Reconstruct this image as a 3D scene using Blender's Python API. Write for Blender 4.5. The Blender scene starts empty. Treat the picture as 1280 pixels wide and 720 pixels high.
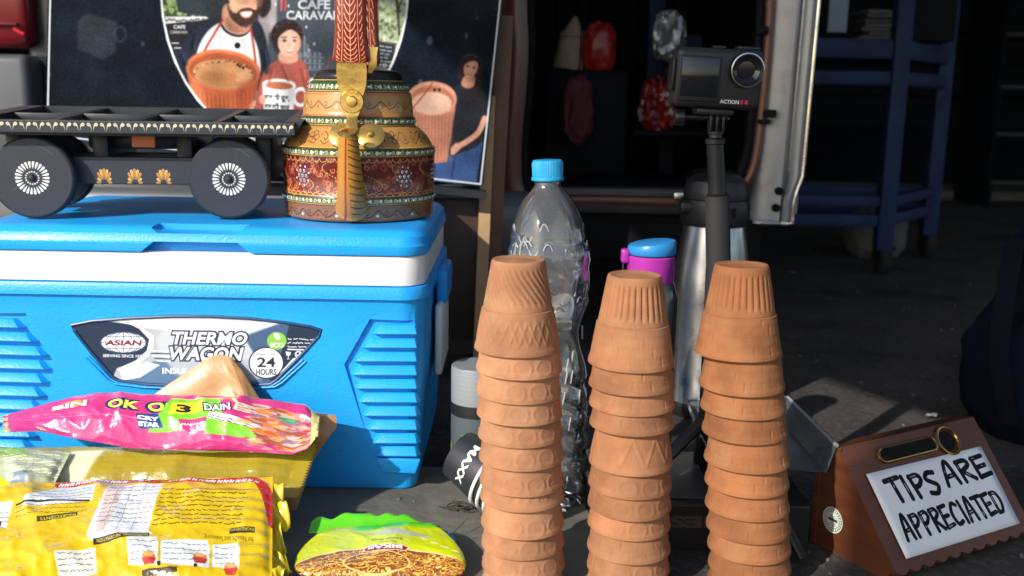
import bpy, bmesh, math, random
import numpy as np
from mathutils import Vector, Matrix, noise
PI = math.pi
scene = bpy.context.scene
C = scene.collection
random.seed(7)

# ------------------------------------------------------------------ camera
CAM_H, PITCH, ROLL, FPX = 0.45, math.radians(11.1), math.radians(1.0), 1229.0
cam_data = bpy.data.cameras.new('camera')
cam_data.sensor_width = 36.0
cam_data.lens = 36.0 * FPX / 1280.0
cam_data.clip_start, cam_data.clip_end = 0.02, 300.0
cam = bpy.data.objects.new('camera', cam_data)
C.objects.link(cam)
CAM_R = Matrix.Rotation(PI / 2 - PITCH, 3, 'X') @ Matrix.Rotation(ROLL, 3, 'Z')
cam.matrix_world = Matrix.Translation((0, 0, CAM_H)) @ CAM_R.to_4x4()
scene.camera = cam
cam_data.dof.use_dof = True
cam_data.dof.focus_distance = 1.0
cam_data.dof.aperture_fstop = 6.5

# ------------------------------------------------------------------ sky and sun
SUN_EL, SUN_AZ = math.radians(31), math.radians(41)      # azimuth: to the left of straight behind the camera
SUN_DIR = Vector((-math.sin(SUN_AZ) * math.cos(SUN_EL), -math.cos(SUN_AZ) * math.cos(SUN_EL), math.sin(SUN_EL)))
world = bpy.data.worlds.new('World')
scene.world = world
world.use_nodes = True
wn = world.node_tree.nodes
sky = wn.new('ShaderNodeTexSky')
sky.sky_type = 'NISHITA'
sky.sun_disc = False
sky.sun_elevation = SUN_EL
sky.sun_rotation = math.atan2(SUN_DIR.x, SUN_DIR.y)
sky.air_density, sky.dust_density = 1.0, 1.5
world.node_tree.links.new(sky.outputs[0], wn['Background'].inputs[0])
wn['Background'].inputs[1].default_value = 0.15
sun_data = bpy.data.lights.new('sun', 'SUN')
sun_data.energy = 3.8
sun_data.angle = math.radians(0.5)
sun_data.color = (1.0, 0.95, 0.87)
sun = bpy.data.objects.new('sun', sun_data)
sun.rotation_euler = SUN_DIR.to_track_quat('Z', 'Y').to_euler()
C.objects.link(sun)
scene.view_settings.view_transform = 'Standard'
scene.view_settings.look = 'None'
scene.view_settings.exposure = 0.38
scene.view_settings.gamma = 1.0


def ray(px, py):
    return CAM_R @ Vector(((px - 640) / FPX, (360 - py) / FPX, -1))


def at(px, py, Y):
    """A point of the place that lies on the sight line of a photo pixel at distance Y."""
    d = ray(px, py)
    return Vector((0, 0, CAM_H)) + d * (Y / d.y)


def atz(px, py, z=0.0):
    d = ray(px, py)
    return Vector((0, 0, CAM_H)) + d * ((z - CAM_H) / d.z)


def on_plane(px, py, p0, n):
    d = ray(px, py)
    o = Vector((0, 0, CAM_H))
    return o + d * ((p0 - o).dot(n) / d.dot(n))


# ------------------------------------------------------------------ mesh helpers
class MB:
    def __init__(self):
        self.v, self.f, self.uv = [], [], []

    def add(self, vs, fs, mtx=None, uv=None):
        b = len(self.v)
        self.v += [tuple(mtx @ Vector(p)) if mtx else tuple(p) for p in vs]
        self.f += [tuple(i + b for i in f) for f in fs]
        self.uv += list(uv) if uv else [(0, 0)] * len(vs)
        return self

    def box(self, c, s, bev=0.0, seg=2, mtx=None):
        x, y, z = s[0] / 2, s[1] / 2, s[2] / 2
        bm = bmesh.new()
        bmesh.ops.create_cube(bm, size=1.0)
        for v in bm.verts:
            v.co = Vector((v.co.x * s[0], v.co.y * s[1], v.co.z * s[2]))
        if bev > 0:
            bmesh.ops.bevel(bm, geom=list(bm.edges), offset=min(bev, 0.49 * min(s)), segments=seg, profile=0.5, affect='EDGES')
        for v in bm.verts:
            v.co += Vector(c)
        self.bm(bm, mtx)
        return self

    def bm(self, bm, mtx=None):
        bm.verts.index_update()
        self.add([v.co.copy() for v in bm.verts], [[v.index for v in f.verts] for f in bm.faces], mtx)
        bm.free()

    def lathe(self, prof, seg=48, mtx=None, rfun=None, closed=False, vmap=None):
        """prof: list of (r, z); revolves round Z. UV: u round, v by vmap(z) or row."""
        vs, fs, uv = [], [], []
        n = len(prof)
        for i, (r, z) in enumerate(prof):
            for k in range(seg + 1):
                a = 2 * PI * k / seg
                rr = rfun(r, z, a, i) if rfun else r
                vs.append((rr * math.sin(a), -rr * math.cos(a), z))
                uv.append((k / seg, vmap(z) if vmap else i / max(1, n - 1)))
        for i in range(n - 1):
            for k in range(seg):
                a = i * (seg + 1) + k
                fs.append((a, a + 1, a + seg + 2, a + seg + 1))
        return self.add(vs, fs, mtx, uv)

    def tube(self, pts, r, seg=10, cap=True, flat=None, mtx=None):
        pts = [Vector(p) for p in pts]
        n = len(pts)
        rs = r if isinstance(r, (list, tuple)) else [r] * n
        vs, fs = [], []
        up = None
        for i, p in enumerate(pts):
            t = (pts[min(i + 1, n - 1)] - pts[max(i - 1, 0)]).normalized()
            if up is None:
                up = Vector((0, 0, 1)) if abs(t.z) < 0.9 else Vector((0, 1, 0))
                if flat is not None:
                    up = Vector(flat)
            s = t.cross(up).normalized()
            up = s.cross(t).normalized()
            for k in range(seg):
                a = 2 * PI * k / seg + (PI / 4 if seg == 4 else 0)
                q = rs[i] if isinstance(rs[i], (tuple, list)) else (rs[i], rs[i])
                vs.append(p + s * math.cos(a) * q[0] + up * math.sin(a) * q[1])
        for i in range(n - 1):
            for k in range(seg):
                a, b = i * seg + k, i * seg + (k + 1) % seg
                fs.append((a, b, b + seg, a + seg))
        if cap:
            fs.append(tuple(range(seg - 1, -1, -1)))
            fs.append(tuple((n - 1) * seg + k for k in range(seg)))
        return self.add(vs, fs, mtx)

    def prism(self, poly, d, mtx=None, uvf=None):
        """poly: 3D points of a planar outline; d: extrusion vector."""
        poly = [Vector(p) for p in poly]
        d = Vector(d)
        n = len(poly)
        vs = poly + [p + d for p in poly]
        fs = [tuple(range(n - 1, -1, -1)), tuple(range(n, 2 * n))]
        fs += [(i, (i + 1) % n, n + (i + 1) % n, n + i) for i in range(n)]
        uv = [uvf(p) for p in poly] * 2 if uvf else None
        return self.add(vs, fs, mtx, uv)

    def grid(self, fn, nu, nv, uvf=None, mtx=None):
        vs, fs, uv = [], [], []
        for j in range(nv + 1):
            for i in range(nu + 1):
                u, v = i / nu, j / nv
                vs.append(fn(u, v))
                uv.append(uvf(u, v) if uvf else (u, v))
        for j in range(nv):
            for i in range(nu):
                a = j * (nu + 1) + i
                fs.append((a, a + 1, a + nu + 2, a + nu + 1))
        return self.add(vs, fs, mtx, uv)

    def mesh(self, name, mat, smooth=35, weld=True):
        me = bpy.data.meshes.new(name)
        me.from_pydata([tuple(v) for v in self.v], [], self.f)
        uvl = me.uv_layers.new(name='UVMap')
        li = np.zeros(len(me.loops), dtype=np.int32)
        me.loops.foreach_get('vertex_index', li)
        uvl.data.foreach_set('uv', np.array(self.uv, dtype=np.float32)[li].ravel())
        bm = bmesh.new()
        bm.from_mesh(me)
        if weld:
            bmesh.ops.remove_doubles(bm, verts=list(bm.verts), dist=1e-6)
        bmesh.ops.recalc_face_normals(bm, faces=list(bm.faces))
        bm.to_mesh(me)
        bm.free()
        if smooth:
            me.polygons.foreach_set('use_smooth', [True] * len(me.polygons))
            me.set_sharp_from_angle(angle=math.radians(smooth))
        if mat:
            me.materials.append(mat)
        me.update()
        return me

    def build(self, name, mat, parent=None, smooth=35, weld=True):
        """Link as one object. With a parent that sits at a place, the shape is given in world coordinates when the
        parent has the property at_world, else in the parent's own coordinates."""
        if parent is not None:
            off = world_offset.get(parent.name)
            if off is not None:
                self.v = [tuple(Vector(p) - off) for p in self.v]
        me = self.mesh(name, mat, smooth, weld)
        o = bpy.data.objects.new(name, me)
        C.objects.link(o)
        if parent is not None:
            o.parent = parent
            if parent.name in world_offset:
                world_offset[o.name] = world_offset[parent.name]
        return o


world_offset = {}


def tag(o, label, cat, group=None):
    o['label'] = label
    o['category'] = cat
    if group:
        o['group'] = group
    return o


def thing(name, label, cat, loc=(0, 0, 0), rot=(0, 0, 0), group=None, world=False):
    o = bpy.data.objects.new(name, None)
    o.empty_display_size = 0.02
    C.objects.link(o)
    o.location = loc
    o.rotation_euler = rot
    tag(o, label, cat, group)
    if world:
        world_offset[o.name] = Vector(loc)
    return o


def single(name, mb, mat, label, cat, base, group=None, smooth=35):
    """A thing that is one mesh, given in world coordinates, with its origin at its base."""
    b = Vector(base)
    mb.v = [tuple(Vector(p) - b) for p in mb.v]
    o = mb.build(name, mat, None, smooth)
    o.location = b
    return tag(o, label, cat, group)


def structure(o):
    o['kind'] = 'structure'
    return o


def boolean(me, cutters):
    """Cut meshes out of a mesh (exact solver) and hand back the result."""
    o = bpy.data.objects.new('work', me)
    C.objects.link(o)
    cs = []
    for c in cutters:
        co = bpy.data.objects.new('cut', c)
        C.objects.link(co)
        m = o.modifiers.new('b', 'BOOLEAN')
        m.operation = 'DIFFERENCE'
        m.object = co
        m.solver = 'EXACT'
        cs.append(co)
    dg = bpy.context.evaluated_depsgraph_get()
    dg.update()
    new = bpy.data.meshes.new_from_object(o.evaluated_get(dg))
    for x in cs + [o]:
        bpy.data.objects.remove(x)
    new.polygons.foreach_set('use_smooth', [True] * len(new.polygons))
    new.set_sharp_from_angle(angle=math.radians(35))
    return new


def link_mesh(name, me, mat, parent):
    off = world_offset.get(parent.name)
    if off is not None:
        me.transform(Matrix.Translation(-off))
    me.materials.clear()
    me.materials.append(mat)
    o = bpy.data.objects.new(name, me)
    C.objects.link(o)
    o.parent = parent
    if off is not None:
        world_offset[o.name] = off
    return o


def catmull(pts, n=8, closed=False):
    P = [Vector(p) for p in pts]
    m = len(P)
    out = []
    rng = range(m) if closed else range(m - 1)
    for i in rng:
        p0 = P[(i - 1) % m] if closed or i > 0 else P[0]
        p1, p2 = P[i], P[(i + 1) % m]
        p3 = P[(i + 2) % m] if closed or i + 2 < m else P[-1]
        for k in range(n):
            t = k / n
            out.append(0.5 * ((2 * p1) + (p2 - p0) * t + (2 * p0 - 5 * p1 + 4 * p2 - p3) * t * t + (3 * p1 - p0 - 3 * p2 + p3) * t ** 3))
    if not closed:
        out.append(P[-1])
    return out


# ------------------------------------------------------------------ materials
def mat(name, col, rough=0.5, metal=0.0, var=0.0, vscale=30.0, bump=0.0, bscale=200.0, spec=0.5, coat=0.0,
        dirt=None, dscale=12.0, damt=0.5, trans=0.0, img=None, rvar=0.0, objvar=0.0, detail=4.0, bdist=0.001, alpha=1.0):
    m = bpy.data.materials.new(name)
    m.use_nodes = True
    nt = m.node_tree
    N, L = nt.nodes, nt.links
    b = N['Principled BSDF']
    b.inputs['Roughness'].default_value = rough
    b.inputs['Metallic'].default_value = metal
    b.inputs['Specular IOR Level'].default_value = spec
    b.inputs['Coat Weight'].default_value = coat
    b.inputs['Coat Roughness'].default_value = 0.12
    b.inputs['Transmission Weight'].default_value = trans
    tc = N.new('ShaderNodeTexCoord')
    if img is not None:
        ti = N.new('ShaderNodeTexImage')
        ti.image = img
        ti.extension = 'EXTEND'
        L.new(tc.outputs['UV'], ti.inputs['Vector'])
        cur = ti.outputs['Color']
    else:
        rgb = N.new('ShaderNodeRGB')
        rgb.outputs[0].default_value = (*col, 1)
        cur = rgb.outputs[0]
    if var > 0:
        nz = N.new('ShaderNodeTexNoise')
        nz.inputs['Scale'].default_value = vscale
        nz.inputs['Detail'].default_value = detail
        L.new(tc.outputs['Object'], nz.inputs['Vector'])
        mr = N.new('ShaderNodeMapRange')
        mr.inputs['From Min'].default_value = 0.25
        mr.inputs['From Max'].default_value = 0.75
        mr.inputs['To Min'].default_value = 1 - var
        mr.inputs['To Max'].default_value = 1 + var
        L.new(nz.outputs['Fac'], mr.inputs['Value'])
        hs = N.new('ShaderNodeHueSaturation')
        L.new(mr.outputs[0], hs.inputs['Value'])
        L.new(cur, hs.inputs['Color'])
        cur = hs.outputs[0]
    if objvar > 0:
        oi = N.new('ShaderNodeObjectInfo')
        mr = N.new('ShaderNodeMapRange')
        mr.inputs['To Min'].default_value = 1 - objvar
        mr.inputs['To Max'].default_value = 1 + objvar
        L.new(oi.outputs['Random'], mr.inputs['Value'])
        hs = N.new('ShaderNodeHueSaturation')
        L.new(mr.outputs[0], hs.inputs['Value'])
        L.new(cur, hs.inputs['Color'])
        cur = hs.outputs[0]
    if dirt is not None:
        nz = N.new('ShaderNodeTexNoise')
        nz.inputs['Scale'].default_value = dscale
        nz.inputs['Detail'].default_value = 8
        nz.inputs['Roughness'].default_value = 0.65
        L.new(tc.outputs['Object'], nz.inputs['Vector'])
        mr = N.new('ShaderNodeMapRange')
        mr.inputs['From Min'].default_value = 0.5
        mr.inputs['From Max'].default_value = 0.72
        mr.inputs['To Max'].default_value = damt
        L.new(nz.outputs['Fac'], mr.inputs['Value'])
        mx = N.new('ShaderNodeMix')
        mx.data_type = 'RGBA'
        L.new(mr.outputs[0], mx.inputs['Factor'])
        L.new(cur, mx.inputs['A'])
        mx.inputs['B'].default_value = (*dirt, 1)
        cur = mx.outputs['Result']
    L.new(cur, b.inputs['Base Color'])
    if rvar > 0:
        nz = N.new('ShaderNodeTexNoise')
        nz.inputs['Scale'].default_value = vscale * 0.6
        nz.inputs['Detail'].default_value = 6
        L.new(tc.outputs['Object'], nz.inputs['Vector'])
        mr = N.new('ShaderNodeMapRange')
        mr.inputs['From Min'].default_value = 0.3
        mr.inputs['From Max'].default_value = 0.7
        mr.inputs['To Min'].default_value = max(0.02, rough - rvar)
        mr.inputs['To Max'].default_value = min(1, rough + rvar)
        L.new(nz.outputs['Fac'], mr.inputs['Value'])
        L.new(mr.outputs[0], b.inputs['Roughness'])
    if bump > 0:
        nz = N.new('ShaderNodeTexNoise')
        nz.inputs['Scale'].default_value = bscale
        nz.inputs['Detail'].default_value = 3
        L.new(tc.outputs['Object'], nz.inputs['Vector'])
        bp = N.new('ShaderNodeBump')
        bp.inputs['Strength'].default_value = bump
        bp.inputs['Distance'].default_value = bdist
        L.new(nz.outputs['Fac'], bp.inputs['Height'])
        L.new(bp.outputs[0], b.inputs['Normal'])
    return m


def clear_plastic(name, tint=(1, 1, 1), milk=0.06, bump=0.0, bscale=60.0, rough=0.04, gloss=1.0):
    """Thin clear plastic: sees through, mirrors at grazing angles, a trace of white haze."""
    m = bpy.data.materials.new(name)
    m.use_nodes = True
    nt = m.node_tree
    N, L = nt.nodes, nt.links
    N.remove(N['Principled BSDF'])
    out = N['Material Output']
    tr = N.new('ShaderNodeBsdfTransparent')
    tr.inputs[0].default_value = (*tint, 1)
    gl = N.new('ShaderNodeBsdfGlossy')
    gl.inputs['Roughness'].default_value = rough
    df = N.new('ShaderNodeBsdfDiffuse')
    df.inputs[0].default_value = (0.8, 0.82, 0.85, 1)
    fr = N.new('ShaderNodeFresnel')
    fr.inputs['IOR'].default_value = 1.5
    ml = N.new('ShaderNodeMath')
    ml.operation = 'MULTIPLY'
    ml.inputs[1].default_value = gloss
    L.new(fr.outputs[0], ml.inputs[0])
    m1 = N.new('ShaderNodeMixShader')
    m1.inputs[0].default_value = milk
    L.new(tr.outputs[0], m1.inputs[1])
    L.new(df.outputs[0], m1.inputs[2])
    m2 = N.new('ShaderNodeMixShader')
    L.new(ml.outputs[0], m2.inputs[0])
    L.new(m1.outputs[0], m2.inputs[1])
    L.new(gl.outputs[0], m2.inputs[2])
    L.new(m2.outputs[0], out.inputs[0])
    if bump > 0:
        tc = N.new('ShaderNodeTexCoord')
        nz = N.new('ShaderNodeTexNoise')
        nz.inputs['Scale'].default_value = bscale
        nz.inputs['Detail'].default_value = 3
        L.new(tc.outputs['Object'], nz.inputs['Vector'])
        bp = N.new('ShaderNodeBump')
        bp.inputs['Strength'].default_value = bump
        bp.inputs['Distance'].default_value = 0.004
        L.new(nz.outputs['Fac'], bp.inputs['Height'])
        for n in (gl, fr, df):
            L.new(bp.outputs[0], n.inputs['Normal'])
    return m


# ------------------------------------------------------------------ flat print: small rasteriser in numpy
GLYPHS = {}


def text_tris(s, bold=0.0):
    key = (s, bold)
    if key not in GLYPHS:
        cu = bpy.data.curves.new('lettering', 'FONT')
        cu.body = s
        cu.size = 1.0
        cu.offset = bold
        cu.resolution_u = 4
        o = bpy.data.objects.new('lettering', cu)
        C.objects.link(o)
        dg = bpy.context.evaluated_depsgraph_get()
        ev = o.evaluated_get(dg)
        me = ev.to_mesh()
        me.calc_loop_triangles()
        co = np.array([v.co[:2] for v in me.vertices]) if len(me.vertices) else np.zeros((0, 2))
        tr = np.array([t.vertices[:] for t in me.loop_triangles], dtype=int)
        ev.to_mesh_clear()
        bpy.data.objects.remove(o)
        bpy.data.curves.remove(cu)
        GLYPHS[key] = (co, tr)
    return GLYPHS[key]


def fit(src, dst):
    """Affine map from 3+ source points to target points."""
    A = np.array([[x, y, 1] for x, y in src], float)
    M, *_ = np.linalg.lstsq(A, np.array(dst, float), rcond=None)
    return M


class Canvas:
    def __init__(self, w, h, bg, M=None):
        self.w, self.h = w, h
        self.a = np.ones((h, w, 3), np.float32) * (np.array(bg, np.float32) / 255)
        self.M = M
        self.rng = np.random.default_rng(3)

    def T(self, pts):
        p = np.array(pts, float).reshape(-1, 2)
        return p if self.M is None else np.c_[p, np.ones(len(p))] @ self.M

    def scale(self):
        return 1.0 if self.M is None else math.sqrt(abs(np.linalg.det(self.M[:2])))

    def put(self, mask, x0, y0, col, alpha):
        h, w = mask.shape
        r = self.a[y0:y0 + h, x0:x0 + w]
        k = (mask * alpha)[..., None]
        if callable(col):
            yy, xx = np.mgrid[y0:y0 + h, x0:x0 + w]
            c = np.asarray(col(xx, yy), np.float32)
        else:
            c = np.array(col, np.float32) / 255
        self.a[y0:y0 + h, x0:x0 + w] = r * (1 - k) + c * k

    def poly(self, pts, col, alpha=1.0, soft=0.0, smooth=0, raw=False):
        if smooth:
            pts = [p[:2] for p in catmull([(x, y, 0) for x, y in pts], smooth, True)]
        p = np.array(pts, float) if raw else self.T(pts)
        pad = int(soft * 3) + 2
        x0, y0 = max(0, int(p[:, 0].min()) - pad), max(0, int(p[:, 1].min()) - pad)
        x1, y1 = min(self.w, int(p[:, 0].max()) + pad + 1), min(self.h, int(p[:, 1].max()) + pad + 1)
        if x1 <= x0 or y1 <= y0:
            return
        n = len(p)
        acc = np.zeros((y1 - y0, x1 - x0), np.float32)
        for sx, sy in ((0.25, 0.25), (0.75, 0.25), (0.25, 0.75), (0.75, 0.75)):
            yy = np.arange(y0, y1) + sy
            xx = np.arange(x0, x1) + sx
            ins = np.zeros((len(yy), len(xx)), bool)
            for i in range(n):
                ax, ay = p[i]
                bx, by = p[(i + 1) % n]
                if ay == by:
                    continue
                rows = (ay > yy) != (by > yy)
                if not rows.any():
                    continue
                xc = (bx - ax) * (yy[rows] - ay) / (by - ay) + ax
                ins[rows] ^= xx[None, :] < xc[:, None]
            acc += ins
        acc /= 4
        if soft > 0:
            acc = blur(acc, soft)
        self.put(acc, x0, y0, col, alpha)

    def ell(self, cx, cy, rx, ry, col, alpha=1.0, soft=0.0, rot=0.0):
        c, s = math.cos(rot), math.sin(rot)
        self.poly([(cx + rx * math.cos(t) * c - ry * math.sin(t) * s, cy + rx * math.cos(t) * s + ry * math.sin(t) * c)
                   for t in np.linspace(0, 2 * PI, 40, endpoint=False)], col, alpha, soft)

    def ring(self, cx, cy, rx, ry, w, col, alpha=1.0, rot=0.0, t0=0.0, t1=2 * PI):
        c, s = math.cos(rot), math.sin(rot)
        self.stroke([(cx + rx * math.cos(t) * c - ry * math.sin(t) * s, cy + rx * math.cos(t) * s + ry * math.sin(t) * c)
                     for t in np.linspace(t0, t1, 48)], w, col, alpha)

    def stroke(self, pts, w, col, alpha=1.0, smooth=0):
        if smooth:
            pts = [q[:2] for q in catmull([(x, y, 0) for x, y in pts], smooth)]
        p = self.T(pts)
        hw = w * self.scale() / 2
        pad = int(hw) + 2
        x0, y0 = max(0, int(p[:, 0].min()) - pad), max(0, int(p[:, 1].min()) - pad)
        x1, y1 = min(self.w, int(p[:, 0].max()) + pad + 1), min(self.h, int(p[:, 1].max()) + pad + 1)
        if x1 <= x0 or y1 <= y0:
            return
        yy, xx = np.mgrid[y0:y1, x0:x1] + 0.5
        d = np.full(xx.shape, 1e9, np.float32)
        for a, b in zip(p[:-1], p[1:]):
            ab = b - a
            l2 = max(1e-9, float(ab @ ab))
            t = np.clip(((xx - a[0]) * ab[0] + (yy - a[1]) * ab[1]) / l2, 0, 1)
            d = np.minimum(d, np.hypot(xx - a[0] - t * ab[0], yy - a[1] - t * ab[1]))
        self.put(np.clip(hw - d + 0.5, 0, 1), x0, y0, col, alpha)

    def text(self, s, x, y, h, col, rot=0.0, sx=1.0, shear=0.0, bold=0.0, alpha=1.0, width=None, align='l'):
        """Baseline start (x, y), capital height h, in canvas input units (y down)."""
        co, tr = text_tris(s, bold)
        if not len(tr):
            return
        k = h / 0.7
        q = co.copy()
        if width:
            sx = width / (k * (q[:, 0].max() - q[:, 0].min()))
        q[:, 0] += q[:, 1] * shear
        if align == 'c':
            q[:, 0] -= (q[:, 0].max() + q[:, 0].min()) / 2
        X, Y = q[:, 0] * k * sx, -q[:, 1] * k
        c, sn = math.cos(rot), math.sin(rot)
        p = self.T(np.c_[x + X * c - Y * sn, y + X * sn + Y * c])
        x0, y0 = max(0, int(p[:, 0].min()) - 2), max(0, int(p[:, 1].min()) - 2)
        x1, y1 = min(self.w, int(p[:, 0].max()) + 3), min(self.h, int(p[:, 1].max()) + 3)
        if x1 <= x0 or y1 <= y0:
            return
        S = 3
        acc = np.zeros(((y1 - y0) * S, (x1 - x0) * S), bool)
        for t in tr:
            a, b, c_ = ((p[i] - (x0, y0)) * S for i in t)
            mn, mx = np.floor(np.minimum(np.minimum(a, b), c_)).astype(int), np.ceil(np.maximum(np.maximum(a, b), c_)).astype(int)
            mn = np.maximum(mn, 0)
            mx = np.minimum(mx, (acc.shape[1], acc.shape[0]))
            if (mx <= mn).any():
                continue
            yy, xx = np.mgrid[mn[1]:mx[1], mn[0]:mx[0]] + 0.5
            d1 = (b[0] - a[0]) * (yy - a[1]) - (b[1] - a[1]) * (xx - a[0])
            d2 = (c_[0] - b[0]) * (yy - b[1]) - (c_[1] - b[1]) * (xx - b[0])
            d3 = (a[0] - c_[0]) * (yy - c_[1]) - (a[1] - c_[1]) * (xx - c_[0])
            acc[mn[1]:mx[1], mn[0]:mx[0]] |= ((d1 >= 0) & (d2 >= 0) & (d3 >= 0)) | ((d1 <= 0) & (d2 <= 0) & (d3 <= 0))
        m = acc.reshape(y1 - y0, S, x1 - x0, S).mean((1, 3)).astype(np.float32)
        self.put(m, x0, y0, col, alpha)

    def lines(self, x0, y0, x1, y1, n, col, h, rot=0.0, alpha=1.0, gap=0.25):
        """Rows of print too small to read: words as short dashes."""
        for i in range(n):
            y = y0 + (y1 - y0) * (i + 0.5) / n
            x = x0
            while x < x1 - h:
                w = min(x1 - x, h * self.rng.uniform(1.2, 4.5))
                c, s = math.cos(rot), math.sin(rot)
                pts = []
                k = max(3, int(w / h * 2))
                for q in range(k):
                    xx, yy = x + w * q / (k - 1), y + self.rng.uniform(-.32, .32) * h
                    pts.append((x0 + (xx - x0) * c - (yy - y0) * s, y0 + (xx - x0) * s + (yy - y0) * c))
                self.stroke(pts, h * 0.38, col, alpha)
                x += w + h * 0.9

    def grain(self, amt, size=1):
        n = self.rng.normal(0, amt, (self.h // size + 1, self.w // size + 1, 1)).astype(np.float32)
        n = np.repeat(np.repeat(n, size, 0), size, 1)[:self.h, :self.w]
        self.a = np.clip(self.a + n, 0, 1)

    def image(self, name):
        im = bpy.data.images.new(name, self.w, self.h)
        px = np.ones((self.h, self.w, 4), np.float32)
        px[..., :3] = np.clip(self.a, 0, 1)[::-1]
        im.pixels.foreach_set(px.ravel())
        im.update()
        im.pack()
        return im


def blur(m, r):
    k = max(1, int(r))
    for ax in (0, 1):
        for _ in range(2):
            p = np.pad(m, [(k, k) if a == ax else (0, 0) for a in (0, 1)], mode='edge')
            c = np.cumsum(np.insert(p, 0, 0, axis=ax), axis=ax)
            n = 2 * k + 1
            m = (np.take(c, range(n, c.shape[ax]), ax) - np.take(c, range(0, c.shape[ax] - n), ax)) / n
    return m.astype(np.float32)


# ================================================================== SETTING
def asphalt():
    m = mat('asphalt', (0.055, 0.046, 0.042), rough=0.95, spec=.25, var=0.35, vscale=9, bump=0.9, bscale=260, bdist=0.002,
            dirt=(0.075, 0.068, 0.062), dscale=3.5, damt=0.55)
    nt = m.node_tree
    N, L = nt.nodes, nt.links
    b = N['Principled BSDF']
    tc = N.new('ShaderNodeTexCoord')
    # pale stone chips in the binder
    vo = N.new('ShaderNodeTexVoronoi')
    vo.inputs['Scale'].default_value = 170
    L.new(tc.outputs['Object'], vo.inputs['Vector'])
    lt = N.new('ShaderNodeMapRange')
    lt.inputs['From Min'].default_value = 0.55
    lt.inputs['From Max'].default_value = 1.0
    lt.inputs['To Max'].default_value = 0.75
    sp = N.new('ShaderNodeSeparateColor')
    L.new(vo.outputs['Color'], sp.inputs[0])
    L.new(sp.outputs[0], lt.inputs['Value'])
    old = b.inputs['Base Color'].links[0].from_socket
    mx = N.new('ShaderNodeMix')
    mx.data_type = 'RGBA'
    L.new(lt.outputs[0], mx.inputs['Factor'])
    L.new(old, mx.inputs['A'])
    mx.inputs['B'].default_value = (0.095, 0.088, 0.08, 1)
    # dark cracks and oil-dark patches
    nz = N.new('ShaderNodeTexNoise')
    nz.inputs['Scale'].default_value = 5.0
    nz.inputs['Detail'].default_value = 9
    L.new(tc.outputs['Object'], nz.inputs['Vector'])
    cr = N.new('ShaderNodeMapRange')
    cr.inputs['From Min'].default_value = 0.30
    cr.inputs['From Max'].default_value = 0.48
    L.new(nz.outputs['Fac'], cr.inputs['Value'])
    m3 = N.new('ShaderNodeMix')
    m3.data_type = 'RGBA'
    L.new(cr.outputs[0], m3.inputs['Factor'])
    m3.inputs['A'].default_value = (0.022, 0.020, 0.019, 1)
    L.new(mx.outputs['Result'], m3.inputs['B'])
    L.new(m3.outputs['Result'], b.inputs['Base Color'])
    return m


g = MB()
g.grid(lambda u, v: (-40 + 80 * u, -30 + 80 * v, 0), 40, 40)
ground = structure(g.build('ground', asphalt()))

# raised slab of pale concrete along the foot of the far wall
kerb = MB().box((3.5, 5.3, 0.02), (11.0, 1.3, 0.05), 0.01)
structure(kerb.build('pavement', mat('pavement_concrete', (0.11, 0.105, 0.10), 0.9, var=0.3, vscale=5, bump=0.6, bscale=90)))

# added unseen sheet overhead, outlined to shade only the right of the pitch
def up_sun(x, y, z, h=1.7):
    q = Vector((x, y, z)) + SUN_DIR * ((h - z) / SUN_DIR.z)
    return (q.x, q.y, h)


e0, e1, e2, e3 = up_sun(.292, .845, -.14), up_sun(.276, .868, .345), up_sun(.062, 1.05, .41), up_sun(-.10, 1.20, .50)
aw = MB().prism([e0, e1, e2, e3, (e3[0] - .05, 1.9, 1.7), (6, 1.9, 1.7), (6, e0[1], 1.7)], (0, 0, .01))
M_shade_sheet = mat('shade_sheet_mat', (0.50, 0.55, 0.62), 0.9, var=0.1, bump=0.3, bscale=300)
an = M_shade_sheet.node_tree
tl_ = an.nodes.new('ShaderNodeBsdfTranslucent')
tl_.inputs[0].default_value = (.62, .70, .80, 1)
ms_ = an.nodes.new('ShaderNodeMixShader')
an.links.new(an.nodes['Principled BSDF'].outputs[0], ms_.inputs[1])
an.links.new(tl_.outputs[0], ms_.inputs[2])
an.links.new(ms_.outputs[0], an.nodes['Material Output'].inputs[0])
structure(aw.build('shade_sheet', M_shade_sheet))

# added dark slab, out of view, that keeps light off the background
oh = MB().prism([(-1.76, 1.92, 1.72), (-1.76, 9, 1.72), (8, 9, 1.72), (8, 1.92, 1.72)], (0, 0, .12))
structure(oh.build('shade_slab', mat('shade_slab_mat', (0.02, 0.022, 0.028), 0.95, var=0.1, spec=.05)))

# dark shop front far behind
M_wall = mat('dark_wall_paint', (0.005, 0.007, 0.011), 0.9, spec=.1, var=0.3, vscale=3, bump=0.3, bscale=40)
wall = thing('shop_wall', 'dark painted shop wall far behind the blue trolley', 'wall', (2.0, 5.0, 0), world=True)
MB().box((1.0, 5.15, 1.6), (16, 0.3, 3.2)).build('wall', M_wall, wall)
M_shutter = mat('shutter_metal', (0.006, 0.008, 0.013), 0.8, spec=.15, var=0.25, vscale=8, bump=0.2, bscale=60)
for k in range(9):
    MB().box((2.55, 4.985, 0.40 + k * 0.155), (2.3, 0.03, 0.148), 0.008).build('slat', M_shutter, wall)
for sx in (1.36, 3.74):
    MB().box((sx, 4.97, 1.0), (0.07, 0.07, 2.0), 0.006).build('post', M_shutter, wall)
M_crate = mat('dark_goods', (0.05, 0.05, 0.055), 0.6, var=0.4, vscale=6)
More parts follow.
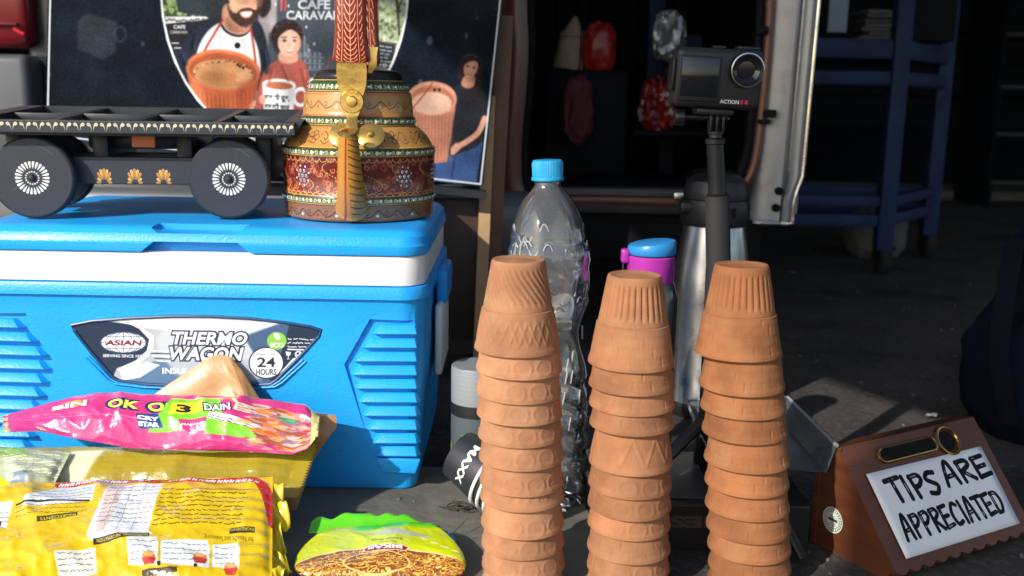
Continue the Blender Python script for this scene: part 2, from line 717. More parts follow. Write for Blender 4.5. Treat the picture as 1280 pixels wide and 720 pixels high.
# shelf stand with things on it in the dark at the right
sh = thing('shelf_stand', 'dim shelf stand with pale edged boards at the far right', 'shelf', (2.35, 4.5, 0), world=True)
M_shelf = mat('shelf_board', (0.022, 0.024, 0.028), 0.6, var=0.3, vscale=5)
for z in (0.11, 0.32, 0.52, 0.74):
    MB().box((2.40, 4.5, z), (0.62, 0.36, 0.016), 0.003).build('board', M_shelf, sh)
for sx in (2.09, 2.71):
    MB().box((sx, 4.5, 0.5), (0.025, 0.34, 1.0), 0.003).build('upright', M_wall, sh)

# ================================================================== PARKED VAN
YV = 1.75
M_silver = mat('silver_paint', (0.29, 0.30, 0.31), 0.38, metal=0.25, var=0.06, vscale=20, bump=0.05, bscale=300, coat=0.3,
               dirt=(0.12, 0.11, 0.10), dscale=9, damt=0.6)
M_grey = mat('grey_paint', (0.085, 0.09, 0.10), 0.4, metal=0.2, var=0.08, vscale=15, coat=0.3, dirt=(0.10, 0.09, 0.08), dscale=6, damt=0.4)
M_blackplastic = mat('black_plastic', (0.012, 0.012, 0.013), 0.42, bump=0.15, bscale=900, var=0.2)
M_dull = mat('dull_black', (0.006, 0.006, 0.007), 0.8, spec=.2, var=0.2)
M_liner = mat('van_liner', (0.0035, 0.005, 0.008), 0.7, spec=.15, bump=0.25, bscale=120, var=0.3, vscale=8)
M_trim = mat('brown_trim', (0.17, 0.065, 0.035), 0.42, var=0.2, vscale=12, bump=0.15, bscale=400)
M_maroon = mat('maroon_paint', (0.12, 0.022, 0.016), 0.35, var=0.15, vscale=8, coat=0.4)
M_chrome = mat('bare_metal_edge', (0.55, 0.53, 0.5), 0.22, metal=1.0, var=0.1, vscale=60, rvar=0.1)
M_rubber = mat('tyre_rubber', (0.014, 0.014, 0.014), 0.85, bump=0.4, bscale=150)
van = thing('parked_van', 'parked van with its dark load space open behind the bottle and camera', 'van', (-0.2, 2.3, 0), world=True)

xl, xr = at(640, 120, YV).x, at(950, 120, YV).x
zs = at(790, 236, YV).z          # top of the sill
zb = at(790, 268, YV).z          # bottom of the sill
# load space: floor, sides, back, roof; open towards the camera
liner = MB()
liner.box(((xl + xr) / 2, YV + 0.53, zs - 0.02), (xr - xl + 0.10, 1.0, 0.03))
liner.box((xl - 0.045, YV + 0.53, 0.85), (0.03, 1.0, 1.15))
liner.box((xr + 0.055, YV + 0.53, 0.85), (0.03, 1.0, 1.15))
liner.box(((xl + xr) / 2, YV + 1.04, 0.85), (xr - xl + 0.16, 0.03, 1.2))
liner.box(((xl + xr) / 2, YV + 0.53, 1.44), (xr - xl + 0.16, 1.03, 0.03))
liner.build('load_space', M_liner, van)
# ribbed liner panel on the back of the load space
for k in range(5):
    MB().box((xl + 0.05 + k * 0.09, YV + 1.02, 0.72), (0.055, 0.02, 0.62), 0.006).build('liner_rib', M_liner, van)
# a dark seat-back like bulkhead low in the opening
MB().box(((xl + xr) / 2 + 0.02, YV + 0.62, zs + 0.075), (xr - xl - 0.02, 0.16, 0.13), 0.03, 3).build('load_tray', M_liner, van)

# right jamb: pressed sheet profile, drawn up and leaning a little outward
x1 = xr
prof = [(x1 - .004, YV + .06), (x1 + .002, YV + .012), (x1 + .010, YV + .004), (x1 + .046, YV - .004), (x1 + .052, YV + .004),
        (x1 + .058, YV + .006), (x1 + .064, YV - .004), (x1 + .072, YV - .006), (x1 + .076, YV + .002), (x1 + .081, YV + .002)]
zlo = at(965, 279, YV).z
nz_ = 26
jm = MB()


def jamb_pt(i, z):
    x, y = prof[i]
    lean = 0.02 * (z - zlo)
    k = max(0.0, 1 - (z - zlo) / 0.075)          # lower corner steps in and flattens
    x += lean - (0.012 * min(1, k * 3) if i >= 6 else 0)
    y += 0.006 * min(1, k * 4) * (1 if 3 < i < 7 else 0) - 0.004 * k
    return (x, y, z)


zz = [zlo + (1.42 - zlo) * (k / nz_) ** 1.6 for k in range(nz_ + 1)]
vs = [jamb_pt(i, z) for z in zz for i in range(len(prof))]
nP = len(prof)
fs = [(a * nP + i, a * nP + i + 1, (a + 1) * nP + i + 1, (a + 1) * nP + i) for a in range(nz_) for i in range(nP - 1)]
jm.add(vs, fs)
jo = jm.build('jamb', M_silver, van, 50)
sol = jo.modifiers.new('thick', 'SOLIDIFY')
sol.thickness = 0.003
# folded bright outer edge and lower lip
edge = [jamb_pt(9, z) for z in zz]
MB().tube([(x + .002, y - .001, z) for x, y, z in edge], 0.0035, 8).build('flange', M_chrome, van)
edge2 = [jamb_pt(5, z) for z in zz]
MB().tube([(x, y - .003, z) for x, y, z in edge2], 0.0016, 6).build('flange', M_chrome, van)
MB().tube([(prof[i][0] - (0.012 if i > 5 else 0), prof[i][1] - .004, zlo) for i in range(nP)], 0.004, 8).build('lower_lip', M_chrome, van)
for (hx, hy) in ((974, 239), (970, 260)):
    p = at(hx, hy, YV - .006)
    MB().lathe([(0, .004), (.0062, .004), (.0075, .002), (.0078, -.004)], 20,
               Matrix.Translation(p) @ Matrix.Rotation(PI / 2, 4, 'X')).build('plug', M_dull, van)
# shut-line bolts and door check on the jamb
for (px, py, s) in ((962, 142, .008), (955, 152, .006), (952, 38, .008)):
    p = at(px, py, YV - .012)
    MB().box(p, (.020, .016, .008 if s < .008 else .014), .002).build('striker', M_dull, van)
# side of the van that runs back from the jamb
MB().box((x1 + .079, YV + .82, 0.85), (.006, 1.62, 1.2)).build('side_panel', M_silver, van)
# brown seal trim that follows the opening, with the rounded corner
tp = [at(967, -200, YV - .004), at(964, -60, YV - .004), at(962, 20, YV - .004), at(957, 90, YV - .004), at(950, 160, YV - .004), at(944, 200, YV - .004), at(934, 226, YV - .004),
      at(918, 242, YV - .002), at(890, 250, YV), at(840, 252, YV), at(760, 250, YV), at(690, 250, YV)]
sp = catmull(tp, 6)
MB().tube(sp, [(.0065, .006)] * len(sp), 8).build('seal', M_trim, van)
MB().tube([p + Vector((-.013, .012, 0.006)) for p in sp], [(.008, .008)] * len(sp), 8).build('seal_lip', M_dull, van)
# centre post by the easel: maroon, curving in
cp = [at(640, -210, YV), at(644, 0, YV), at(646, 60, YV), at(643, 120, YV), at(638, 180, YV), at(640, 232, YV), at(655, 262, YV)]
cs = catmull(cp, 6)
MB().tube(cs, [(.030, .02)] * len(cs), 10).build('centre_post', M_maroon, van)
MB().tube([p + Vector((.026, -.012, 0)) for p in cs], .006, 8).build('seal', M_dull, van)
# sill and bumper
MB().box(((xl + xr) / 2 - .035, YV + .03, (zs + zb) / 2), (xr - xl + .02, .05, zs - zb), .004, 2).build('sill', mat('sill_plastic', (0.035, 0.031, 0.030), .5, var=.3, vscale=14), van)
b_ = at(860, 246, YV - .05)
MB().box(b_, (.05, .012, .016), .003).build('latch_plate', M_chrome, van)
MB().box(((xl + xr) / 2, YV + .06, zb - .045), (xr - xl + .06, .05, .09), .012).build('under_tray', M_dull, van)
# left closed half: door skin, quarter, bumper, lamp
dl = at(52, 60, YV).x
MB().box(((dl + xl) / 2 - .03, YV + .03, 0.86), (xl - dl, .05, 1.14), .012, 3).build('rear_door', mat('dark_door_paint', (.022, .025, .034), .32, metal=.2, coat=.4, var=.1), van)
MB().box(((dl + xl) / 2 - .25, YV + .02, .20), (xl - dl + .62, .14, .17), .03, 3).build('bumper', M_grey, van)
q0 = at(-260, 66, YV).x
zt, zq = at(30, 68, YV - .03).z, at(30, 262, YV - .03).z
MB().box(((q0 + dl) / 2, YV + .0, (zt + zq) / 2), (dl - q0 - .012, .09, zt - zq), .014, 3).build('quarter_panel', M_grey, van)
MB().box(((q0 + dl) / 2, YV + .03, zt + .4), (dl - q0 - .012, .05, .37), .014, 3).build('quarter_panel', M_grey, van)
M_lamp = mat('red_lens', (.15, .004, .010), .25, coat=.3, var=.4, vscale=9)
lampb = MB().box(((q0 + dl) / 2 + .0, YV + .012, zt + .105), (dl - q0 - .016, .07, .19), .02, 3).build('tail_lamp', M_lamp, van)
for k in range(2):
    MB().box(((q0 + dl) / 2, YV - .026, zt + .05 + k * .07), (dl - q0 - .05, .01, .006), .002).build('lens_rib', M_lamp, lampb)
MB().tube([at(17, 36, YV - .04), at(30, 43, YV - .04)], .003, 6).build('lens_bulb', mat('bright_red_lens', (.55, .03, .04), .15), lampb)
# body behind
MB().box((q0 + .03, YV + .9, .86), (.04, 1.7, 1.15), .012).build('side_panel', M_grey, van)
MB().box(((q0 + x1) / 2 + .03, YV + .85, 1.46), (x1 - q0 + .11, 1.75, .04), .012).build('roof', M_grey, van)
for wx in (x1 - .01, q0 + .12):
    wh = MB().lathe([(.05, -.05), (.10, -.055), (.145, -.05), (.155, -.02), (.155, .02), (.145, .05), (.10, .055), (.05, .05)], 40,
                    Matrix.Translation((wx, YV + .30, .155)) @ Matrix.Rotation(PI / 2, 4, 'Y')).build('wheel', M_rubber, van)
    MB().lathe([(0, -.03), (.05, -.035), (.09, -.052), (.10, -.057), (.10, .05), (0, .05)], 28,
               Matrix.Translation((wx, YV + .30, .155)) @ Matrix.Rotation(PI / 2, 4, 'Y')).build('rim', M_grey, wh)

# goods lying in the load space
def blob(center, size, seed, rough=0.25, n=28, freq=9.0):
    """Crumpled bag: a lumpy closed skin with creases."""
    mb = MB()
    c = Vector(center)

    def fn(u, v):
        a, b = 2 * PI * u, PI * (v - .5)
        d = Vector((math.cos(a) * math.cos(b), math.sin(a) * math.cos(b), math.sin(b)))
        q = d * 1.0
        k = 1 + rough * noise.ridged_multi_fractal(q * freq * .2 + Vector((seed, 0, 0)), 1, 2.1, 3, 1.0, 2.0) * .5 - rough * .4
        e = 0.75
        dd = Vector([math.copysign(abs(t) ** e, t) for t in d])
        return c + Vector((dd.x * size[0], dd.y * size[1], dd.z * size[2])) * k
    mb.grid(fn, n * 2, n)
    return mb


zt_ = zs + .14
pc = at(712, 52, YV + .40)
box_l = MB().box((pc.x + .035, YV + .42, (zs + pc.z - .06) / 2), (.17, .22, pc.z - .06 - zs), .01)
single('dark_crate', box_l, M_liner, 'dark crate inside the van holding up the pale cone and red bag', 'crate', (pc.x + .035, YV + .42, zs))
pm_ = at(722, 138, YV + .26)
single('maroon_pouch', blob(pm_, (.030, .03, .062), 12.0, .4, 26, 9), mat('maroon_cloth', (.085, .010, .016), .8, var=.3, vscale=20, bump=.4, bscale=90), 'dark maroon cloth pouch hanging low in the van before the crate', 'pouch', pm_ - Vector((0, 0, .06)))
single('pouch_string', MB().tube([pm_ + Vector((0, 0, .05)), pm_ + Vector((.004, .02, .14)), (pm_.x, YV + .30, 1.43)], .0015, 6), M_dull, 'thin string that holds up the dark maroon pouch in the van', 'string', pm_ + Vector((0, 0, .05)))
cone = MB().lathe([(0, 0), (.034, 0), (.036, .004), (.028, .065), (.030, .068), (.018, .085), (.005, .108), (0, .112)], 32,
                  Matrix.Translation(pc - Vector((0, 0, .058))) @ Matrix.Rotation(.10, 4, 'Y'))
single('tissue_cone', cone, mat('beige_paper', (.36, .23, .16), .8, var=.2, vscale=40), 'pale beige paper cone standing inside the dark van', 'paper cone', pc - Vector((0, 0, .058)))
pr_ = at(748, 62, YV + .38)
single('red_bag', blob(pr_ + Vector((0, 0, .002)), (.036, .03, .052), 3.0), mat('red_bag_plastic', (.34, .012, .010), .35, var=.2, vscale=30, bump=.3, bscale=60),
       'crumpled red bag next to the pale cone inside the van', 'bag', pr_ - Vector((0, 0, .05)))
pf = at(836, 46, YV + .36)
foil = mat('silver_foil', (.30, .31, .33), .35, metal=.6, bump=.5, bscale=45, bdist=.004)
single('foil_bag', blob(pf, (.032, .025, .046), 8.0, .55, 30, 9), foil, 'crumpled silver foil bag hanging high in the van opening', 'bag', pf - Vector((0, 0, .045)), smooth=20)
pw = at(822, 132, YV + .36)
cv = Canvas(128, 128, (120, 25, 25))
for k in range(14):
    cv.ell(cv.rng.uniform(0, 128), cv.rng.uniform(0, 128), cv.rng.uniform(6, 22), cv.rng.uniform(4, 12), [(210, 205, 200), (150, 30, 30), (60, 12, 14)][k % 3], .9, 1)
single('snack_bag', blob(pw, (.034, .03, .050), 5.0, .7, 30, 14), mat('snack_print', (1, 1, 1), .25, img=cv.image('snack_print'), bump=.5, bscale=50, bdist=.003),
       'crumpled red and white snack bag inside the van below the foil bag', 'bag', pw - Vector((0, 0, .05)), smooth=20)
shelf = MB().box((pf.x + .01, YV + .40, pw.z - .057), (.16, .16, .012), .003)
shelf.box((pf.x + .01, YV + .40, (pw.z - .06 + zs) / 2), (.03, .03, pw.z - .06 - zs))
single('black_stand', shelf, M_liner, 'black stand in the van under the red and white snack bag', 'stand', (pf.x, YV + .40, zs))
hook = MB().tube([pf + Vector((0, .02, .03)), pf + Vector((0, .02, .35)), (pf.x, YV + .38, 1.43)], .002, 6)
single('hanging_cord', hook, M_dull, 'thin dark cord that holds up the silver foil bag in the van', 'cord', pf + Vector((0, 0, .03)))

# ================================================================== BLUE TROLLEY RACK
M_blue = mat('rack_blue_paint', (.016, .036, .105), .6, spec=.25, var=.2, vscale=14, dirt=(.012, .015, .024), dscale=10, damt=.7)
rk = thing('trolley_rack', 'blue painted metal trolley rack on black castors by the dark wall', 'trolley', (1.0, 2.6, 0), world=True)
YR = 2.56
lx = at(1100, 340, YR).x
lx2 = at(1165, 320, 2.87).x
fl = Vector((lx, YR, 0))
bl = Vector((lx2 - .02, 2.87, 0))
dv = (bl - fl)
wv = Vector((-.62, .0, 0))
corners = {'front right leg': fl, 'back right leg': bl, 'front left leg': fl + wv, 'back left leg': bl + wv}
ax = math.atan2(dv.y, dv.x) - PI / 2
zl1, zl2 = at(1010, 250, YR).z, at(1010, 274, YR).z
zu1, zu2 = at(1060, 97, YR).z, at(1060, 62, YR).z
for p in corners.values():
    MB().box((p.x, p.y, .07 + .34), (.042, .042, .68), .003, mtx=None).build('leg', M_blue, rk)
    w = MB().lathe([(.008, -.012), (.036, -.016), (.042, -.010), (.042, .010), (.036, .016), (.008, .012)], 24,
                   Matrix.Translation((p.x + .006, p.y + .01, .042)) @ Matrix.Rotation(PI / 2, 4, 'Y')).build('castor', M_rubber, rk)
    MB().box((p.x + .006, p.y + .005, .073), (.05, .04, .012), .003).build('castor_fork', M_dull, w)


def rail(a, b, z, h, nm='rail', t=.03):
    d = (b - a)
    L_ = d.length
    m = Matrix.Translation((a + b) / 2 + Vector((0, 0, z))) @ Matrix.Rotation(math.atan2(d.y, d.x), 4, 'Z')
    MB().box((0, 0, 0), (L_ - .044, t, h), .003, mtx=m).build(nm, M_blue, rk)


for (a, b) in ((fl + wv, fl), (bl + wv, bl), (fl, bl), (fl + wv, bl + wv)):
    rail(a, b, zu1, .034)
    rail(a, b, zu2, .044)
    rail(a, b, zl1, .026)
    rail(a, b, zl2, .03)
top = MB()
sh_z = zu2 + .022
vsq = [fl + wv, fl, bl, bl + wv]
top.prism([(p.x, p.y, sh_z) for p in vsq], (0, 0, .006))
top.build('shelf_plate', M_blue, rk)
low = MB().prism([(p.x, p.y, zu1 - .02) for p in vsq], (0, 0, .006)).build('shelf_plate', M_blue, rk)
# goods on the rack
M_paper = mat('pale_blue_sheet', (.30, .38, .46), .6, var=.2, vscale=10)
p = at(1056, 30, YR + .1)
single('pale_panel', MB().box((p.x - .02, p.y, sh_z + .006 + .12), (.05, .008, .20), .002), M_paper, 'pale blue upright sheet standing on the trolley rack', 'sheet', (p.x - .02, p.y, sh_z + .006))
p = at(1092, 40, YR + .16)
pb = MB()
for k in range(7):
    pb.box((p.x + random.uniform(-.012, .012), p.y + random.uniform(-.01, .01), sh_z + .008 + .006 + k * .011), (random.uniform(.07, .11), .13, .0095), .002, mtx=Matrix.Translation(p) @ Matrix.Rotation(random.uniform(-.12, .12), 4, 'Z') @ Matrix.Translation(-p))
single('paper_stack', pb, mat('paper_cream', (.14, .135, .125), .8, var=.3, vscale=20), 'stack of pale paper packs on top of the blue trolley', 'paper stack', (p.x, p.y, sh_z + .006))
p = at(1150, 40, 2.74)
single('black_crate', MB().box((p.x + .0, p.y, sh_z + .006 + .07), (.13, .16, .14), .012), M_dull, 'black crate on the far end of the blue trolley top', 'crate', (p.x, p.y, sh_z + .006))
pc_ = atz(1066, 310, 0)
single('stone_block', blob((pc_.x, 2.86, .075), (.085, .06, .08), 2.2, .18, 18, 12),
       mat('rough_stone', (.10, .095, .09), .95, var=.3, vscale=30, bump=.8, bscale=90), 'rough grey stone block on the ground under the blue trolley', 'stone', (pc_.x, 2.86, 0))

# ================================================================== POSTER BOARD ON ITS EASEL
YB = 1.50
BR, TRp = at(603, 233, YB), at(628, 0, YB)
upv = (TRp - BR).normalized()
lfv = Vector((0, -1, 0)).cross(upv).normalized()
if lfv.x > 0:
    lfv = -lfv
BW = (BR - at(57, 150, YB)).dot(-lfv) * -1
BW = abs((at(57, 150, YB) - BR).dot(lfv))
BH = 0.62
PS = 1900.0                                     # canvas pixels per metre


def board_px(px, py):
    q = at(px, py, YB) - BR
    return ((BW - q.dot(lfv)) * PS, (BH - q.dot(upv)) * PS)


src = [(60, 0), (628, 0), (603, 233), (60, 230), (300, 120), (300, -150)]
Mb = fit(src, [board_px(*s) for s in src])
K = Canvas(int(BW * PS), int(BH * PS), (21, 27, 36), Mb)
W_ = (226, 228, 232)
# faint mug mark on the left, sparkles
K.poly([(100, 22), (112, 14), (148, 24), (146, 62), (130, 72), (98, 58)], (52, 58, 66), .8, 3)
K.ring(152, 40, 7, 9, 3, (52, 58, 66), .8)
for (x, y, r) in ((180, 52, 3), (63, 90, 3), (535, 48, 6), (580, 42, 3), (592, 20, 2), (525, 100, 4)):
    K.ell(x, y, r * .6, r, (110, 116, 124), .6, 2)
# the oval photograph
ov = dict(cx=355, cy=-12, rx=150, ry=190)
K.ell(ov['cx'], ov['cy'], ov['rx'] + 3, ov['ry'] + 3, W_)
ovp = [(ov['cx'] + ov['rx'] * math.cos(t), ov['cy'] + ov['ry'] * math.sin(t)) for t in np.linspace(0, 2 * PI, 60, endpoint=False)]
K.poly(ovp, (96, 104, 114))
sv = K.a.copy()
K.poly([(205, -120), (345, -120), (340, 30), (300, 80), (230, 90), (200, 20)], (40, 46, 54))
K.poly([(205, -60), (252, -60), (240, 14), (208, 22)], (58, 74, 52), 1, 2)
for k in range(160):
    x, y = 206 + 46 * K.rng.random(), -40 + 58 * K.rng.random()
    K.ell(x, y, 4, 2.5, [(120, 150, 88), (70, 96, 58), (170, 190, 140)][k % 3], .7, 0, K.rng.random() * 3)
K.poly([(220, -20), (262, -60), (285, -60), (282, 20), (240, 16), (224, 12)], (46, 52, 60))
K.poly([(208, 18), (258, 18), (262, 20), (240, 26), (208, 27)], (196, 200, 204))
for k in range(16):
    K.ell(210 + 3 * k, 21 + K.rng.random() * 3, 1.5, 1.5, (90, 80, 76))
K.poly([(208, 27), (262, 22), (245, 80), (222, 84)], (34, 38, 44))
K.text('CAFE', 218, 33, 4.5, (220, 220, 220), bold=.03)
K.text('CARAVAN', 214, 39, 3.6, (196, 188, 170), bold=.03, width=21)
for (x, y) in ((216, 51), (219, 57)):
    K.stroke([(x, y), (x + 8, y)], 1.4, (190, 190, 190))
# middle backdrop
K.poly([(325, -120), (356, -120), (352, 60), (336, 100), (322, 60)], (150, 142, 144), 1, 4)
K.poly([(345, -120), (505, -120), (505, 60), (480, 110), (440, 140), (330, 140)], (66, 74, 84), 1, 2)
K.poly([(333, -60), (347, -60), (345, 30), (336, 40)], (186, 178, 178), .8, 3)
for (x, c) in ((352, (196, 90, 84)), (357, (170, 70, 66))):
    K.stroke([(x, -60), (x - 1, 10)], 2.5, c)
K.text('CAFE', 371, 8.5, 11, (200, 204, 208), bold=.03, width=40)
K.text('CARAVAN', 357, 21.5, 10.5, (200, 204, 208), bold=.03, width=68)
for (x, y) in ((344, 3), (360, 5), (374, 18), (382, 31), (366, -10), (392, 52), (386, 60)):
    K.ell(x, y, 1.1, 1.8, (232, 234, 236), .9, 1)
for (x, y, h) in ((362, 60, 24), (366, 63, 20), (380, 58, 30), (384, 64, 22)):
    K.stroke([(x, y - h / 2), (x, y + h / 4)], 2.6, (150, 158, 166), .6)
for (y) in (68, 76, 84):
    K.stroke([(372, y), (404, y + 1)], 1.4, (130, 140, 150), .8)
    for k in range(5):
        K.ell(375 + 6 * k, y - 3, 2, 3, (150, 158, 168), .6, 1)
# right: tree, pillar and menu board
K.poly([(466, -100), (512, -100), (505, 40), (486, 100), (470, 60)], (150, 160, 140), 1, 2)
for k in range(150):
    x, y = 470 + 33 * K.rng.random(), -60 + 112 * K.rng.random()
    K.ell(x, y, 3, 2, [(84, 104, 60), (120, 140, 84), (188, 196, 172), (56, 72, 44)][k % 4], .7, 0, K.rng.random() * 3)
K.stroke([(497, 40), (494, 10), (490, -30)], 3, (70, 66, 52))
K.stroke([(494, 12), (502, -10)], 2, (70, 66, 52))
K.poly([(455, -60), (470, -60), (472, 60), (460, 90), (452, 60)], (110, 62, 56), 1, 1)
K.poly([(466, 47), (494, 51), (490, 86), (463, 80)], (92, 84, 76))
K.poly([(468, 49), (492, 53), (488, 84), (465, 78)], (40, 46, 50))
for k in range(6):
    K.lines(470, 53 + 4.6 * k, 488, 56 + 4.6 * k, 1, (200, 206, 206), 2.4, .10)
K.ring(480, 79, 2.4, 2, .8, (210, 210, 210))
# the man in an apron
K.poly([(208, 110), (222, 70), (238, 40), (268, 24), (286, 16), (318, 20), (332, 44), (338, 96), (322, 110), (240, 118)], (38, 43, 56), 1, 1, 4)
K.poly([(246, 66), (256, 42), (272, 27), (290, 24), (306, 28), (318, 46), (324, 66), (324, 90), (300, 96), (250, 90)], (214, 212, 212), 1, .8, 4)
K.poly([(262, 46), (276, 36), (286, 60), (270, 80), (252, 76)], (196, 194, 198), .7, 4)
K.stroke([(276, 26), (284, 37), (298, 42), (309, 38), (314, 28)], 3, (34, 34, 42), 1, 5)
K.poly([(278, 16), (284, 2), (318, 2), (314, 30), (306, 39), (292, 39), (281, 30)], (186, 138, 112), 1, .8, 4)
K.poly([(284, 18), (296, 28), (312, 24), (312, 34), (298, 39), (284, 32)], (150, 104, 84), .8, 2, 4)
K.ell(306, -6, 19, 26, (206, 160, 132), 1, .8)
K.poly([(286, -6), (283, -40), (300, -52), (322, -46), (330, -20), (326, -22), (312, -34), (294, -30), (289, -12)], (40, 32, 30), 1, 1, 4)
K.poly([(322, -16), (336, -14), (338, 8), (328, 20), (322, 8)], (46, 38, 40), 1, 2, 4)
K.poly([(284, -4), (288, 10), (296, 14), (301, 9), (312, 7), (320, 10), (325, -4), (326, 8), (320, 22), (308, 31), (296, 27), (287, 16)], (58, 42, 40), 1, 1.2, 3)
K.poly([(300, 13), (308, 11), (316, 12), (312, 19), (304, 19)], (196, 140, 120), 1, .6, 3)
K.poly([(302, 14), (308, 13), (314, 13.5), (310, 17), (305, 17)], (236, 232, 228), 1, .4, 3)
K.poly([(304, -10), (309, -10), (312, 2), (303, 3)], (188, 140, 114), .8, 1.5, 3)
for x in (297, 315):
    K.ell(x, -11, 3, 1.6, (50, 36, 34), 1, .5)
    K.stroke([(x - 5, -17), (x + 4, -18)], 2.2, (48, 36, 34))
K.stroke([(279, 22), (262, 50), (252, 68)], 2.6, (170, 60, 54))
K.stroke([(313, 32), (317, 54), (320, 80)], 2.6, (170, 60, 54))
K.ell(297, 54, 3.8, 4, (28, 28, 34))
# terracotta cup of tea he holds out
K.poly([(233, 82), (236, 100), (246, 142), (310, 142), (318, 118), (325, 92)], (176, 92, 60), 1, .6)
for k in range(15):
    x = 242 + 5.4 * k
    K.stroke([(x, 108 + 8 * math.sin(PI * k / 14)), (x + 1.5, 140)], 1.6, (140, 66, 42), .5)
    K.stroke([(x + 2.6, 108 + 8 * math.sin(PI * k / 14)), (x + 3.6, 140)], 1.2, (204, 122, 86), .5)
K.ell(279, 85, 46.5, 26, (196, 112, 76), 1, .5, .10)
K.ell(279, 86, 42, 22.5, (158, 84, 54), 1, .5, .10)
K.ell(279, 90, 38, 18.5, (190, 138, 96), 1, .8, .10)
K.ell(277, 96, 27, 10, (172, 116, 74), .8, 4, .10)
for k in range(34):
    t = PI + PI * K.rng.random()
    K.ell(279 + 36 * math.cos(t), 89 + 16 * math.sin(t) + K.rng.random() * 2, .9 + K.rng.random(), .8, (64, 36, 26) if k % 3 else (224, 180, 140), .9)
for (x, y) in ((300, 80), (304, 82), (297, 78)):
    K.ell(x, y, 1.7, 1.8, (40, 24, 20))
K.stroke([(240, 112), (236, 120)], 6, (190, 142, 116))
K.stroke([(314, 132), (318, 126)], 6, (200, 150, 124))
# the child
K.poly([(324, 142), (326, 96), (336, 80), (348, 72), (374, 72), (384, 84), (389, 142)], (158, 84, 74), 1, .8, 3)
K.poly([(330, 100), (344, 90), (352, 140), (326, 142)], (138, 70, 62), .6, 3)
K.ell(358, 42, 19.5, 21, (52, 40, 42), 1, 1)
K.poly([(339, 40), (343, 60), (348, 66), (344, 44)], (52, 40, 42), 1, 1)
K.poly([(350, 62), (370, 62), (372, 73), (360, 77), (349, 73)], (204, 150, 130), 1, .8, 3)
K.ell(361, 50, 14, 17, (226, 182, 162), 1, .8)
K.poly([(347, 44), (350, 31), (362, 26), (376, 34), (376, 42), (364, 34), (354, 38)], (52, 40, 42), 1, 1, 3)
for x in (355, 368):
    K.ell(x, 48, 2.6, 1.5, (46, 34, 34), 1, .4)
    K.stroke([(x - 3, 44), (x + 3, 43.6)], 1.2, (80, 56, 50))
K.poly([(360, 50), (363, 50), (364, 55), (359, 55)], (206, 156, 136), .8, 1, 3)
K.poly([(355, 58), (362, 60), (369, 57), (365, 63), (359, 63)], (196, 104, 96), 1, .5, 3)
K.stroke([(357, 59.6), (362, 61), (367, 59)], 1.4, (246, 240, 236))
K.ell(352, 56, 3, 3, (232, 160, 146), .6, 2)
K.ell(371, 55, 3, 3, (232, 160, 146), .6, 2)
# white mug with its print
K.ring(376, 119, 8.5, 10.5, 4.4, (222, 224, 228))
K.poly([(328, 100), (369.5, 104), (366, 142), (330, 142)], (226, 228, 232), 1, .4)
K.poly([(360, 103), (369.5, 104), (366, 142), (359, 142)], (196, 198, 206), .6, 2)
K.ell(349, 103, 20.5, 7, (232, 234, 238), 1, .3, .05)
K.ell(349, 104.5, 17.5, 5, (166, 100, 74), 1, .4, .05)
K.text('घर से दूर,', 331, 122, 6.2, (42, 42, 50), .06, bold=.03, width=31)
K.text('घर की चाय', 331, 134, 6.2, (42, 42, 50), .06, bold=.03, width=31)
K.ell(328, 122, 4, 6, (206, 158, 136), 1, .6)
# second mug, the red thread
K.poly([(386, 100), (422, 98), (424, 140), (388, 140)], (214, 216, 222), 1, .5)
K.ell(404, 99, 19, 6, (232, 234, 238), 1, .3)
K.ell(404, 100, 15, 4, (90, 74, 70), 1, .3)
K.stroke([(404, 92), (409, 82), (411, 70)], 1.6, (150, 60, 60))
# modelling on the figures: soft darker and lighter passages of the printed picture
K.poly([(318, -24), (328, -10), (326, 6), (318, 2), (315, -10)], (150, 104, 84), .55, 4, 3)
K.poly([(288, -6), (294, -4), (297, 6), (290, 8)], (236, 190, 160), .5, 3, 3)
K.poly([(313, -4), (320, -3), (319, 6), (312, 6)], (196, 130, 110), .5, 3, 3)
for q in range(60):
    x, y = 286 + 40 * K.rng.random(), 4 + 26 * K.rng.random()
    if ((x - 306) / 21) ** 2 + ((y - 6) / 24) ** 2 < 1 and y > 9 and not (299 < x < 317 and 10 < y < 20):
        K.stroke([(x, y), (x + 1, y + 3)], .7, (96, 74, 66) if q % 2 else (34, 26, 26), .7)
for (a, b) in (((264, 56), (271, 42)), ((303, 46), (306, 60)), ((286, 48), (285, 59))):
    K.stroke([a, b], 3, (176, 174, 180), .5)
for (a, b) in (((226, 66), (231, 78)), ((219, 86), (226, 108)), ((328, 60), (333, 88)), ((243, 42), (240, 58))):
    K.stroke([a, b], 5, (24, 28, 38), .6)
    K.stroke([(a[0] + 4, a[1]), (b[0] + 4, b[1])], 3, (58, 64, 80), .5)
K.poly([(300, 100), (326, 92), (316, 130), (306, 142), (296, 142)], (118, 54, 36), .5, 6, 3)
K.poly([(238, 96), (252, 104), (256, 142), (244, 142)], (216, 132, 94), .5, 5, 3)
K.poly([(300, 86), (316, 88), (310, 98), (296, 100)], (214, 168, 124), .6, 4, 3)
K.poly([(370, 42), (376, 50), (372, 64), (366, 62)], (190, 138, 120), .6, 3, 3)
K.poly([(350, 46), (356, 52), (354, 60), (349, 56)], (240, 204, 186), .5, 3, 3)
for q in range(40):
    a = PI + PI * K.rng.random()
    K.stroke([(358 + 15 * math.cos(a), 42 + 17 * math.sin(a)), (358 + 20 * math.cos(a), 44 + 21 * math.sin(a))], .8, (92, 72, 70) if q % 2 else (30, 22, 24), .7)
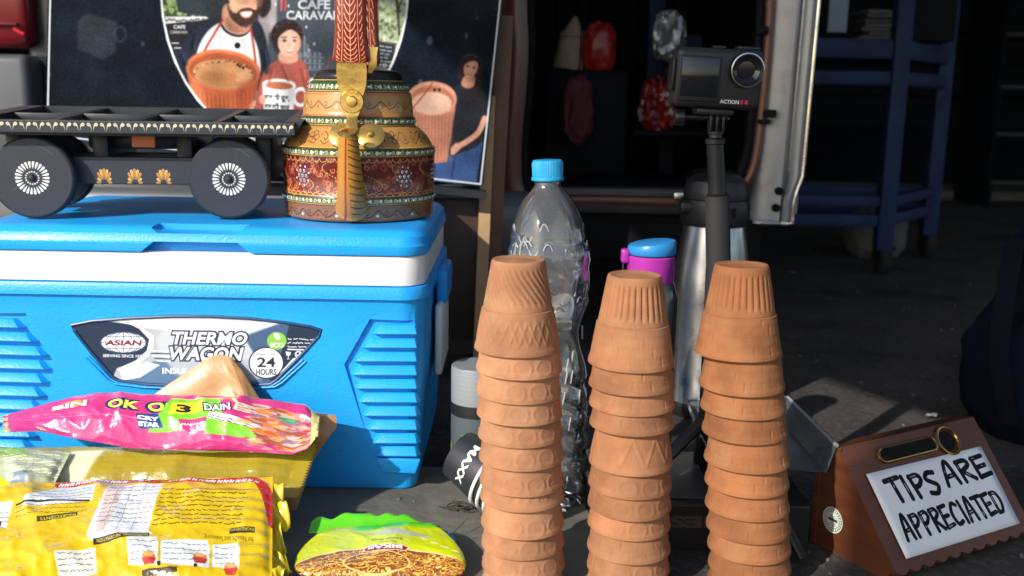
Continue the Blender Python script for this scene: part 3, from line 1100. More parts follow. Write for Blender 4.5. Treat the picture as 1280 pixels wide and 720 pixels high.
for (a, b) in (((340, 84), (336, 100)), ((376, 84), (382, 110)), ((352, 80), (360, 98)), ((384, 96), (384, 130))):
    K.stroke([a, b], 4, (112, 54, 50), .5)
    K.stroke([(a[0] + 3, a[1]), (b[0] + 3, b[1])], 2, (190, 112, 100), .5)
inside = Canvas(K.w, K.h, (0, 0, 0), Mb)
inside.poly(ovp, (255, 255, 255))
msk = inside.a[..., :1]
base_outside = Canvas(K.w, K.h, (21, 27, 36), Mb)
# keep the picture inside its oval: paint the surround back outside the white ring
ring_out = Canvas(K.w, K.h, (0, 0, 0), Mb)
ring_out.ell(ov['cx'], ov['cy'], ov['rx'] + 3, ov['ry'] + 3, (255, 255, 255))
mo = ring_out.a[..., :1]
K2 = Canvas(K.w, K.h, (21, 27, 36), Mb)
K2.poly([(100, 22), (112, 14), (148, 24), (146, 62), (130, 72), (98, 58)], (52, 58, 66), .7, 3)
K2.ring(152, 40, 7, 9, 3, (52, 58, 66), .7)
for (x, y, r) in ((180, 52, 3), (63, 90, 3), (535, 48, 6), (580, 42, 3), (592, 20, 2), (525, 100, 4)):
    K2.ell(x, y, r * .6, r, (110, 116, 124), .6, 2)
white = np.ones_like(K.a) * (np.array(W_, np.float32) / 255)
K.a = K.a * msk + (1 - msk) * (white * mo + K2.a * (1 - mo))
# the woman with the big cup, outside the oval
K.poly([(545, 226), (548, 196), (566, 176), (606, 176), (600, 230), (546, 231)], (52, 74, 116), 1, .8)
K.stroke([(572, 192), (568, 230)], 2, (36, 52, 84), .8)
K.poly([(562, 190), (564, 120), (572, 104), (584, 100), (602, 108), (611, 130), (611, 146), (603, 150), (604, 178), (580, 190)], (36, 38, 44), 1, .8, 3)
K.poly([(571, 92), (572, 74), (582, 64), (596, 66), (601, 78), (600, 110), (590, 124), (586, 100), (576, 98)], (44, 35, 34), 1, .8, 4)
K.poly([(580, 92), (592, 92), (592, 104), (584, 108), (576, 103)], (166, 118, 94), 1, .8, 3)
K.ell(587, 82, 8.6, 12, (186, 138, 112), 1, .6, .25)
K.poly([(577, 80), (580, 70), (590, 68), (598, 76), (590, 73), (582, 76)], (44, 35, 34), 1, .8, 3)
for (x, y) in ((583, 80), (591, 82)):
    K.ell(x, y, 1.8, 1.1, (40, 28, 28), 1, .4)
K.stroke([(582, 90), (588, 91)], 1.4, (150, 70, 66))
K.ring(586, 69, 8, 3, 1.3, (60, 60, 64), 1, .2, PI, 2 * PI)
K.stroke([(607, 146), (600, 164), (586, 176), (572, 184)], 7, (184, 134, 110), 1, 4)
K.poly([(510, 118), (520, 202), (540, 206), (562, 202), (571, 122)], (164, 112, 92), 1, .6)
for k in range(13):
    x = 515 + 4.3 * k
    K.stroke([(x, 140 - 4 * math.sin(PI * k / 12)), (x + 3 - .3 * k, 203)], 1.5, (132, 84, 68), .7)
K.ell(540, 121, 31, 22, (186, 132, 110), 1, .5, .05)
K.ell(540, 123, 27.5, 18, (150, 98, 80), 1, .5, .05)
K.ell(540, 127, 25, 14.5, (190, 154, 134), 1, .6, .05)
K.stroke([(540, 101), (530, 116), (514, 136)], 1.6, (140, 52, 48), 1, 4)
for x in (543, 549):
    K.ell(x, 110, 1.6, 2.4, (38, 28, 26))
K.poly([(566, 186), (572, 178), (580, 180), (576, 188), (568, 194)], (188, 140, 116), 1, .6, 3)
for c_ in range(3):
    K.a[..., c_] = blur(K.a[..., c_], 1)
lowf = blur(K.rng.normal(0, 1, (K.h, K.w)).astype(np.float32), 22)
K.a *= (1 + .10 * lowf / max(1e-6, lowf.std()))[..., None].clip(.8, 1.2)
K.grain(.022, 2)
# white line border, inside the edge
Kb = Canvas(K.w, K.h, (0, 0, 0))
K.M = None
w_, h_ = K.w, K.h
K.stroke([(6, 6), (w_ - 6, 6), (w_ - 6, h_ - 6), (6, h_ - 6), (6, 6)], 5, (200, 206, 214))
poster_img = K.image('poster_print')

poster = thing('poster_board', 'dark printed tea stall poster board with an oval family picture', 'poster board', BR + lfv * BW / 2, world=True)
nrm = Vector((0, -1, 0))
c4 = [BR, BR + upv * BH, BR + upv * BH + lfv * BW, BR + lfv * BW]
MB().prism([p - nrm * .001 for p in c4], -nrm * .010).build('backing', mat('board_edge', (.30, .31, .33), .6), poster)
pm = MB()
pm.add([p + nrm * .0005 for p in c4], [(0, 1, 2, 3)], uv=[(1, 0), (1, 1), (0, 1), (0, 0)])
pm.build('print', mat('poster_gloss', (1, 1, 1), .4, img=poster_img, spec=.03, bump=.05, bscale=40, bdist=.004), poster)

M_pine = mat('pine_wood', (.52, .33, .17), .6, var=.3, vscale=6, bump=.3, bscale=120, dirt=(.16, .08, .035), dscale=14, damt=.6)
M_dkwood = mat('dark_wood', (.055, .028, .020), .5, var=.35, vscale=7, bump=.2, bscale=100)
easel = thing('easel', 'pale wooden easel that carries the poster board behind the cooler', 'easel', (BR.x - .1, 1.6, 0), world=True)


def plank(a, b, w, t, m, nm, par, flat=(0, 1, 0)):
    a, b = Vector(a), Vector(b)
    mb = MB()
    d = (b - a).normalized()
    s = d.cross(Vector(flat)).normalized()
    n_ = s.cross(d)
    vs_ = [a + s * w / 2 * i + n_ * t / 2 * j for i, j in ((-1, -1), (1, -1), (1, 1), (-1, 1))]
    mb.prism(vs_, b - a)
    return mb.build(nm, m, par)


plank(at(599, 330, YB + .02) * 1 + Vector((0, 0, -.19)), at(612, 120, YB + .03), .018, .02, M_pine, 'leg', easel)
plank(at(616, 262, YB + .05) + Vector((-.004, 0, -.22)), at(632, 20, YB + .05), .024, .02, mat('brown_wood', (.17, .085, .05), .6, var=.3, vscale=8), 'leg', easel)
plank(Vector((-.215, YB + .03, 0)), Vector((-.20, YB + .035, .60)), .024, .02, M_pine, 'leg', easel)
plank(Vector((-.17, YB + .22, 0)), Vector((-.16, YB + .05, .62)), .024, .02, M_pine, 'leg', easel)
plank(BR + Vector((.006, -.004, -.008)) - upv * .004, BR + lfv * BW * .96 - upv * .010 + Vector((0, -.004, 0)), .034, .010, mat('dark_ledge', (.016, .022, .028), .4), 'ledge', easel, (0, 0, 1))
# low dark panel of the easel beneath the ledge
pa = MB().box((BR.x - .20, YB + .035, .17), (.42, .012, .24), .003)
pa.build('panel', M_dkwood, easel)
plank(Vector((BR.x - .40, YB + .024, .055)), Vector((BR.x + .0, YB + .024, .055)), .02, .018, M_dkwood, 'crossbar', easel)

# ================================================================== BLUE COOLER
YC = 1.057                       # front face
CX, HW, CD = -0.3465, 0.250, 0.325
ZL, ZW, ZB = 0.275, 0.2415, 0.0  # lid underside, white band underside, ground
ZT = 0.303
M_cool = mat('cooler_blue_plastic', (.012, .355, .88), .38, dirt=(.04, .30, .62), dscale=45, damt=.3, bump=.34, bscale=330, bdist=.0012, spec=.5, var=.05, vscale=12, rvar=.08)
M_white = mat('cooler_white_plastic', (.80, .80, .79), .38, bump=.05, bscale=200, dirt=(.5, .47, .43), dscale=26, damt=.25)
M_dkblue = mat('cooler_dark_blue_rim', (.01, .05, .14), .35)
cooler = thing('cooler_box', 'big blue cooler box with a white band and grey brand plate', 'cooler', (CX, YC + CD / 2, 0), world=True)


def rounded_rect(hw, hd, r, n=7):
    pts = []
    for (cx, cy, a0) in ((hw - r, -hd + r, -PI / 2), (hw - r, hd - r, 0), (-hw + r, hd - r, PI / 2), (-hw + r, -hd + r, PI)):
        for k in range(n + 1):
            a = a0 + PI / 2 * k / n
            pts.append((cx + r * math.cos(a), cy + r * math.sin(a)))
    return pts


def loft(levels, r=.028, cap=True):
    """levels: (z, grow) stack of rounded rectangles round the cooler's plan."""
    mb = MB()
    rings = []
    for z, gr in levels:
        rings.append([(CX + x, YC + CD / 2 + y, z) for x, y in rounded_rect(HW + gr, CD / 2 + gr, max(.006, r + gr))])
    n = len(rings[0])
    vs = [p for rg in rings for p in rg]
    fs = []
    for i in range(len(rings) - 1):
        for k in range(n):
            fs.append((i * n + k, i * n + (k + 1) % n, (i + 1) * n + (k + 1) % n, (i + 1) * n + k))
    if cap:
        fs.append(tuple(range(n - 1, -1, -1)))
        fs.append(tuple((len(rings) - 1) * n + k for k in range(n)))
    mb.add(vs, fs)
    return mb


def front(px, py, dy=0.0):
    return at(px, py, YC + dy)


body = loft([(0.0, -.014), (.004, -.010), (.012, -.009), (.16, -.001), (.224, 0), (.227, .001), (.2275, .005), (.2385, .005), (ZW - .0005, .0035)])
# sunken fields for the louvre ribs at both ends of the front
ribs_px = [(404, 463), (421, 449), (438, 438), (455, 436), (472, 440), (489, 445), (506, 450), (523, 455), (540, 461), (556, 466)]
xr_px = 526


def mirror(p):
    return Vector((2 * CX - p.x, p.y, p.z))


cutters = []
for side in (0, 1):
    outline = [front(462, 399), front(528, 402), front(527, 566), front(462, 562), front(430, 456)]
    if side:
        outline = [mirror(p) for p in outline]
    cutters.append(MB().prism([p + Vector((0, -.03, 0)) for p in outline], (0, .036, 0)).mesh('cut', None, 0))
lab_px = [(92, 408), (118, 403), (165, 399.5), (215, 397.5), (262, 397.5), (310, 400), (352, 404.5), (384, 409.5), (398, 414), (396, 421), (372, 446), (344, 473), (336, 478),
          (300, 480.5), (240, 481), (185, 478.5), (150, 474), (143, 470), (118, 442), (96, 415)]
lab_c = (245, 440)
rec = [front(lab_c[0] + (x - lab_c[0]) * 1.035, lab_c[1] + (y - lab_c[1]) * 1.09) for x, y in lab_px]
cutters.append(MB().prism([p + Vector((0, -.03, 0)) for p in rec], (0, .0335, 0)).mesh('cut', None, 0))
body_me = boolean(body.mesh('body', None, 35), cutters)
link_mesh('body', body_me, M_cool, cooler)
# ribs: wedges that stand proud at their lower lip, pointed at the inner end
for side in (0, 1):
    for (py, lx_) in ribs_px:
        a0, a1 = front(lx_, py + 15), front(xr_px, py + 15.5)
        t0, t1 = front(lx_ + 12, py + 2.5), front(xr_px - 6, py + 2.8)
        y_in = YC + .007
        o_ = -.0035
        vs = [(t0.x, y_in, t0.z), (t1.x, y_in, t1.z), (a1.x, y_in, a1.z), (a0.x, y_in, a0.z),
              (t0.x + .004, YC + .003, t0.z - .0005), (t1.x - .002, YC + .003, t1.z - .0005), (a1.x - .004, YC + o_, a1.z + .0030), (a0.x + .006, YC + o_, a0.z + .0030),
              (a1.x - .004, YC + o_ + .001, a1.z + .0012), (a0.x + .006, YC + o_ + .001, a0.z + .0012)]
        fs = [(0, 1, 5, 4), (4, 5, 6, 7), (7, 6, 8, 9), (9, 8, 2, 3), (0, 4, 7, 9, 3), (1, 2, 8, 6, 5)]
        if side:
            vs = [(2 * CX - x, y, z) for x, y, z in vs]
        m = MB().add(vs, fs)
        bm = bmesh.new()
        me = m.mesh('rib', None, 0)
        bm.from_mesh(me)
        bmesh.ops.bevel(bm, geom=list(bm.edges), offset=.0009, segments=2, profile=.5, affect='EDGES')
        m2 = MB()
        m2.bm(bm)
        m2.build('rib', M_cool, cooler)
    pts = [front(470, 572), front(526, 574), front(520, 592), front(478, 590)]
    if side:
        pts = [mirror(p) for p in pts]
    bmx = MB().prism([p + Vector((0, .004, 0)) for p in pts], (0, -.006, 0))
    bm = bmesh.new()
    bm.from_mesh(bmx.mesh('boss', None, 0))
    bmesh.ops.bevel(bm, geom=list(bm.edges), offset=.0018, segments=3, profile=.5, affect='EDGES')
    m2 = MB()
    m2.bm(bm)
    m2.build('boss', M_cool, cooler)
# rim round the brand plate
rim = [front(lab_c[0] + (x - lab_c[0]) * 1.02, lab_c[1] + (y - lab_c[1]) * 1.05, .001) for x, y in lab_px]
MB().tube(rim + rim[:2], .0019, 8, cap=False).build('plate_rim', M_dkblue, cooler)
for k, (dy_, s) in enumerate(((6, 1.055), (10, 1.085))):
    low_ = [(x, y) for x, y in lab_px if y > 440]
    MB().tube([front(lab_c[0] + (x - lab_c[0]) * s, y + dy_ * .55, .0008) for x, y in low_], .0012, 6).build('plate_bead', M_cool, cooler)

# printed plate
ML = fit([(92, 395), (398, 395), (92, 482), (398, 482)], [(0, 0), (1224, 0), (0, 348), (1224, 348)])
L_ = Canvas(1224, 348, (176, 182, 190), ML)
NAVY, LT, STEEL = (38, 52, 76), (228, 230, 234), (92, 122, 158)
L_.poly([(150, 396), (400, 396), (400, 430), (330, 418), (200, 412)], LT, 1, 4, 6)
L_.poly([(150, 470), (190, 452), (250, 446), (310, 450), (345, 470), (330, 486), (160, 486)], STEEL, 1, 3)
L_.poly([(195, 425), (245, 400), (320, 402), (345, 440), (320, 475), (240, 480)], (200, 205, 212), .8, 8, 6)
L_.poly([(305, 420), (350, 404), (402, 408), (402, 440), (360, 486), (330, 486), (322, 450)], (70, 96, 132), 1, 4)
L_.poly([(362, 405), (402, 410), (396, 424), (360, 468), (344, 484), (334, 470), (352, 440)], NAVY, 1, 1)
L_.poly([(345, 480), (378, 446), (374, 446), (366, 448), (350, 466)], (222, 226, 230), 1, .6)
L_.poly([(88, 396), (152, 404), (176, 408), (188, 424), (184, 440), (168, 452), (146, 460), (140, 474), (88, 430)], NAVY, 1, 1)
L_.poly([(152, 400), (172, 406), (192, 420), (190, 440), (172, 456), (150, 464), (146, 462), (170, 450), (183, 438), (186, 424), (174, 411)], (240, 240, 242), 1, .6)
L_.poly([(150, 463), (184, 452), (200, 456), (175, 472), (152, 476)], (240, 240, 242), .9, 1)
L_.ell(154, 428, 28.5, 13.2, (244, 244, 246))
for k in (-2, -1, 0, 1, 2):
    L_.ring(154, 428, abs(k) * 11 + .1, 12.8, .8, (72, 92, 126))
for y in (-7.5, 0, 7.5):
    w = 28 * math.sqrt(1 - (y / 13.2) ** 2)
    L_.stroke([(154 - w, 428 + y), (154 + w, 428 + y)], .8, (72, 92, 126))
L_.ring(154, 428, 28, 12.9, 1.2, (72, 92, 126))
L_.text('ASIAN', 154, 431.6, 6.6, (244, 244, 246), bold=.09, width=46, align='c', shear=.1)
L_.text('ASIAN', 154, 431.4, 6.2, (120, 40, 60), bold=.04, width=45, align='c', shear=.1)
L_.text('SERVING SINCE 1970', 154, 446.5, 3.5, (232, 234, 238), bold=.025, width=51, align='c', rot=.02)
for k in range(5):
    L_.stroke([(184 + 3 * k, 438 + 3.2 * k), (212, 439 + 3.2 * k)], 1.3, NAVY if k % 2 else (240, 240, 242))
for (b_, c_) in ((.115, NAVY), (.03, (248, 249, 250))):
    L_.text('THERMO', 262, 430, 14.8, c_, bold=b_, width=94 + b_ * 40, align='c', shear=.22, rot=.012)
    L_.text('WAGON', 258, 449.6, 15.6, c_, bold=b_, width=92 + b_ * 40, align='c', shear=.22, rot=.012)
L_.text('INSULATED BOX', 202, 466.8, 7.2, (236, 238, 242), bold=.03, width=96, rot=.012)
L_.ell(333, 453.5, 22.3, 20.2, NAVY)
L_.ell(333, 453.5, 20.6, 18.6, (232, 236, 240))
L_.text('Keeps Cool', 333, 444, 3.0, (70, 84, 110), width=22, align='c')
L_.text('24', 333, 458.5, 11.8, (34, 44, 64), bold=.02, width=23, align='c')
L_.text('HOURS', 333, 468.4, 7.2, (34, 44, 64), bold=.02, width=25, align='c')
L_.ell(346, 426, 12.4, 11.2, (118, 178, 72))
L_.ell(346, 426, 11.4, 10.2, (134, 194, 84))
L_.poly([(345, 424), (342, 416), (349, 418), (350, 424)], (240, 246, 232), 1, .4, 3)
L_.stroke([(346, 426), (348, 417)], .8, (118, 178, 72))
L_.text('ECO', 346.5, 433.6, 5.0, (246, 250, 240), bold=.03, width=17, align='c')
for k, y in enumerate((423.5, 428.3, 433)):
    L_.lines(360, y - 1.6, 393 - 5 * k, y + 1.6, 1, (214, 218, 226), 3, .03)
L_.stroke([(360, 436.5), (386, 437.5)], 1.6, (232, 234, 238))
L_.ring(373, 443, 3.6, 3.6, 1.6, (236, 238, 242))
L_.stroke([(371, 443), (373, 445), (376, 440)], 1.2, (236, 238, 242))
L_.poly([(357, 439), (364, 440), (363, 444), (361, 445), (361, 448), (363, 449), (358, 449), (360, 448), (360, 445), (358, 444)], (210, 214, 222))
L_.grain(.008)
lab_img = L_.image('plate_print')
pl = MB()


def lab_uv(p):
    x, y = lab_back[tuple(round(t, 6) for t in p)]
    q = np.array([x, y, 1]) @ ML
    return (q[0] / 1224, 1 - q[1] / 348)


lab3 = [front(x, y, .0015) for x, y in lab_px]
lab_back = {tuple(round(t, 6) for t in p): q for p, q in zip(lab3, lab_px)}
uvs = [lab_uv(p) for p in lab3]
pl.add([p + Vector((0, .002, 0)) for p in lab3] + lab3, [tuple(range(len(lab3) - 1, -1, -1)), tuple(range(len(lab3), 2 * len(lab3)))]
       + [(i, (i + 1) % len(lab3), len(lab3) + (i + 1) % len(lab3), len(lab3) + i) for i in range(len(lab3))], uv=uvs + uvs)
pl.build('brand_plate', mat('plate_gloss', (1, 1, 1), .3, img=lab_img, coat=.2), cooler, 0)

# white band
band = loft([(ZW, -.002), (ZW + .001, -.0005), (ZW + .004, 0), (ZL - .004, 0), (ZL - .001, -.0005), (ZL, -.002)])
band.build('white_band', M_white, cooler)
# lid with a scooped finger notch
lid = loft([(ZL + .0005, -.003), (ZL + .001, .002), (ZL + .003, .003), (ZL + .011, .003), (ZL + .013, .0015), (ZL + .021, .0), (ZT - .0035, -.004), (ZT - .001, -.008), (ZT, -.014)])
n0 = front(245, 300)
dx = .040
cut = MB().prism([(n0.x - .060, YC - .02, ZL - .01), (n0.x + .060, YC - .02, ZL - .01), (n0.x + .060, YC - .02, ZL + .001), (n0.x + .046, YC - .02, ZL + .0125),
                  (n0.x - .046, YC - .02, ZL + .0125), (n0.x - .060, YC - .02, ZL + .001)], (0, .035, 0))
scoop = MB().prism([(n0.x - .050, YC - .02, ZT + .01), (n0.x - .050, YC - .02, ZT - .002), (n0.x - .042, YC - .02, ZT - .0065), (n0.x + .042, YC - .02, ZT - .0065),
                    (n0.x + .050, YC - .02, ZT - .002), (n0.x + .050, YC - .02, ZT + .01)], (0, .052, 0))
# the lid's two long trays pressed into its top
lid_me = boolean(lid.mesh('lid', None, 35), [cut.mesh('cut', None, 0), scoop.mesh('cut', None, 0)])
lid_o = link_mesh('lid', lid_me, M_cool, cooler)
# white inner lip seen through the notch
MB().box((n0.x, YC + .018, ZL + .004), (.124, .004, .012)).build('notch_lining', M_dkblue, cooler)
# carrying handle on the right end: blue arm and white back plate
hx = CX + HW
ha = at(556, 360, YC + .12)
hb = MB()
hb.prism([(hx + .003, YC + .125, .238), (hx + .003, YC + .22, .238), (hx + .003, YC + .23, .225), (hx + .003, YC + .22, .195), (hx + .003, YC + .13, .195)], (.014, 0, 0))
bm = bmesh.new()
bm.from_mesh(hb.mesh('handle', None, 0))
bmesh.ops.bevel(bm, geom=list(bm.edges), offset=.005, segments=3, profile=.5, affect='EDGES')
hm = MB()
hm.bm(bm)
han = hm.build('handle', M_cool, cooler)
g_ = MB().box((hx + .008, YC + .165, .155), (.009, .12, .088), .004)
g_.build('handle_grip', M_white, han)
# foot pads
for sx in (-1, 1):
    for sy in (.03, CD - .03):
        MB().box((CX + sx * (HW - .05), YC + sy, .0005), (.05, .03, .002), .0005).build('foot', M_dull, cooler)

# ================================================================== TOY WAGON SERVING TRAY ON THE LID
M_wagon = mat('black_painted_wood', (.022, .026, .034), .42, var=.15, vscale=16, bump=.15, bscale=120, dirt=(.06, .065, .075), dscale=18, damt=.35)
YW = 1.12
w1, w2 = at(51, 222, YW), at(286, 226, YW)
zw = ZT + .0015 + .0455
WR = .0455
wl, wr_ = at(-33, 158, 1.10).x, at(364, 163, 1.10).x
wagon = thing('toy_wagon', 'black painted wooden toy wagon tray standing on the blue cooler lid', 'toy wagon', ((w1.x + w2.x) / 2, YW + .1, ZT), world=True)
# wheel print
Wc = Canvas(512, 512, (46, 52, 62))
for k in range(26):
    a = 2 * PI * k / 26
    r0, r1 = 62, 112
    ca, sa = math.cos(a), math.sin(a)
    Wc.poly([(256 + r0 * ca, 256 + r0 * sa), (256 + (r1 - 8) * ca - 8.5 * sa, 256 + (r1 - 8) * sa + 8.5 * ca), (256 + r1 * ca, 256 + r1 * sa), (256 + (r1 - 8) * ca + 8.5 * sa, 256 + (r1 - 8) * sa - 8.5 * ca)],
            (226, 228, 226), 1, 0, 3)
for k in range(16):
    a = 2 * PI * k / 16
    Wc.ell(256 + 42 * math.cos(a), 256 + 42 * math.sin(a), 5.6, 5.6, (214, 216, 214))
Wc.ell(256, 256, 23, 23, (30, 34, 42))
Wc.stroke([(120, 340), (190, 300)], 2, (120, 124, 130), .7)
Wc.stroke([(250, 36), (330, 52), (400, 100)], 4, (104, 110, 118), .6, 5)
Wc.grain(.02, 2)
M_wheel = mat('painted_wheel_face', (1, 1, 1), .45, img=Wc.image('wheel_print'), bump=.15, bscale=120)


def wheel(x, y, face):
    w = MB().lathe([(0, .007), (WR - .002, .007), (WR, .005), (WR, -.005), (WR - .002, -.007), (0, -.007)], 56,
                   Matrix.Translation((x, y, zw)) @ Matrix.Rotation(PI / 2, 4, 'X')).build('wheel', M_wagon, wagon)
    if face:
        pts = [(x + (WR - .003) * math.cos(t), y - .0076, zw + (WR - .003) * math.sin(t)) for t in np.linspace(0, 2 * PI, 56, endpoint=False)]
        uv = [(.5 + .5 * math.cos(t), .5 + .5 * math.sin(t)) for t in np.linspace(0, 2 * PI, 56, endpoint=False)]
        MB().add(pts, [tuple(range(56))], uv=uv).build('wheel_face', M_wheel, w, 0)
        MB().lathe([(0, .0035), (.0022, .003), (.0036, .0005), (.0038, 0)], 16, Matrix.Translation((x, y - .0078, zw)) @ Matrix.Rotation(PI / 2, 4, 'X')).build('hub_peg', M_wagon, w)


wagon.rotation_euler = (0, 0, math.radians(7))
wagon.location.x -= .014
for x in (w1.x, w2.x):
    wheel(x, YW, True)
    wheel(x - .012, YW + .115, False)
    MB().tube([(x, YW + .005, zw), (x - .011, YW + .11, zw)], .006, 12).build('axle', M_wagon, wagon)
# chassis side boards with fan motifs
zc0, zc1 = at(200, 231, YW + .012).z, at(200, 197, YW + .012).z
Fc = Canvas(1024, 150, (46, 52, 62))
cxl, cxr = w1.x + .012, w2.x - .012
fx = [at(x, 220, YW + .012).x for x in (135, 172, 207)]
for x in fx:
    u = (x - cxl) / (cxr - cxl) * 1024
    for k in range(9):
        a = PI * (k + .0) / 8
        ca, sa = math.cos(a), -math.sin(a)
        r0, r1 = 18, 56 if 2 <= k <= 6 else 46
        Fc.poly([(u + r0 * ca, 146 + r0 * sa), (u + (r1 - 8) * ca - 8 * sa, 146 + (r1 - 8) * 1.5 * sa + 8 * ca), (u + r1 * ca, 146 + r1 * 1.5 * sa), (u + (r1 - 8) * ca + 8 * sa, 146 + (r1 - 8) * 1.5 * sa - 8 * ca)],
                (232, 196, 120) if k % 2 else (226, 150, 60), 1, 0, 3)
        Fc.stroke([(u + r0 * 1.2 * ca, 146 + r0 * 1.6 * sa), (u + (r1 - 6) * ca, 146 + (r1 - 6) * 1.5 * sa)], 3, (150, 84, 30))
Fc.grain(.02, 2)
M_fan = mat('painted_chassis', (1, 1, 1), .45, img=Fc.image('fan_print'), bump=.15, bscale=120)
for k, yy in enumerate((YW + .012, YW + .095)):
    MB().box(((cxl + cxr) / 2, yy + .006, (zc0 + zc1) / 2), (cxr - cxl, .011, zc1 - zc0), .0015).build('side_board', M_wagon, wagon)
fc = MB().add([(cxl + .001, YW + .0111, zc0 + .001), (cxr - .001, YW + .0111, zc0 + .001), (cxr - .001, YW + .0111, zc1 - .001), (cxl + .001, YW + .0111, zc1 - .001)],
              [(0, 1, 2, 3)], uv=[(0, 0), (1, 0), (1, 1), (0, 1)])
fc.build('fan_border', M_fan, wagon, 0)
# rounded brackets that carry the tray
zt0 = at(180, 167, 1.10).z
for x in (w1.x + .065, w1.x - .03, w2.x - .055, w2.x + .035):
    MB().box((x, YW + .093, (zw + zt0) / 2 - .0), (.018, .13, zt0 - zw + .012), .003).build('bracket', M_wagon, wagon)
brk = MB().box(((w1.x + w2.x) / 2, YW + .10, (zc1 + zt0) / 2 + .002), ((w2.x - w1.x) - .09, .10, .018), .004)
brk.build('bearer', M_wagon, wagon)
# tray: floor, walls tilted outward, dividers; front edge carries a painted border
yf, yb = 1.095, 1.325
zf1, zf0 = at(180, 151.5, yf).z, at(180, 167.5, yf).z
zb1 = at(190, 134, yb).z
rise = (zb1 - zf1) / (yb - yf)


def tz(y):
    return zf1 + (y - yf) * rise


tf = MB()
tf.prism([(wl + .004, yf + .012, tz(yf) - .012), (wr_ - .004, yf + .012, tz(yf) - .012), (wr_ - .004, yb - .012, tz(yb) - .012), (wl + .004, yb - .012, tz(yb) - .012)], (0, 0, -.005))
tf.build('tray_floor', M_wagon, wagon)
for nm, a, b in (('front', (wl, yf), (wr_, yf)), ('back', (wl, yb), (wr_ + .006, yb))):
    s = 1 if nm == 'front' else -1
    mb = MB()
    y0_ = a[1]
    vs = [(a[0], y0_, tz(y0_) - (zf1 - zf0)), (b[0], y0_, tz(y0_) - (zf1 - zf0)), (b[0], y0_, tz(y0_)), (a[0], y0_, tz(y0_)),
          (a[0], y0_ + s * .010, tz(y0_) - (zf1 - zf0)), (b[0], y0_ + s * .010, tz(y0_) - (zf1 - zf0)), (b[0], y0_ + s * .010, tz(y0_)), (a[0], y0_ + s * .010, tz(y0_))]
    mb.add(vs, [(0, 1, 2, 3), (5, 4, 7, 6), (3, 2, 6, 7), (1, 0, 4, 5), (0, 3, 7, 4), (2, 1, 5, 6)])
    mb.build('tray_rail', M_wagon, wagon)
for (x, sx) in ((wl, -1), (wr_, 1)):
    mb = MB()
    xi, xo = x - sx * .012, x + sx * .008
    vs = []
    for y in (yf + .0105, yb - .0105):
        vs += [(x - sx * .010, y, tz(y) - (zf1 - zf0)), (x, y, tz(y) - (zf1 - zf0)), (xo, y, tz(y) + .001), (xi, y, tz(y) + .0005)]
    mb.add(vs, [(0, 1, 2, 3), (4, 7, 6, 5), (0, 4, 5, 1), (1, 5, 6, 2), (2, 6, 7, 3), (3, 7, 4, 0)])
    mb.build('tray_end', M_wagon, wagon)
xm = np.linspace(wl, wr_, 5)
for x in xm[1:-1]:
    mb = MB()
    vs = []
    for y in (yf + .0105, yb - .0105):
        vs += [(x - .004, y, tz(y) - .0118), (x + .004, y, tz(y) - .0118), (x + .004, y, tz(y) - .001), (x - .004, y, tz(y) - .001)]
    mb.add(vs, [(0, 1, 2, 3), (4, 7, 6, 5), (0, 4, 5, 1), (1, 5, 6, 2), (2, 6, 7, 3), (3, 7, 4, 0)])
    mb.build('divider', M_wagon, wagon)
ym = (yf + yb) / 2
for i in range(4):
    mb = MB()
    x0_, x1_ = xm[i] + .0045, xm[i + 1] - .0045
    mb.box(((x0_ + x1_) / 2, ym, tz(ym) - .0065), (x1_ - x0_, .007, .011), .0008)
    mb.build('divider', M_wagon, wagon)
# painted paisley border
Pc = Canvas(2048, 84, (46, 52, 62))
n = 25
for k in range(n):
    x = 2048 * (k + .5) / n
    for s, c in ((1, (228, 214, 176)), (-1, (206, 196, 168))):
        Pc.poly([(x + s * 3, 76), (x + s * 8, 40), (x + s * 12, 22), (x + s * 24, 12), (x + s * 35, 24), (x + s * 27, 38), (x + s * 15, 38), (x + s * 8, 56)], c, 1, 0, 4)
        Pc.stroke([(x + s * 20, 26), (x + s * 27, 24)], 3, (150, 120, 60))
Pc.stroke([(0, 3), (2048, 3)], 4, (120, 124, 130), .6)
Pc.grain(.02, 2)
M_pais = mat('painted_border', (1, 1, 1), .45, img=Pc.image('border_print'), bump=.15, bscale=120)
h_ = zf1 - zf0
MB().add([(wl + .0005, yf - .0006, zf0 + .0006), (wr_ - .0005, yf - .0006, zf0 + .0006), (wr_ - .0005, yf - .0006, zf1 - .0006), (wl + .0005, yf - .0006, zf1 - .0006)],
         [(0, 1, 2, 3)], uv=[(0, 0), (1, 0), (1, 1), (0, 1)]).build('painted_border', M_pais, wagon, 0)
# orange scrap under the tray
sc_ = at(178, 172, 1.115)
single('orange_card', MB().box((sc_.x, 1.118, zf0 - .0085), (.026, .004, .015), .001), mat('orange_card', (.45, .12, .04), .7), 'small orange card wedged under the black wagon tray', 'card', (sc_.x, 1.118, zf0 - .016))

# ================================================================== PAINTED KETTLE
KP = Vector(at(450, 268, 1.20))
KP.z = ZT + .0008
kettle = thing('painted_kettle', 'gold and red hand painted kettle studded with mirrors on the cooler lid', 'kettle', KP)
kettle.rotation_euler = (0, 0, math.atan2(KP.x, KP.y) * -1 + math.radians(-5.5))
KW, KH = 2400, 640
HTOP = .172
kc = Canvas(KW, KH, (150, 92, 40))


def kz(z):
    return KH * (1 - z / HTOP)


def kband(z0, z1, col):
    kc.poly([(0, kz(z1)), (KW, kz(z1)), (KW, kz(z0)), (0, kz(z0))], col)


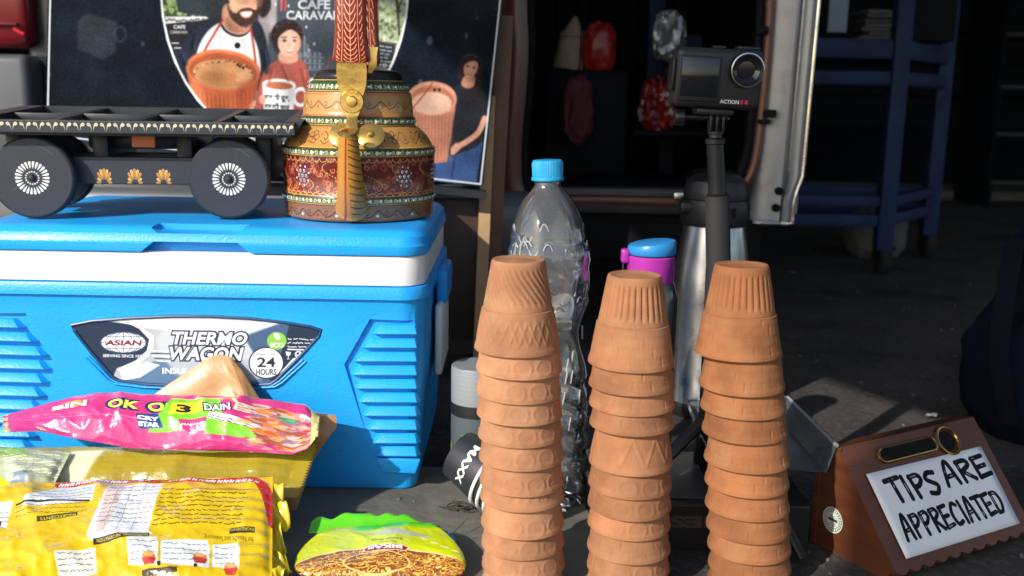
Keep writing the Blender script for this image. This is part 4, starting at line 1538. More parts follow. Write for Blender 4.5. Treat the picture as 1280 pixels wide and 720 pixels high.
GOLD, DG, GRN, RED, COP = (184, 134, 70), (96, 62, 28), (26, 74, 44), (104, 34, 28), (150, 108, 74)
kband(0, .020, COP)
kband(.020, .029, GRN)
kband(.029, .074, RED)
kband(.074, .0835, GRN)
kband(.0835, .1085, GOLD)
kband(.1085, .1185, GRN)
kband(.1185, .1465, GOLD)
kband(.1465, .1585, GRN)
kband(.1585, HTOP, (30, 22, 18))
rg = kc.rng
for z in (.0197, .0290, .0742, .0836, .1083, .1186, .1466, .1588):
    kc.stroke([(0, kz(z)), (KW, kz(z))], 5, DG)
    kc.stroke([(0, kz(z) - 4), (KW, kz(z) - 4)], 3, (226, 178, 92))
for z in (.003, .0165, .120, .144):
    kc.stroke([(0, kz(z)), (KW, kz(z))], 2.5, (190, 60, 40))
for (zc_, n, r) in ((.0245, 96, 9), (.0788, 90, 10), (.1135, 74, 10), (.1525, 64, 11)):
    for k in range(n):
        x = KW * (k + .5) / n
        kc.ell(x, kz(zc_), r, r, (212, 190, 130))
        kc.ell(x, kz(zc_), r - 3.4, r - 3.4, (235, 238, 236) if k % 2 else (120, 150, 130))
        kc.ell(x + KW / n / 2, kz(zc_) + 7, 3, 3, (222, 186, 90))
# gold scrollwork on red
for k in range(520):
    x, z = KW * rg.random(), .0315 + .040 * rg.random()
    r = 7 + 7 * rg.random()
    t0 = 6.28 * rg.random()
    kc.ring(x, kz(z), r, r, 3.4, [(214, 156, 90), (190, 120, 70), (176, 60, 48)][k % 3], .85, 0, t0, t0 + 4.4)
    kc.ring(x, kz(z), r * .5, r * .5, 2.4, (226, 120, 90), .7, 0, t0 + 2, t0 + 6)
for k in range(14):
    x0 = KW * (k + .5) / 14
    for q in range(26):
        t = q / 25
        kc.ell(x0 + 60 * math.sin(6.28 * t), kz(.032 + .040 * t), 3, 3, (232, 196, 120), .8)
# mirror clusters on red
clusters = [KW * (k + .5) / 9 for k in range(9)]
for x in clusters:
    for (dx_, dz_, r) in [(0, 0, 13)] + [(30 * math.cos(a), 27 * math.sin(a), 11) for a in np.linspace(0, 2 * PI, 7)[:-1]] + [(52 * math.cos(a + .5), 50 * math.sin(a + .5), 7) for a in np.linspace(0, 2 * PI, 9)[:-1]]:
        dx_, dz_, r = dx_ * .85, dz_ * .85, r * .72
        kc.ell(x + dx_, kz(.052) + dz_, r + 3, r + 3, (92, 24, 24))
        kc.ell(x + dx_, kz(.052) + dz_, r, r, (206, 208, 212))
        kc.ell(x + dx_ - 2, kz(.052) + dz_ - 3, r * .45, r * .45, (246, 246, 246))
# zig-zag arches along the red band
for k in range(60):
    x = KW * (k + .5) / 60
    kc.ring(x, kz(.0725), 19, 15, 3, (228, 176, 100), 1, 0, 0, PI)
    kc.ring(x, kz(.0305), 19, 12, 3, (228, 176, 100), 1, 0, PI, 2 * PI)
# flowers on the shoulder
for k in range(11):
    x = KW * (k + .5) / 11
    y = kz(.096)
    for a in np.linspace(0, 2 * PI, 6)[:-1]:
        kc.ring(x + 20 * math.cos(a), y + 15 * math.sin(a), 15, 11, 2.8, (84, 48, 22))
    kc.ell(x, y, 7, 6, (150, 50, 30))
    for s in (-1, 1):
        kc.stroke([(x + s * 38, y), (x + s * 62, y - 22), (x + s * 88, y - 4), (x + s * 78, y + 12), (x + s * 68, y)], 3, (84, 48, 22), 1, 6)
        kc.stroke([(x + s * 44, y + 8), (x + s * 70, y + 26), (x + s * 96, y + 18)], 2.6, (84, 48, 22), 1, 6)
    for q in range(20):
        kc.ell(x + rg.normal(0, 60), y + rg.normal(0, 16), 2.2, 2.2, (232, 196, 110), .7)
# scroll round the neck and the foot
for (zc_, n, c) in ((.132, 16, (84, 48, 22)), (.010, 24, (92, 46, 30))):
    for k in range(n):
        x = KW * (k + .5) / n
        w = KW / n / 2
        kc.stroke([(x - w, kz(zc_) + 6), (x - w * .5, kz(zc_) - 14), (x, kz(zc_) + 2), (x + w * .4, kz(zc_) + 15), (x + w, kz(zc_) + 6)], 5, c, 1, 6)
        kc.ring(x + w * .4, kz(zc_) - 4, 9, 9, 3.5, c)
        kc.ell(x - w * .55, kz(zc_) + 8, 8, 6, (238, 222, 190) if k % 2 else (170, 50, 36))
# petals that ring the root of the spout (front is u = .5... the seam lies behind)
for k in range(26):
    a = PI * k / 25
    ca, sa = math.cos(a), math.sin(a)
    kc.stroke([(KW / 2 + 52 * ca, kz(.030) - 70 * sa), (KW / 2 + 74 * ca, kz(.030) - 96 * sa)], 6, (224, 180, 84))
    kc.stroke([(KW / 2 + 80 * ca, kz(.030) - 104 * sa), (KW / 2 + 86 * ca, kz(.030) - 112 * sa)], 4, (70, 24, 20))
kc.grain(.03, 2)
kprint = kc.image('kettle_print')
M_kettle = mat('kettle_enamel', (1, 1, 1), .30, img=kprint, coat=.35, bump=.35, bscale=420, bdist=.0008, rvar=.1)
M_gold = mat('brass', (.78, .50, .14), .26, metal=.9, var=.15, vscale=60, bump=.2, bscale=120, bdist=.001, rvar=.12)
M_kblack = mat('kettle_black', (.014, .011, .010), .3, coat=.4, var=.3, vscale=80)
kp = [(.0, 0), (.082, 0), (.0865, .001), (.0890, .004), (.0895, .0185), (.0908, .0200), (.0912, .028), (.0905, .0292), (.0905, .050), (.0908, .0738), (.0915, .0745), (.0915, .0832),
      (.0890, .0842), (.0835, .0945), (.0745, .1050), (.0690, .1082), (.0675, .1092), (.0680, .1110), (.0680, .1175), (.0660, .1188), (.0652, .125), (.0640, .140), (.0628, .1462), (.0605, .1472),
      (.0590, .1520), (.0560, .1582), (.0535, .1595), (.0520, .1650), (.0500, .1690), (.0470, .1705), (.0, .1712)]
km = MB()
km.lathe(kp, 112, Matrix.Rotation(PI, 4, 'Z'), vmap=lambda z: z / HTOP)
# the seam to the back: front of the kettle is u = .5
km.build('body', M_kettle, kettle, 50)
# round mirrors really stand proud in the lower bands
gm = MB()
for (zc_, n, R_) in ((.0245, 48, .0912), (.0788, 45, .0915), (.1135, 37, .0680), (.1525, 32, .0590)):
    for k in range(n):
        a = 2 * PI * (k + .5) / n
        gm.lathe([(0, .0012), (.0012, .0010), (.0017, .0002), (.0018, -.0005)], 7,
                 Matrix.Rotation(a, 4, 'Z') @ Matrix.Translation((0, -R_, zc_)) @ Matrix.Rotation(PI / 2, 4, 'X'))
for x in clusters:
    for (dx_, dz_, r) in [(0, 0, .0021)] + [(.0060 * math.cos(a), .0060 * math.sin(a), .0017) for a in np.linspace(0, 2 * PI, 7)[:-1]]:
        a = 2 * PI * x / KW + PI + dx_ / .0905
        gm.lathe([(0, r * .5), (r * .6, r * .42), (r, 0)], 9, Matrix.Rotation(a, 4, 'Z') @ Matrix.Translation((0, -.0905, .052 + dz_)) @ Matrix.Rotation(PI / 2, 4, 'X'))
gems = gm.build('mirror_studs', mat('mirror_glass', (.72, .74, .76), .12, metal=.8), kettle)
gems['kind'] = 'stuff'
lidk = MB().lathe([(0, .1800), (.010, .1795), (.014, .1770), (.012, .1745), (.030, .1735), (.045, .1718), (.047, .1708)], 48)
lidk.build('lid', M_kblack, kettle)
# spout: leaf painted, rising towards the camera
sp_ = [(0, -.082, .020), (0, -.094, .030), (0, -.1045, .048), (0, -.112, .068), (0, -.118, .088), (0, -.122, .102)]
spm = MB().tube(catmull(sp_, 5), [(r, r) for r in np.interp(np.linspace(0, 1, 26), [0, .2, 1], [.021, .0165, .0098])], 24, cap=False)
n_ = 26
spc = Canvas(256, 512, (190, 132, 56))
for k in range(12):
    y = 40 + 38 * k
    for s in (-1, 1):
        spc.stroke([(128, y + 30), (128 + s * 34, y + 8), (128 + s * 62, y - 14)], 6, (104, 58, 24), 1, 5)
spc.stroke([(128, 20), (128, 500)], 6, (104, 58, 24))
for s in (-1, 1):
    spc.stroke([(128 + s * 70, 0), (128 + s * 80, 512)], 6, (150, 60, 34))
spc.grain(.03, 2)
spm.uv = [((k % 24) / 24, (k // 24) / 25) for k in range(len(spm.v))]
M_sp = mat('spout_paint', (1, 1, 1), .32, img=spc.image('spout_print'), coat=.3, bump=.3, bscale=300)
spout = spm.build('spout', M_sp, kettle, 60)
MB().lathe([(.0070, -.002), (.0098, -.002), (.0112, .000), (.0112, .002), (.0096, .003), (.0074, .003), (.0070, -.002)], 24,
           Matrix.Translation((0, -.1222, .1025)) @ Matrix.Rotation(.28, 4, 'X')).build('spout_lip', M_gold, spout)
MB().lathe([(0, -.004), (.0075, -.004)], 20, Matrix.Translation((0, -.1222, .1025)) @ Matrix.Rotation(.28, 4, 'X')).build('spout_hole', M_dull, spout)
# brass fittings
ears = MB()
for s in (-1, 1):
    ears.lathe([(0, .0035), (.010, .0032), (.0155, .0015), (.016, -.002), (0, -.002)], 28,
               Matrix.Translation((s * .0155 + .006, -.0855, .0985)) @ Matrix.Rotation(PI / 2 - .55, 4, 'X'))
ears.build('ear_plate', M_gold, kettle)
for s in (-1, 1):
    MB().lathe([(0, .0035), (.0025, .003), (.004, .0012), (.0042, 0)], 16, Matrix.Translation((s * .0155 + .006, -.0885, .1005)) @ Matrix.Rotation(PI / 2 - .55, 4, 'X')).build('rivet', M_gold, kettle)


def strap(pts, ws, t, nm, m, n=5):
    c = catmull(pts, n)
    N_ = len(c)
    w = np.interp(np.linspace(0, 1, N_), np.linspace(0, 1, len(ws)), ws)
    mb = MB()
    vs = []
    for i, p in enumerate(c):
        tg = (c[min(i + 1, N_ - 1)] - c[max(i - 1, 0)]).normalized()
        nn = tg.cross(Vector((1, 0, 0))).normalized()
        for (a, b) in ((-1, -.5), (1, -.5), (1, .5), (-1, .5)):
            vs.append(p + Vector((1, 0, 0)) * a * w[i] / 2 + nn * b * t)
    fs = [(i * 4 + k, i * 4 + (k + 1) % 4, i * 4 + 4 + (k + 1) % 4, i * 4 + 4 + k) for i in range(N_ - 1) for k in range(4)]
    fs += [(3, 2, 1, 0), tuple((N_ - 1) * 4 + k for k in range(4))]
    mb.add(vs, fs)
    return mb.build(nm, m, kettle, 40)


strap([(0, -.089, .092), (0, -.083, .108), (0, -.076, .118), (0, -.074, .130)], [.020, .013, .012, .022], .004, 'hinge_strap', M_gold)
MB().lathe([(0, .005), (.005, .0045), (.0062, .003), (.0065, .0015), (.0125, .0015), (.0135, 0), (.0135, -.003), (0, -.003)], 30,
           Matrix.Translation((0, -.0765, .1360)) @ Matrix.Rotation(PI / 2, 4, 'X')).build('hinge_boss', M_gold, kettle)
strap([(0, -.0735, .140), (0, -.0735, .155), (0, -.074, .170), (0, -.0745, .186)], [.022, .032, .034, .030], .005, 'handle_strap', M_gold)
strap([(.020, -.070, .168), (.023, -.071, .176), (.0245, -.071, .186), (.0245, -.070, .196)], [.004, .009, .006, .010], .004, 'handle_clip', M_gold)
# red grip painted with gold leaves: a bail that arches over the lid
gc = Canvas(512, 1024, (120, 26, 20))
for k in range(20):
    y = 1024 - 52 * k
    for s in (-1, 1):
        gc.stroke([(256, y), (256 + s * 40, y - 24), (256 + s * 66, y - 62)], 9, (238, 168, 120), 1, 5)
        gc.stroke([(256 + s * 110, y - 4), (256 + s * 132, y - 28), (256 + s * 138, y - 48)], 11, (232, 150, 104), 1, 5)
        gc.stroke([(256 + s * 204, y), (256 + s * 218, y - 30)], 8, (190, 90, 60), 1)
gc.stroke([(256, 0), (256, 1024)], 7, (240, 176, 130))
for s in (-1, 1):
    gc.stroke([(256 + s * 88, 0), (256 + s * 88, 1024)], 6, (238, 170, 120))
    gc.stroke([(256 + s * 176, 0), (256 + s * 176, 1024)], 6, (210, 110, 80))
gc.grain(.03, 2)
M_grip = mat('grip_paint', (1, 1, 1), .35, img=gc.image('grip_print'), coat=.3, bump=.3, bscale=260)
gp = catmull([(0, -.0735, .180), (0, -.0755, .20), (0, -.077, .235), (0, -.072, .275), (0, -.055, .315), (0, -.02, .340), (0, .02, .340), (0, .055, .315), (0, .072, .275), (0, .0755, .22), (0, .0735, .180)], 6)
ng = len(gp)
gr = MB()
vs, uv = [], []
for i, p in enumerate(gp):
    tg = (gp[min(i + 1, ng - 1)] - gp[max(i - 1, 0)]).normalized()
    nn = tg.cross(Vector((1, 0, 0))).normalized()
    if nn.y > 0 and i < ng // 2:
        nn = -nn
    k_ = i / (ng - 1)
    w_ = np.interp(min(k_, 1 - k_), [0, .02, .06, .14, .5], [.019, .0215, .020, .0175, .017])
    for q in range(16):
        a = 2 * PI * q / 16
        ca, sa = math.cos(a), math.sin(a)
        e = .55
        vs.append(p + Vector((1, 0, 0)) * w_ * math.copysign(abs(ca) ** e, ca) + nn * .011 * math.copysign(abs(sa) ** e, sa))
        uv.append((.5 + (.36 if sa >= -1e-6 else .49) * math.copysign(abs(ca) ** e, ca), k_ * 2.2 % 1.0001))
gr.add(vs, [(i * 16 + q, i * 16 + (q + 1) % 16, i * 16 + 16 + (q + 1) % 16, i * 16 + 16 + q) for i in range(ng - 1) for q in range(16)] + [tuple(range(16)), tuple((ng - 1) * 16 + q for q in range(15, -1, -1))], uv=uv)
gr.build('handle_grip', M_grip, kettle, 50, weld=False)
strap([(0, .0735, .140), (0, .0735, .155), (0, .074, .170), (0, .0745, .186)], [.022, .032, .034, .030], .005, 'handle_strap', M_gold)
strap([(0, .089, .092), (0, .083, .108), (0, .076, .118), (0, .0735, .142)], [.020, .013, .012, .022], .004, 'hinge_strap', M_gold)

# ================================================================== TERRACOTTA CUPS IN THREE STACKS
def clay(name, col, sub):
    m = mat(name, col, rough=.92, spec=.2, var=.24, vscale=38, bump=.5, bscale=600, bdist=.0008, dirt=sub, dscale=22, damt=.75, objvar=.13)
    nt = m.node_tree
    N, L = nt.nodes, nt.links
    tc = [n for n in N if n.type == 'TEX_COORD'][0]
    oi = N.new('ShaderNodeObjectInfo')
    sc = N.new('ShaderNodeVectorMath')
    sc.operation = 'MULTIPLY_ADD'
    L.new(oi.outputs['Random'], sc.inputs[0])
    sc.inputs[1].default_value = (7.0, 5.0, 3.0)
    L.new(tc.outputs['Object'], sc.inputs[2])
    for n in list(N):
        if n.type == 'TEX_NOISE':
            L.new(sc.outputs[0], n.inputs['Vector'])
    b = N['Principled BSDF']
    old = b.inputs['Base Color'].links[0].from_socket
    # smoke-dark scorch marks from the kiln
    nz = N.new('ShaderNodeTexNoise')
    nz.inputs['Scale'].default_value = 13
    nz.inputs['Detail'].default_value = 5
    L.new(sc.outputs[0], nz.inputs['Vector'])
    mr = N.new('ShaderNodeMapRange')
    mr.inputs['From Min'].default_value = .58
    mr.inputs['From Max'].default_value = .78
    mr.inputs['To Max'].default_value = .34
    L.new(nz.outputs['Fac'], mr.inputs['Value'])
    mx = N.new('ShaderNodeMix')
    mx.data_type = 'RGBA'
    L.new(mr.outputs[0], mx.inputs['Factor'])
    L.new(old, mx.inputs['A'])
    mx.inputs['B'].default_value = (.17, .065, .032, 1)
    L.new(mx.outputs['Result'], b.inputs['Base Color'])
    return m


M_clay = clay('terracotta', (.32, .144, .069), (.38, .20, .108))
M_clay2 = clay('terracotta_dusty', (.39, .184, .095), (.45, .25, .14))
M_clay3 = clay('terracotta_deep', (.285, .114, .048), (.35, .165, .078))
CUP_H = .0800


def groove(x, w):
    """Distance-from-line profile: 1 on the line, 0 beyond."""
    return math.exp(-(x / w) ** 2)


def cup_mesh(name, body, collar, m, seed):
    rnd = random.Random(seed)
    # outer profile from the foot (top, the cup stands on its mouth) down to the mouth at z = 0
    zs_ = [CUP_H - .0004, CUP_H - .0012, CUP_H - .003] + list(np.linspace(CUP_H - .006, .0385, 22)) + [.0378, .0372, .0366] + list(np.linspace(.0355, .0010, 24)) + [.0003, 0]

    def r_out(z):
        if z > .0375:
            return .0238 + (CUP_H - z) / (CUP_H - .0375) * (.0311 - .0238) - (.0006 if z > CUP_H - .001 else (.0002 if z > CUP_H - .002 else 0))
        t = 1 - z / .0375
        r = .0322 + .0060 * t
        if z < .0042:
            r += .0006
        elif z < .005:
            r += .0006 * (.005 - z) / .0008
        if z > .0368:
            r -= .0014
        if z < .0002:
            r -= .0002
        return r

    ph = rnd.random() * 6

    def rfun(r, z, a, i):
        r = r_out(z)
        if r < .0231:
            return r
        th = a / (2 * PI)
        r += .00022 * math.sin(2 * a + ph) + .00015 * math.sin(3 * a + 2 * ph)
        if .042 < z < CUP_H - .0065:
            n_ = 30
            f = (th * n_ + (z - .04) * (120 if body == 'slant' else 0)) % 1.0
            fade = min(1, (z - .042) / .003, (CUP_H - .0065 - z) / .003)
            r -= .0017 * groove(f - .5, .17) * fade
        elif .004 < z < .036:
            if collar == 'lattice':
                n_ = 13
                zz_ = (z - .009) / .022
                if 0 < zz_ < 1:
                    f = (th * n_) % 1.0
                    tri = abs(2 * f - 1)
                    d = min(abs(zz_ - tri), abs(zz_ - (1 - tri)))
                    r += .0009 * groove(d, .09) - .0003
            elif collar == 'brick':
                row = int((z - .004) / .0085)
                fr = ((z - .004) / .0085) % 1.0
                r += .0003 * (1 - fr) - .0002
                f = (th * 14 + .5 * (row % 2)) % 1.0
                r -= .0007 * groove(f - .5, .026) * (.3 + .7 * (math.sin(7 * th * 6.283 + row * 2 + ph) > -.2))
            elif collar == 'scale':
                n_ = 11
                f = (th * n_) % 1.0
                d = math.hypot((f - .5) * .0205 * 1.0, (z - .0095) * 1.1) - .0080
                r += .0006 * groove(d, .0011) - (.0004 if z > .026 else 0)
                r += .0005 * groove(z - .0275, .001)
            elif collar == 'crossed':
                n_ = 10
                zz_ = (z - .007) / .026
                f = (th * n_ + zz_ * .5) % 1.0
                g2 = (th * n_ - zz_ * .5) % 1.0
                r += .0008 * max(groove(f - .5, .06), groove(g2 - .5, .06)) * (1 if 0 < zz_ < 1 else 0)
        return r

    mb = MB()
    pr_o = [(r_out(z), z) for z in zs_]
    foot = [(0, CUP_H - .0012), (.012, CUP_H - .0010), (.0195, CUP_H - .0006), (.0215, CUP_H + .0004), (.0230, CUP_H + .0002)]
    mb.lathe(foot + pr_o, 220, rfun=lambda r, z, a, i: (rfun(r, z, a, i) if i >= len(foot) else r * (1 + .012 * math.sin(3 * a + ph))))
    inner = [(r_out(0) - .0005, 0), (r_out(0) - .0014, .0006)] + [(r_out(z) - .0022, z) for z in np.linspace(.003, .034, 6)] + [(r_out(z) - .0020, z) for z in np.linspace(.0385, CUP_H - .004, 5)] + [(0, CUP_H - .004)]
    mb.lathe(inner, 96)
    return mb.mesh(name, m, 50)


cup_kinds = {
    'slant_lattice': cup_mesh('cup', 'slant', 'lattice', M_clay2, 1),
    'slant_scale': cup_mesh('cup', 'slant', 'scale', M_clay2, 2),
    'straight_brick': cup_mesh('cup', 'straight', 'brick', M_clay, 3),
    'straight_scale': cup_mesh('cup', 'straight', 'scale', M_clay, 4),
    'straight_crossed': cup_mesh('cup', 'straight', 'crossed', M_clay, 5),
    'deep_brick': cup_mesh('cup', 'straight', 'brick', M_clay3, 6),
}
ORD = ['topmost', 'second', 'third', 'fourth', 'fifth', 'sixth', 'seventh', 'eighth', 'ninth', 'tenth', 'eleventh', 'twelfth', 'thirteenth']
stacks = [
    # (base px at the ground, rim centre px and row for each cup from the top, kinds, words, group)
    (.8565, [(646.5, 447), (648.5, 475), (648.5, 505), (649, 532), (650.5, 560.5), (651, 589), (651.5, 620), (652, 640), (653, 674), (653, 700), (653.5, 727)],
     ['slant_lattice'] + ['slant_scale'] * 6 + ['slant_lattice'] + ['slant_scale'] * 4, 'in the stack before the water bottle', 'terracotta cups stacked before the water bottle',
     'terracotta cup with slanted flutes and diamond lattice, topmost of the stack before the water bottle', .3),
    (.8585, [(788.5, 466), (789, 495), (789, 520.5), (789, 545), (788, 595), (786.5, 624), (786, 650), (785.5, 676), (785, 705), (784.5, 731)],
     ['straight_brick', 'straight_brick', 'straight_brick', 'straight_brick', 'straight_crossed', 'straight_scale', 'straight_scale', 'straight_scale', 'straight_brick', 'straight_scale'],
     'in the middle stack before the pink collared bottle', 'terracotta cups stacked before the pink collared bottle',
     'terracotta cup with straight flutes and brick pattern, topmost of the middle stack', 1.1),
    (.8620, [(922, 453), (926, 495), (928, 525), (929.5, 555), (932, 592), (932.5, 622), (933, 652), (934, 680), (935, 705), (935.5, 730)],
     ['deep_brick'] * 12, 'in the stack before the camera stick', 'terracotta cups stacked before the camera stick',
     'orange brown terracotta cup with straight flutes, topmost of the stack before the camera stick', 2.0),
]
cup_n = 0
stack_info = []
for si, (Yb, rims, kinds, where, group, toplabel, ph) in enumerate(stacks):
    rr = random.Random(si + 11)
    zlist, xs_ = [], []
    for (px, py) in rims:
        q = at(px, py, Yb - .036)
        zlist.append(q.z)
        xs_.append(at(px, py - 6, Yb).x)
    zlist.append(0.0)
    xs_.append(xs_[-1])
    kinds = kinds + kinds[-1:]
    for i, (z, x) in enumerate(zip(zlist, xs_)):
        me = cup_kinds[kinds[i]]
        o = bpy.data.objects.new('terracotta_cup', me)
        C.objects.link(o)
        o.location = (x, Yb + rr.uniform(-.0008, .0008), z)
        tilt = .012 if i else .006
        o.rotation_euler = (rr.uniform(-tilt, tilt), rr.uniform(-tilt, tilt) + (-.025 if si == 2 and i == 0 else 0), rr.uniform(0, 6.28))
        lab = toplabel if i == 0 else '%s terracotta cup from the top %s' % (ORD[i], where)
        tag(o, lab, 'cup', group)
        cup_n += 1
    stack_info.append((xs_[0], Yb, zlist[0] + CUP_H))

# ================================================================== WATER BOTTLE
BB = Vector((.0485, 1.045, 0))
bot = thing('water_bottle', 'clear plastic water bottle with a bright blue screw cap', 'bottle', BB, (0, math.radians(-2.0), 0))
bh = .381
rp = [(0, .004), (.018, .003), (.034, .001), (.0395, .006), (.0415, .016)]
for k in range(5):
    z = .024 + k * .026
    rp += [(.0415, z), (.0400, z + .005), (.0385, z + .010), (.0400, z + .016), (.0415, z + .021)]
rp += [(.0400, .160), (.0350, .178), (.0325, .192), (.0325, .200), (.0345, .208), (.0395, .220), (.0440, .234), (.0420, .241), (.0440, .250), (.0448, .262), (.0430, .269), (.0445, .277), (.0440, .290),
       (.0400, .297), (.0405, .304), (.0370, .318), (.0320, .331), (.0250, .343), (.0180, .351), (.0140, .356), (.0138, .361), (.0150, .362), (.0150, .364), (.0135, .365), (.0135, .372)]


def bottle_r(r, z, a, i):
    if .215 < z < .310:
        r += .0008 * math.sin(5 * a + z * 160) * math.sin((z - .215) / .095 * PI) + .0005 * math.sin(9 * a - z * 90)
    if z < .16 and r > .03:
        r += .0006 * math.sin(7 * a + z * 60)
    if .17 < z < .22:
        r += .0007 * math.cos(6 * a)
    return r


M_pet = clear_plastic('clear_bottle_plastic', (.955, .98, 1.0), .075, .14, 30, .05, 2.2)
MB().lathe(rp, 72, rfun=bottle_r).build('body', M_pet, bot, 40)
# raised embossing strokes, whitened to stand in for bright glints
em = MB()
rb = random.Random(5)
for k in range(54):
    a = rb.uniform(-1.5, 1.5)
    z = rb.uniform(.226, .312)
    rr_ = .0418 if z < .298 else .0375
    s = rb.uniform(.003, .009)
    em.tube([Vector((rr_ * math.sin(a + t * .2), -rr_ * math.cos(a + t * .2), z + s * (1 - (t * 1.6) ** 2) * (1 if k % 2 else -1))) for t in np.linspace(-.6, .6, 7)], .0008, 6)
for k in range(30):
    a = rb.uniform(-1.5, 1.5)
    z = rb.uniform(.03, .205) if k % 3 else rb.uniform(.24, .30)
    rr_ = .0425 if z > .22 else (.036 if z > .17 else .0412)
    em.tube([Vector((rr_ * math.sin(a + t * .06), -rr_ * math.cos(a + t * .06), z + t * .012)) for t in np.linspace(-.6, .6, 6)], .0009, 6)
M_glint = clear_plastic('bottle_glint_mat', (.97, .97, .98), .45, 0, 10, .08, 3.0)
em.build('glint_embossing', M_glint, bot)['kind'] = 'stuff'
capm = MB()


def cap_r(r, z, a, i):
    return r + (.00035 * math.cos(60 * a) if .366 < z < .381 and r > .0150 else 0)


capm.lathe([(.0150, .3625), (.0172, .3625), (.0175, .3640), (.0172, .3655), (.0164, .3660), (.0163, .380), (.0158, .3825), (.0145, .3838), (0, .3840)], 240, rfun=cap_r)
M_cap = mat('blue_cap_plastic', (.02, .33, .62), .35, var=.05)
capm.build('cap', M_cap, bot)

# ================================================================== PINK AND BLUE SPORTS BOTTLE
ps = at(813, 340, 1.08)
zp0, zp1, zp2, zp3 = at(813, 356, 1.05).z, at(813, 324, 1.05).z, at(813, 313, 1.05).z, at(813, 301, 1.05).z
SB = Vector((ps.x, 1.08, 0))
spb = thing('sports_bottle', 'clear bottle with magenta collar and blue flip lid', 'bottle', SB)
rS = .0262
M_mag = mat('magenta_plastic', (.42, .035, .36), .35, var=.05)
M_lid = mat('blue_lid_plastic', (.03, .25, .60), .32, var=.05)
MB().lathe([(0, .004), (.026, .002), (.031, .006), (.032, .02), (.032, .11), (.028, .12), (.028, .14), (.032, .15), (.0315, zp0 - .020), (.0270, zp0 - .004), (.0245, zp0)], 56).build(
    'body', clear_plastic('clear_tritan', (.86, .88, .90), .05, .1, 20, .06, 1.2), spb)
MB().lathe([(.024, zp0 - .001), (rS - .0006, zp0 - .001), (rS, zp0), (rS, zp1 - .001), (rS - .0008, zp1), (.02, zp1)], 56).build('collar', M_mag, spb)
lidm = MB()
rows = [(rS - .0008, 0), (rS + .0002, .002), (rS + .0002, .010), (rS - .001, .0125), (rS - .004, .0135), (0, .0132)]
lidm.lathe([(r, zp1 + .0006 + z) for r, z in rows], 56, rfun=lambda r, z, a, i: r)
lidm.v = [(x * (1.0 if x < 0 else 1.03), y, z + (.0035 * (x / rS) if z > zp1 + .004 else 0) + .0008) for x, y, z in lidm.v]
lidm.build('flip_lid', M_lid, spb)
MB().box((-rS - .003, -.002, zp1 - .001), (.009, .014, .016), .003, 3).build('hinge', M_mag, spb)
MB().tube([(-rS - .005, -.004, zp1 - .006), (-rS - .0055, -.005, zp0 - .004), (-rS + .002, -.004, zp0 - .014)], .0008, 6).build('wire_loop', M_chrome, spb)

# ================================================================== STEEL FLASK
FB = atz(897, 512, 0)
FB = Vector((.286, 1.39, 0))
fl_ = thing('steel_flask', 'stainless steel vacuum flask with a black collar and lid behind the camera stick', 'flask', FB)
zf_ = at(890, 284, 1.39 - .05).z
M_steel = mat('brushed_steel', (.45, .45, .46), .30, metal=1.0, var=.06, vscale=40, rvar=.06, bump=.04, bscale=300)
rF = .0575
MB().lathe([(0, .006), (.050, .002), (.056, .004), (rF, .012), (rF, .022), (rF - .001, .024), (rF - .001, .17), (rF - .003, .20), (rF - .0085, .235), (rF - .014, zf_ - .004), (rF - .015, zf_)], 72).build('body', M_steel, fl_, 50)
MB().lathe([(rF + .0006, .002), (rF + .0018, .004), (rF + .0018, .020), (rF + .0006, .022)], 72).build('base_ring', M_blackplastic, fl_)
col = MB().lathe([(rF - .0155, zf_ - .003), (rF - .0105, zf_ - .002), (rF - .0085, zf_ + .006), (rF - .010, zf_ + .030), (rF - .011, zf_ + .034), (.02, zf_ + .035)], 64)
col.build('collar', M_blackplastic, fl_)
MB().lathe([(.030, zf_ + .0345), (rF - .012, zf_ + .0352), (rF - .0115, zf_ + .046), (rF - .016, zf_ + .060), (rF - .028, zf_ + .068), (0, zf_ + .070)], 64).build('lid', M_blackplastic, fl_)
MB().box((-.043, -.020, zf_ + .024), (.022, .018, .016), .004, 3).build('pour_lip', M_blackplastic, fl_)
hp = catmull([(.010, .042, zf_ + .028), (.016, .070, zf_ + .024), (.020, .086, zf_ - .02), (.020, .082, zf_ - .10), (.016, .070, zf_ - .15), (.008, .052, zf_ - .165)], 6)
MB().tube(hp, [(.006, .010)] * len(hp), 10).build('handle', M_blackplastic, fl_)
MB().box((.012, -.0435, zf_ + .019), (.016, .006, .014), .002).build('release_button', M_dull, fl_)

# ================================================================== ACTION CAMERA ON A BLACK STICK
YS = .97
sx_ = at(893, 240, YS).x
top_st = at(893, 152, YS).z
M_stick = mat('stick_black', (.011, .011, .012), .38, var=.15, vscale=60)
M_rub = mat('grip_rubber', (.016, .016, .017), .7, bump=.3, bscale=500)
ST = Vector((at(897, 330, YS).x, YS, 0))
stick = thing('selfie_stick', 'black extending camera stick standing on folding legs behind the cups', 'camera stick', ST)
topv = at(894, 178, YS) - ST
midv = at(896.5, 243, YS) - ST
lowv = at(898, 330, YS) - ST
base = Vector((.002, 0, .12))
MB().tube([base, lowv, midv + Vector((0, 0, -.001))], [.0120, .0122, .0122], 24).build('grip', M_rub, stick)
MB().tube([midv, midv + (topv - midv) * .03, topv - Vector((0, 0, .001))], [.0104, .0088, .0085], 20).build('pole', M_stick, stick)
MB().lathe([(.0086, -.002), (.0098, -.001), (.0098, .003), (.0088, .004), (.0065, .0045), (.0062, .0075), (.008, .008), (.0080, .0105), (0, .0105)], 24, Matrix.Translation(topv)).build('neck', M_stick, stick)
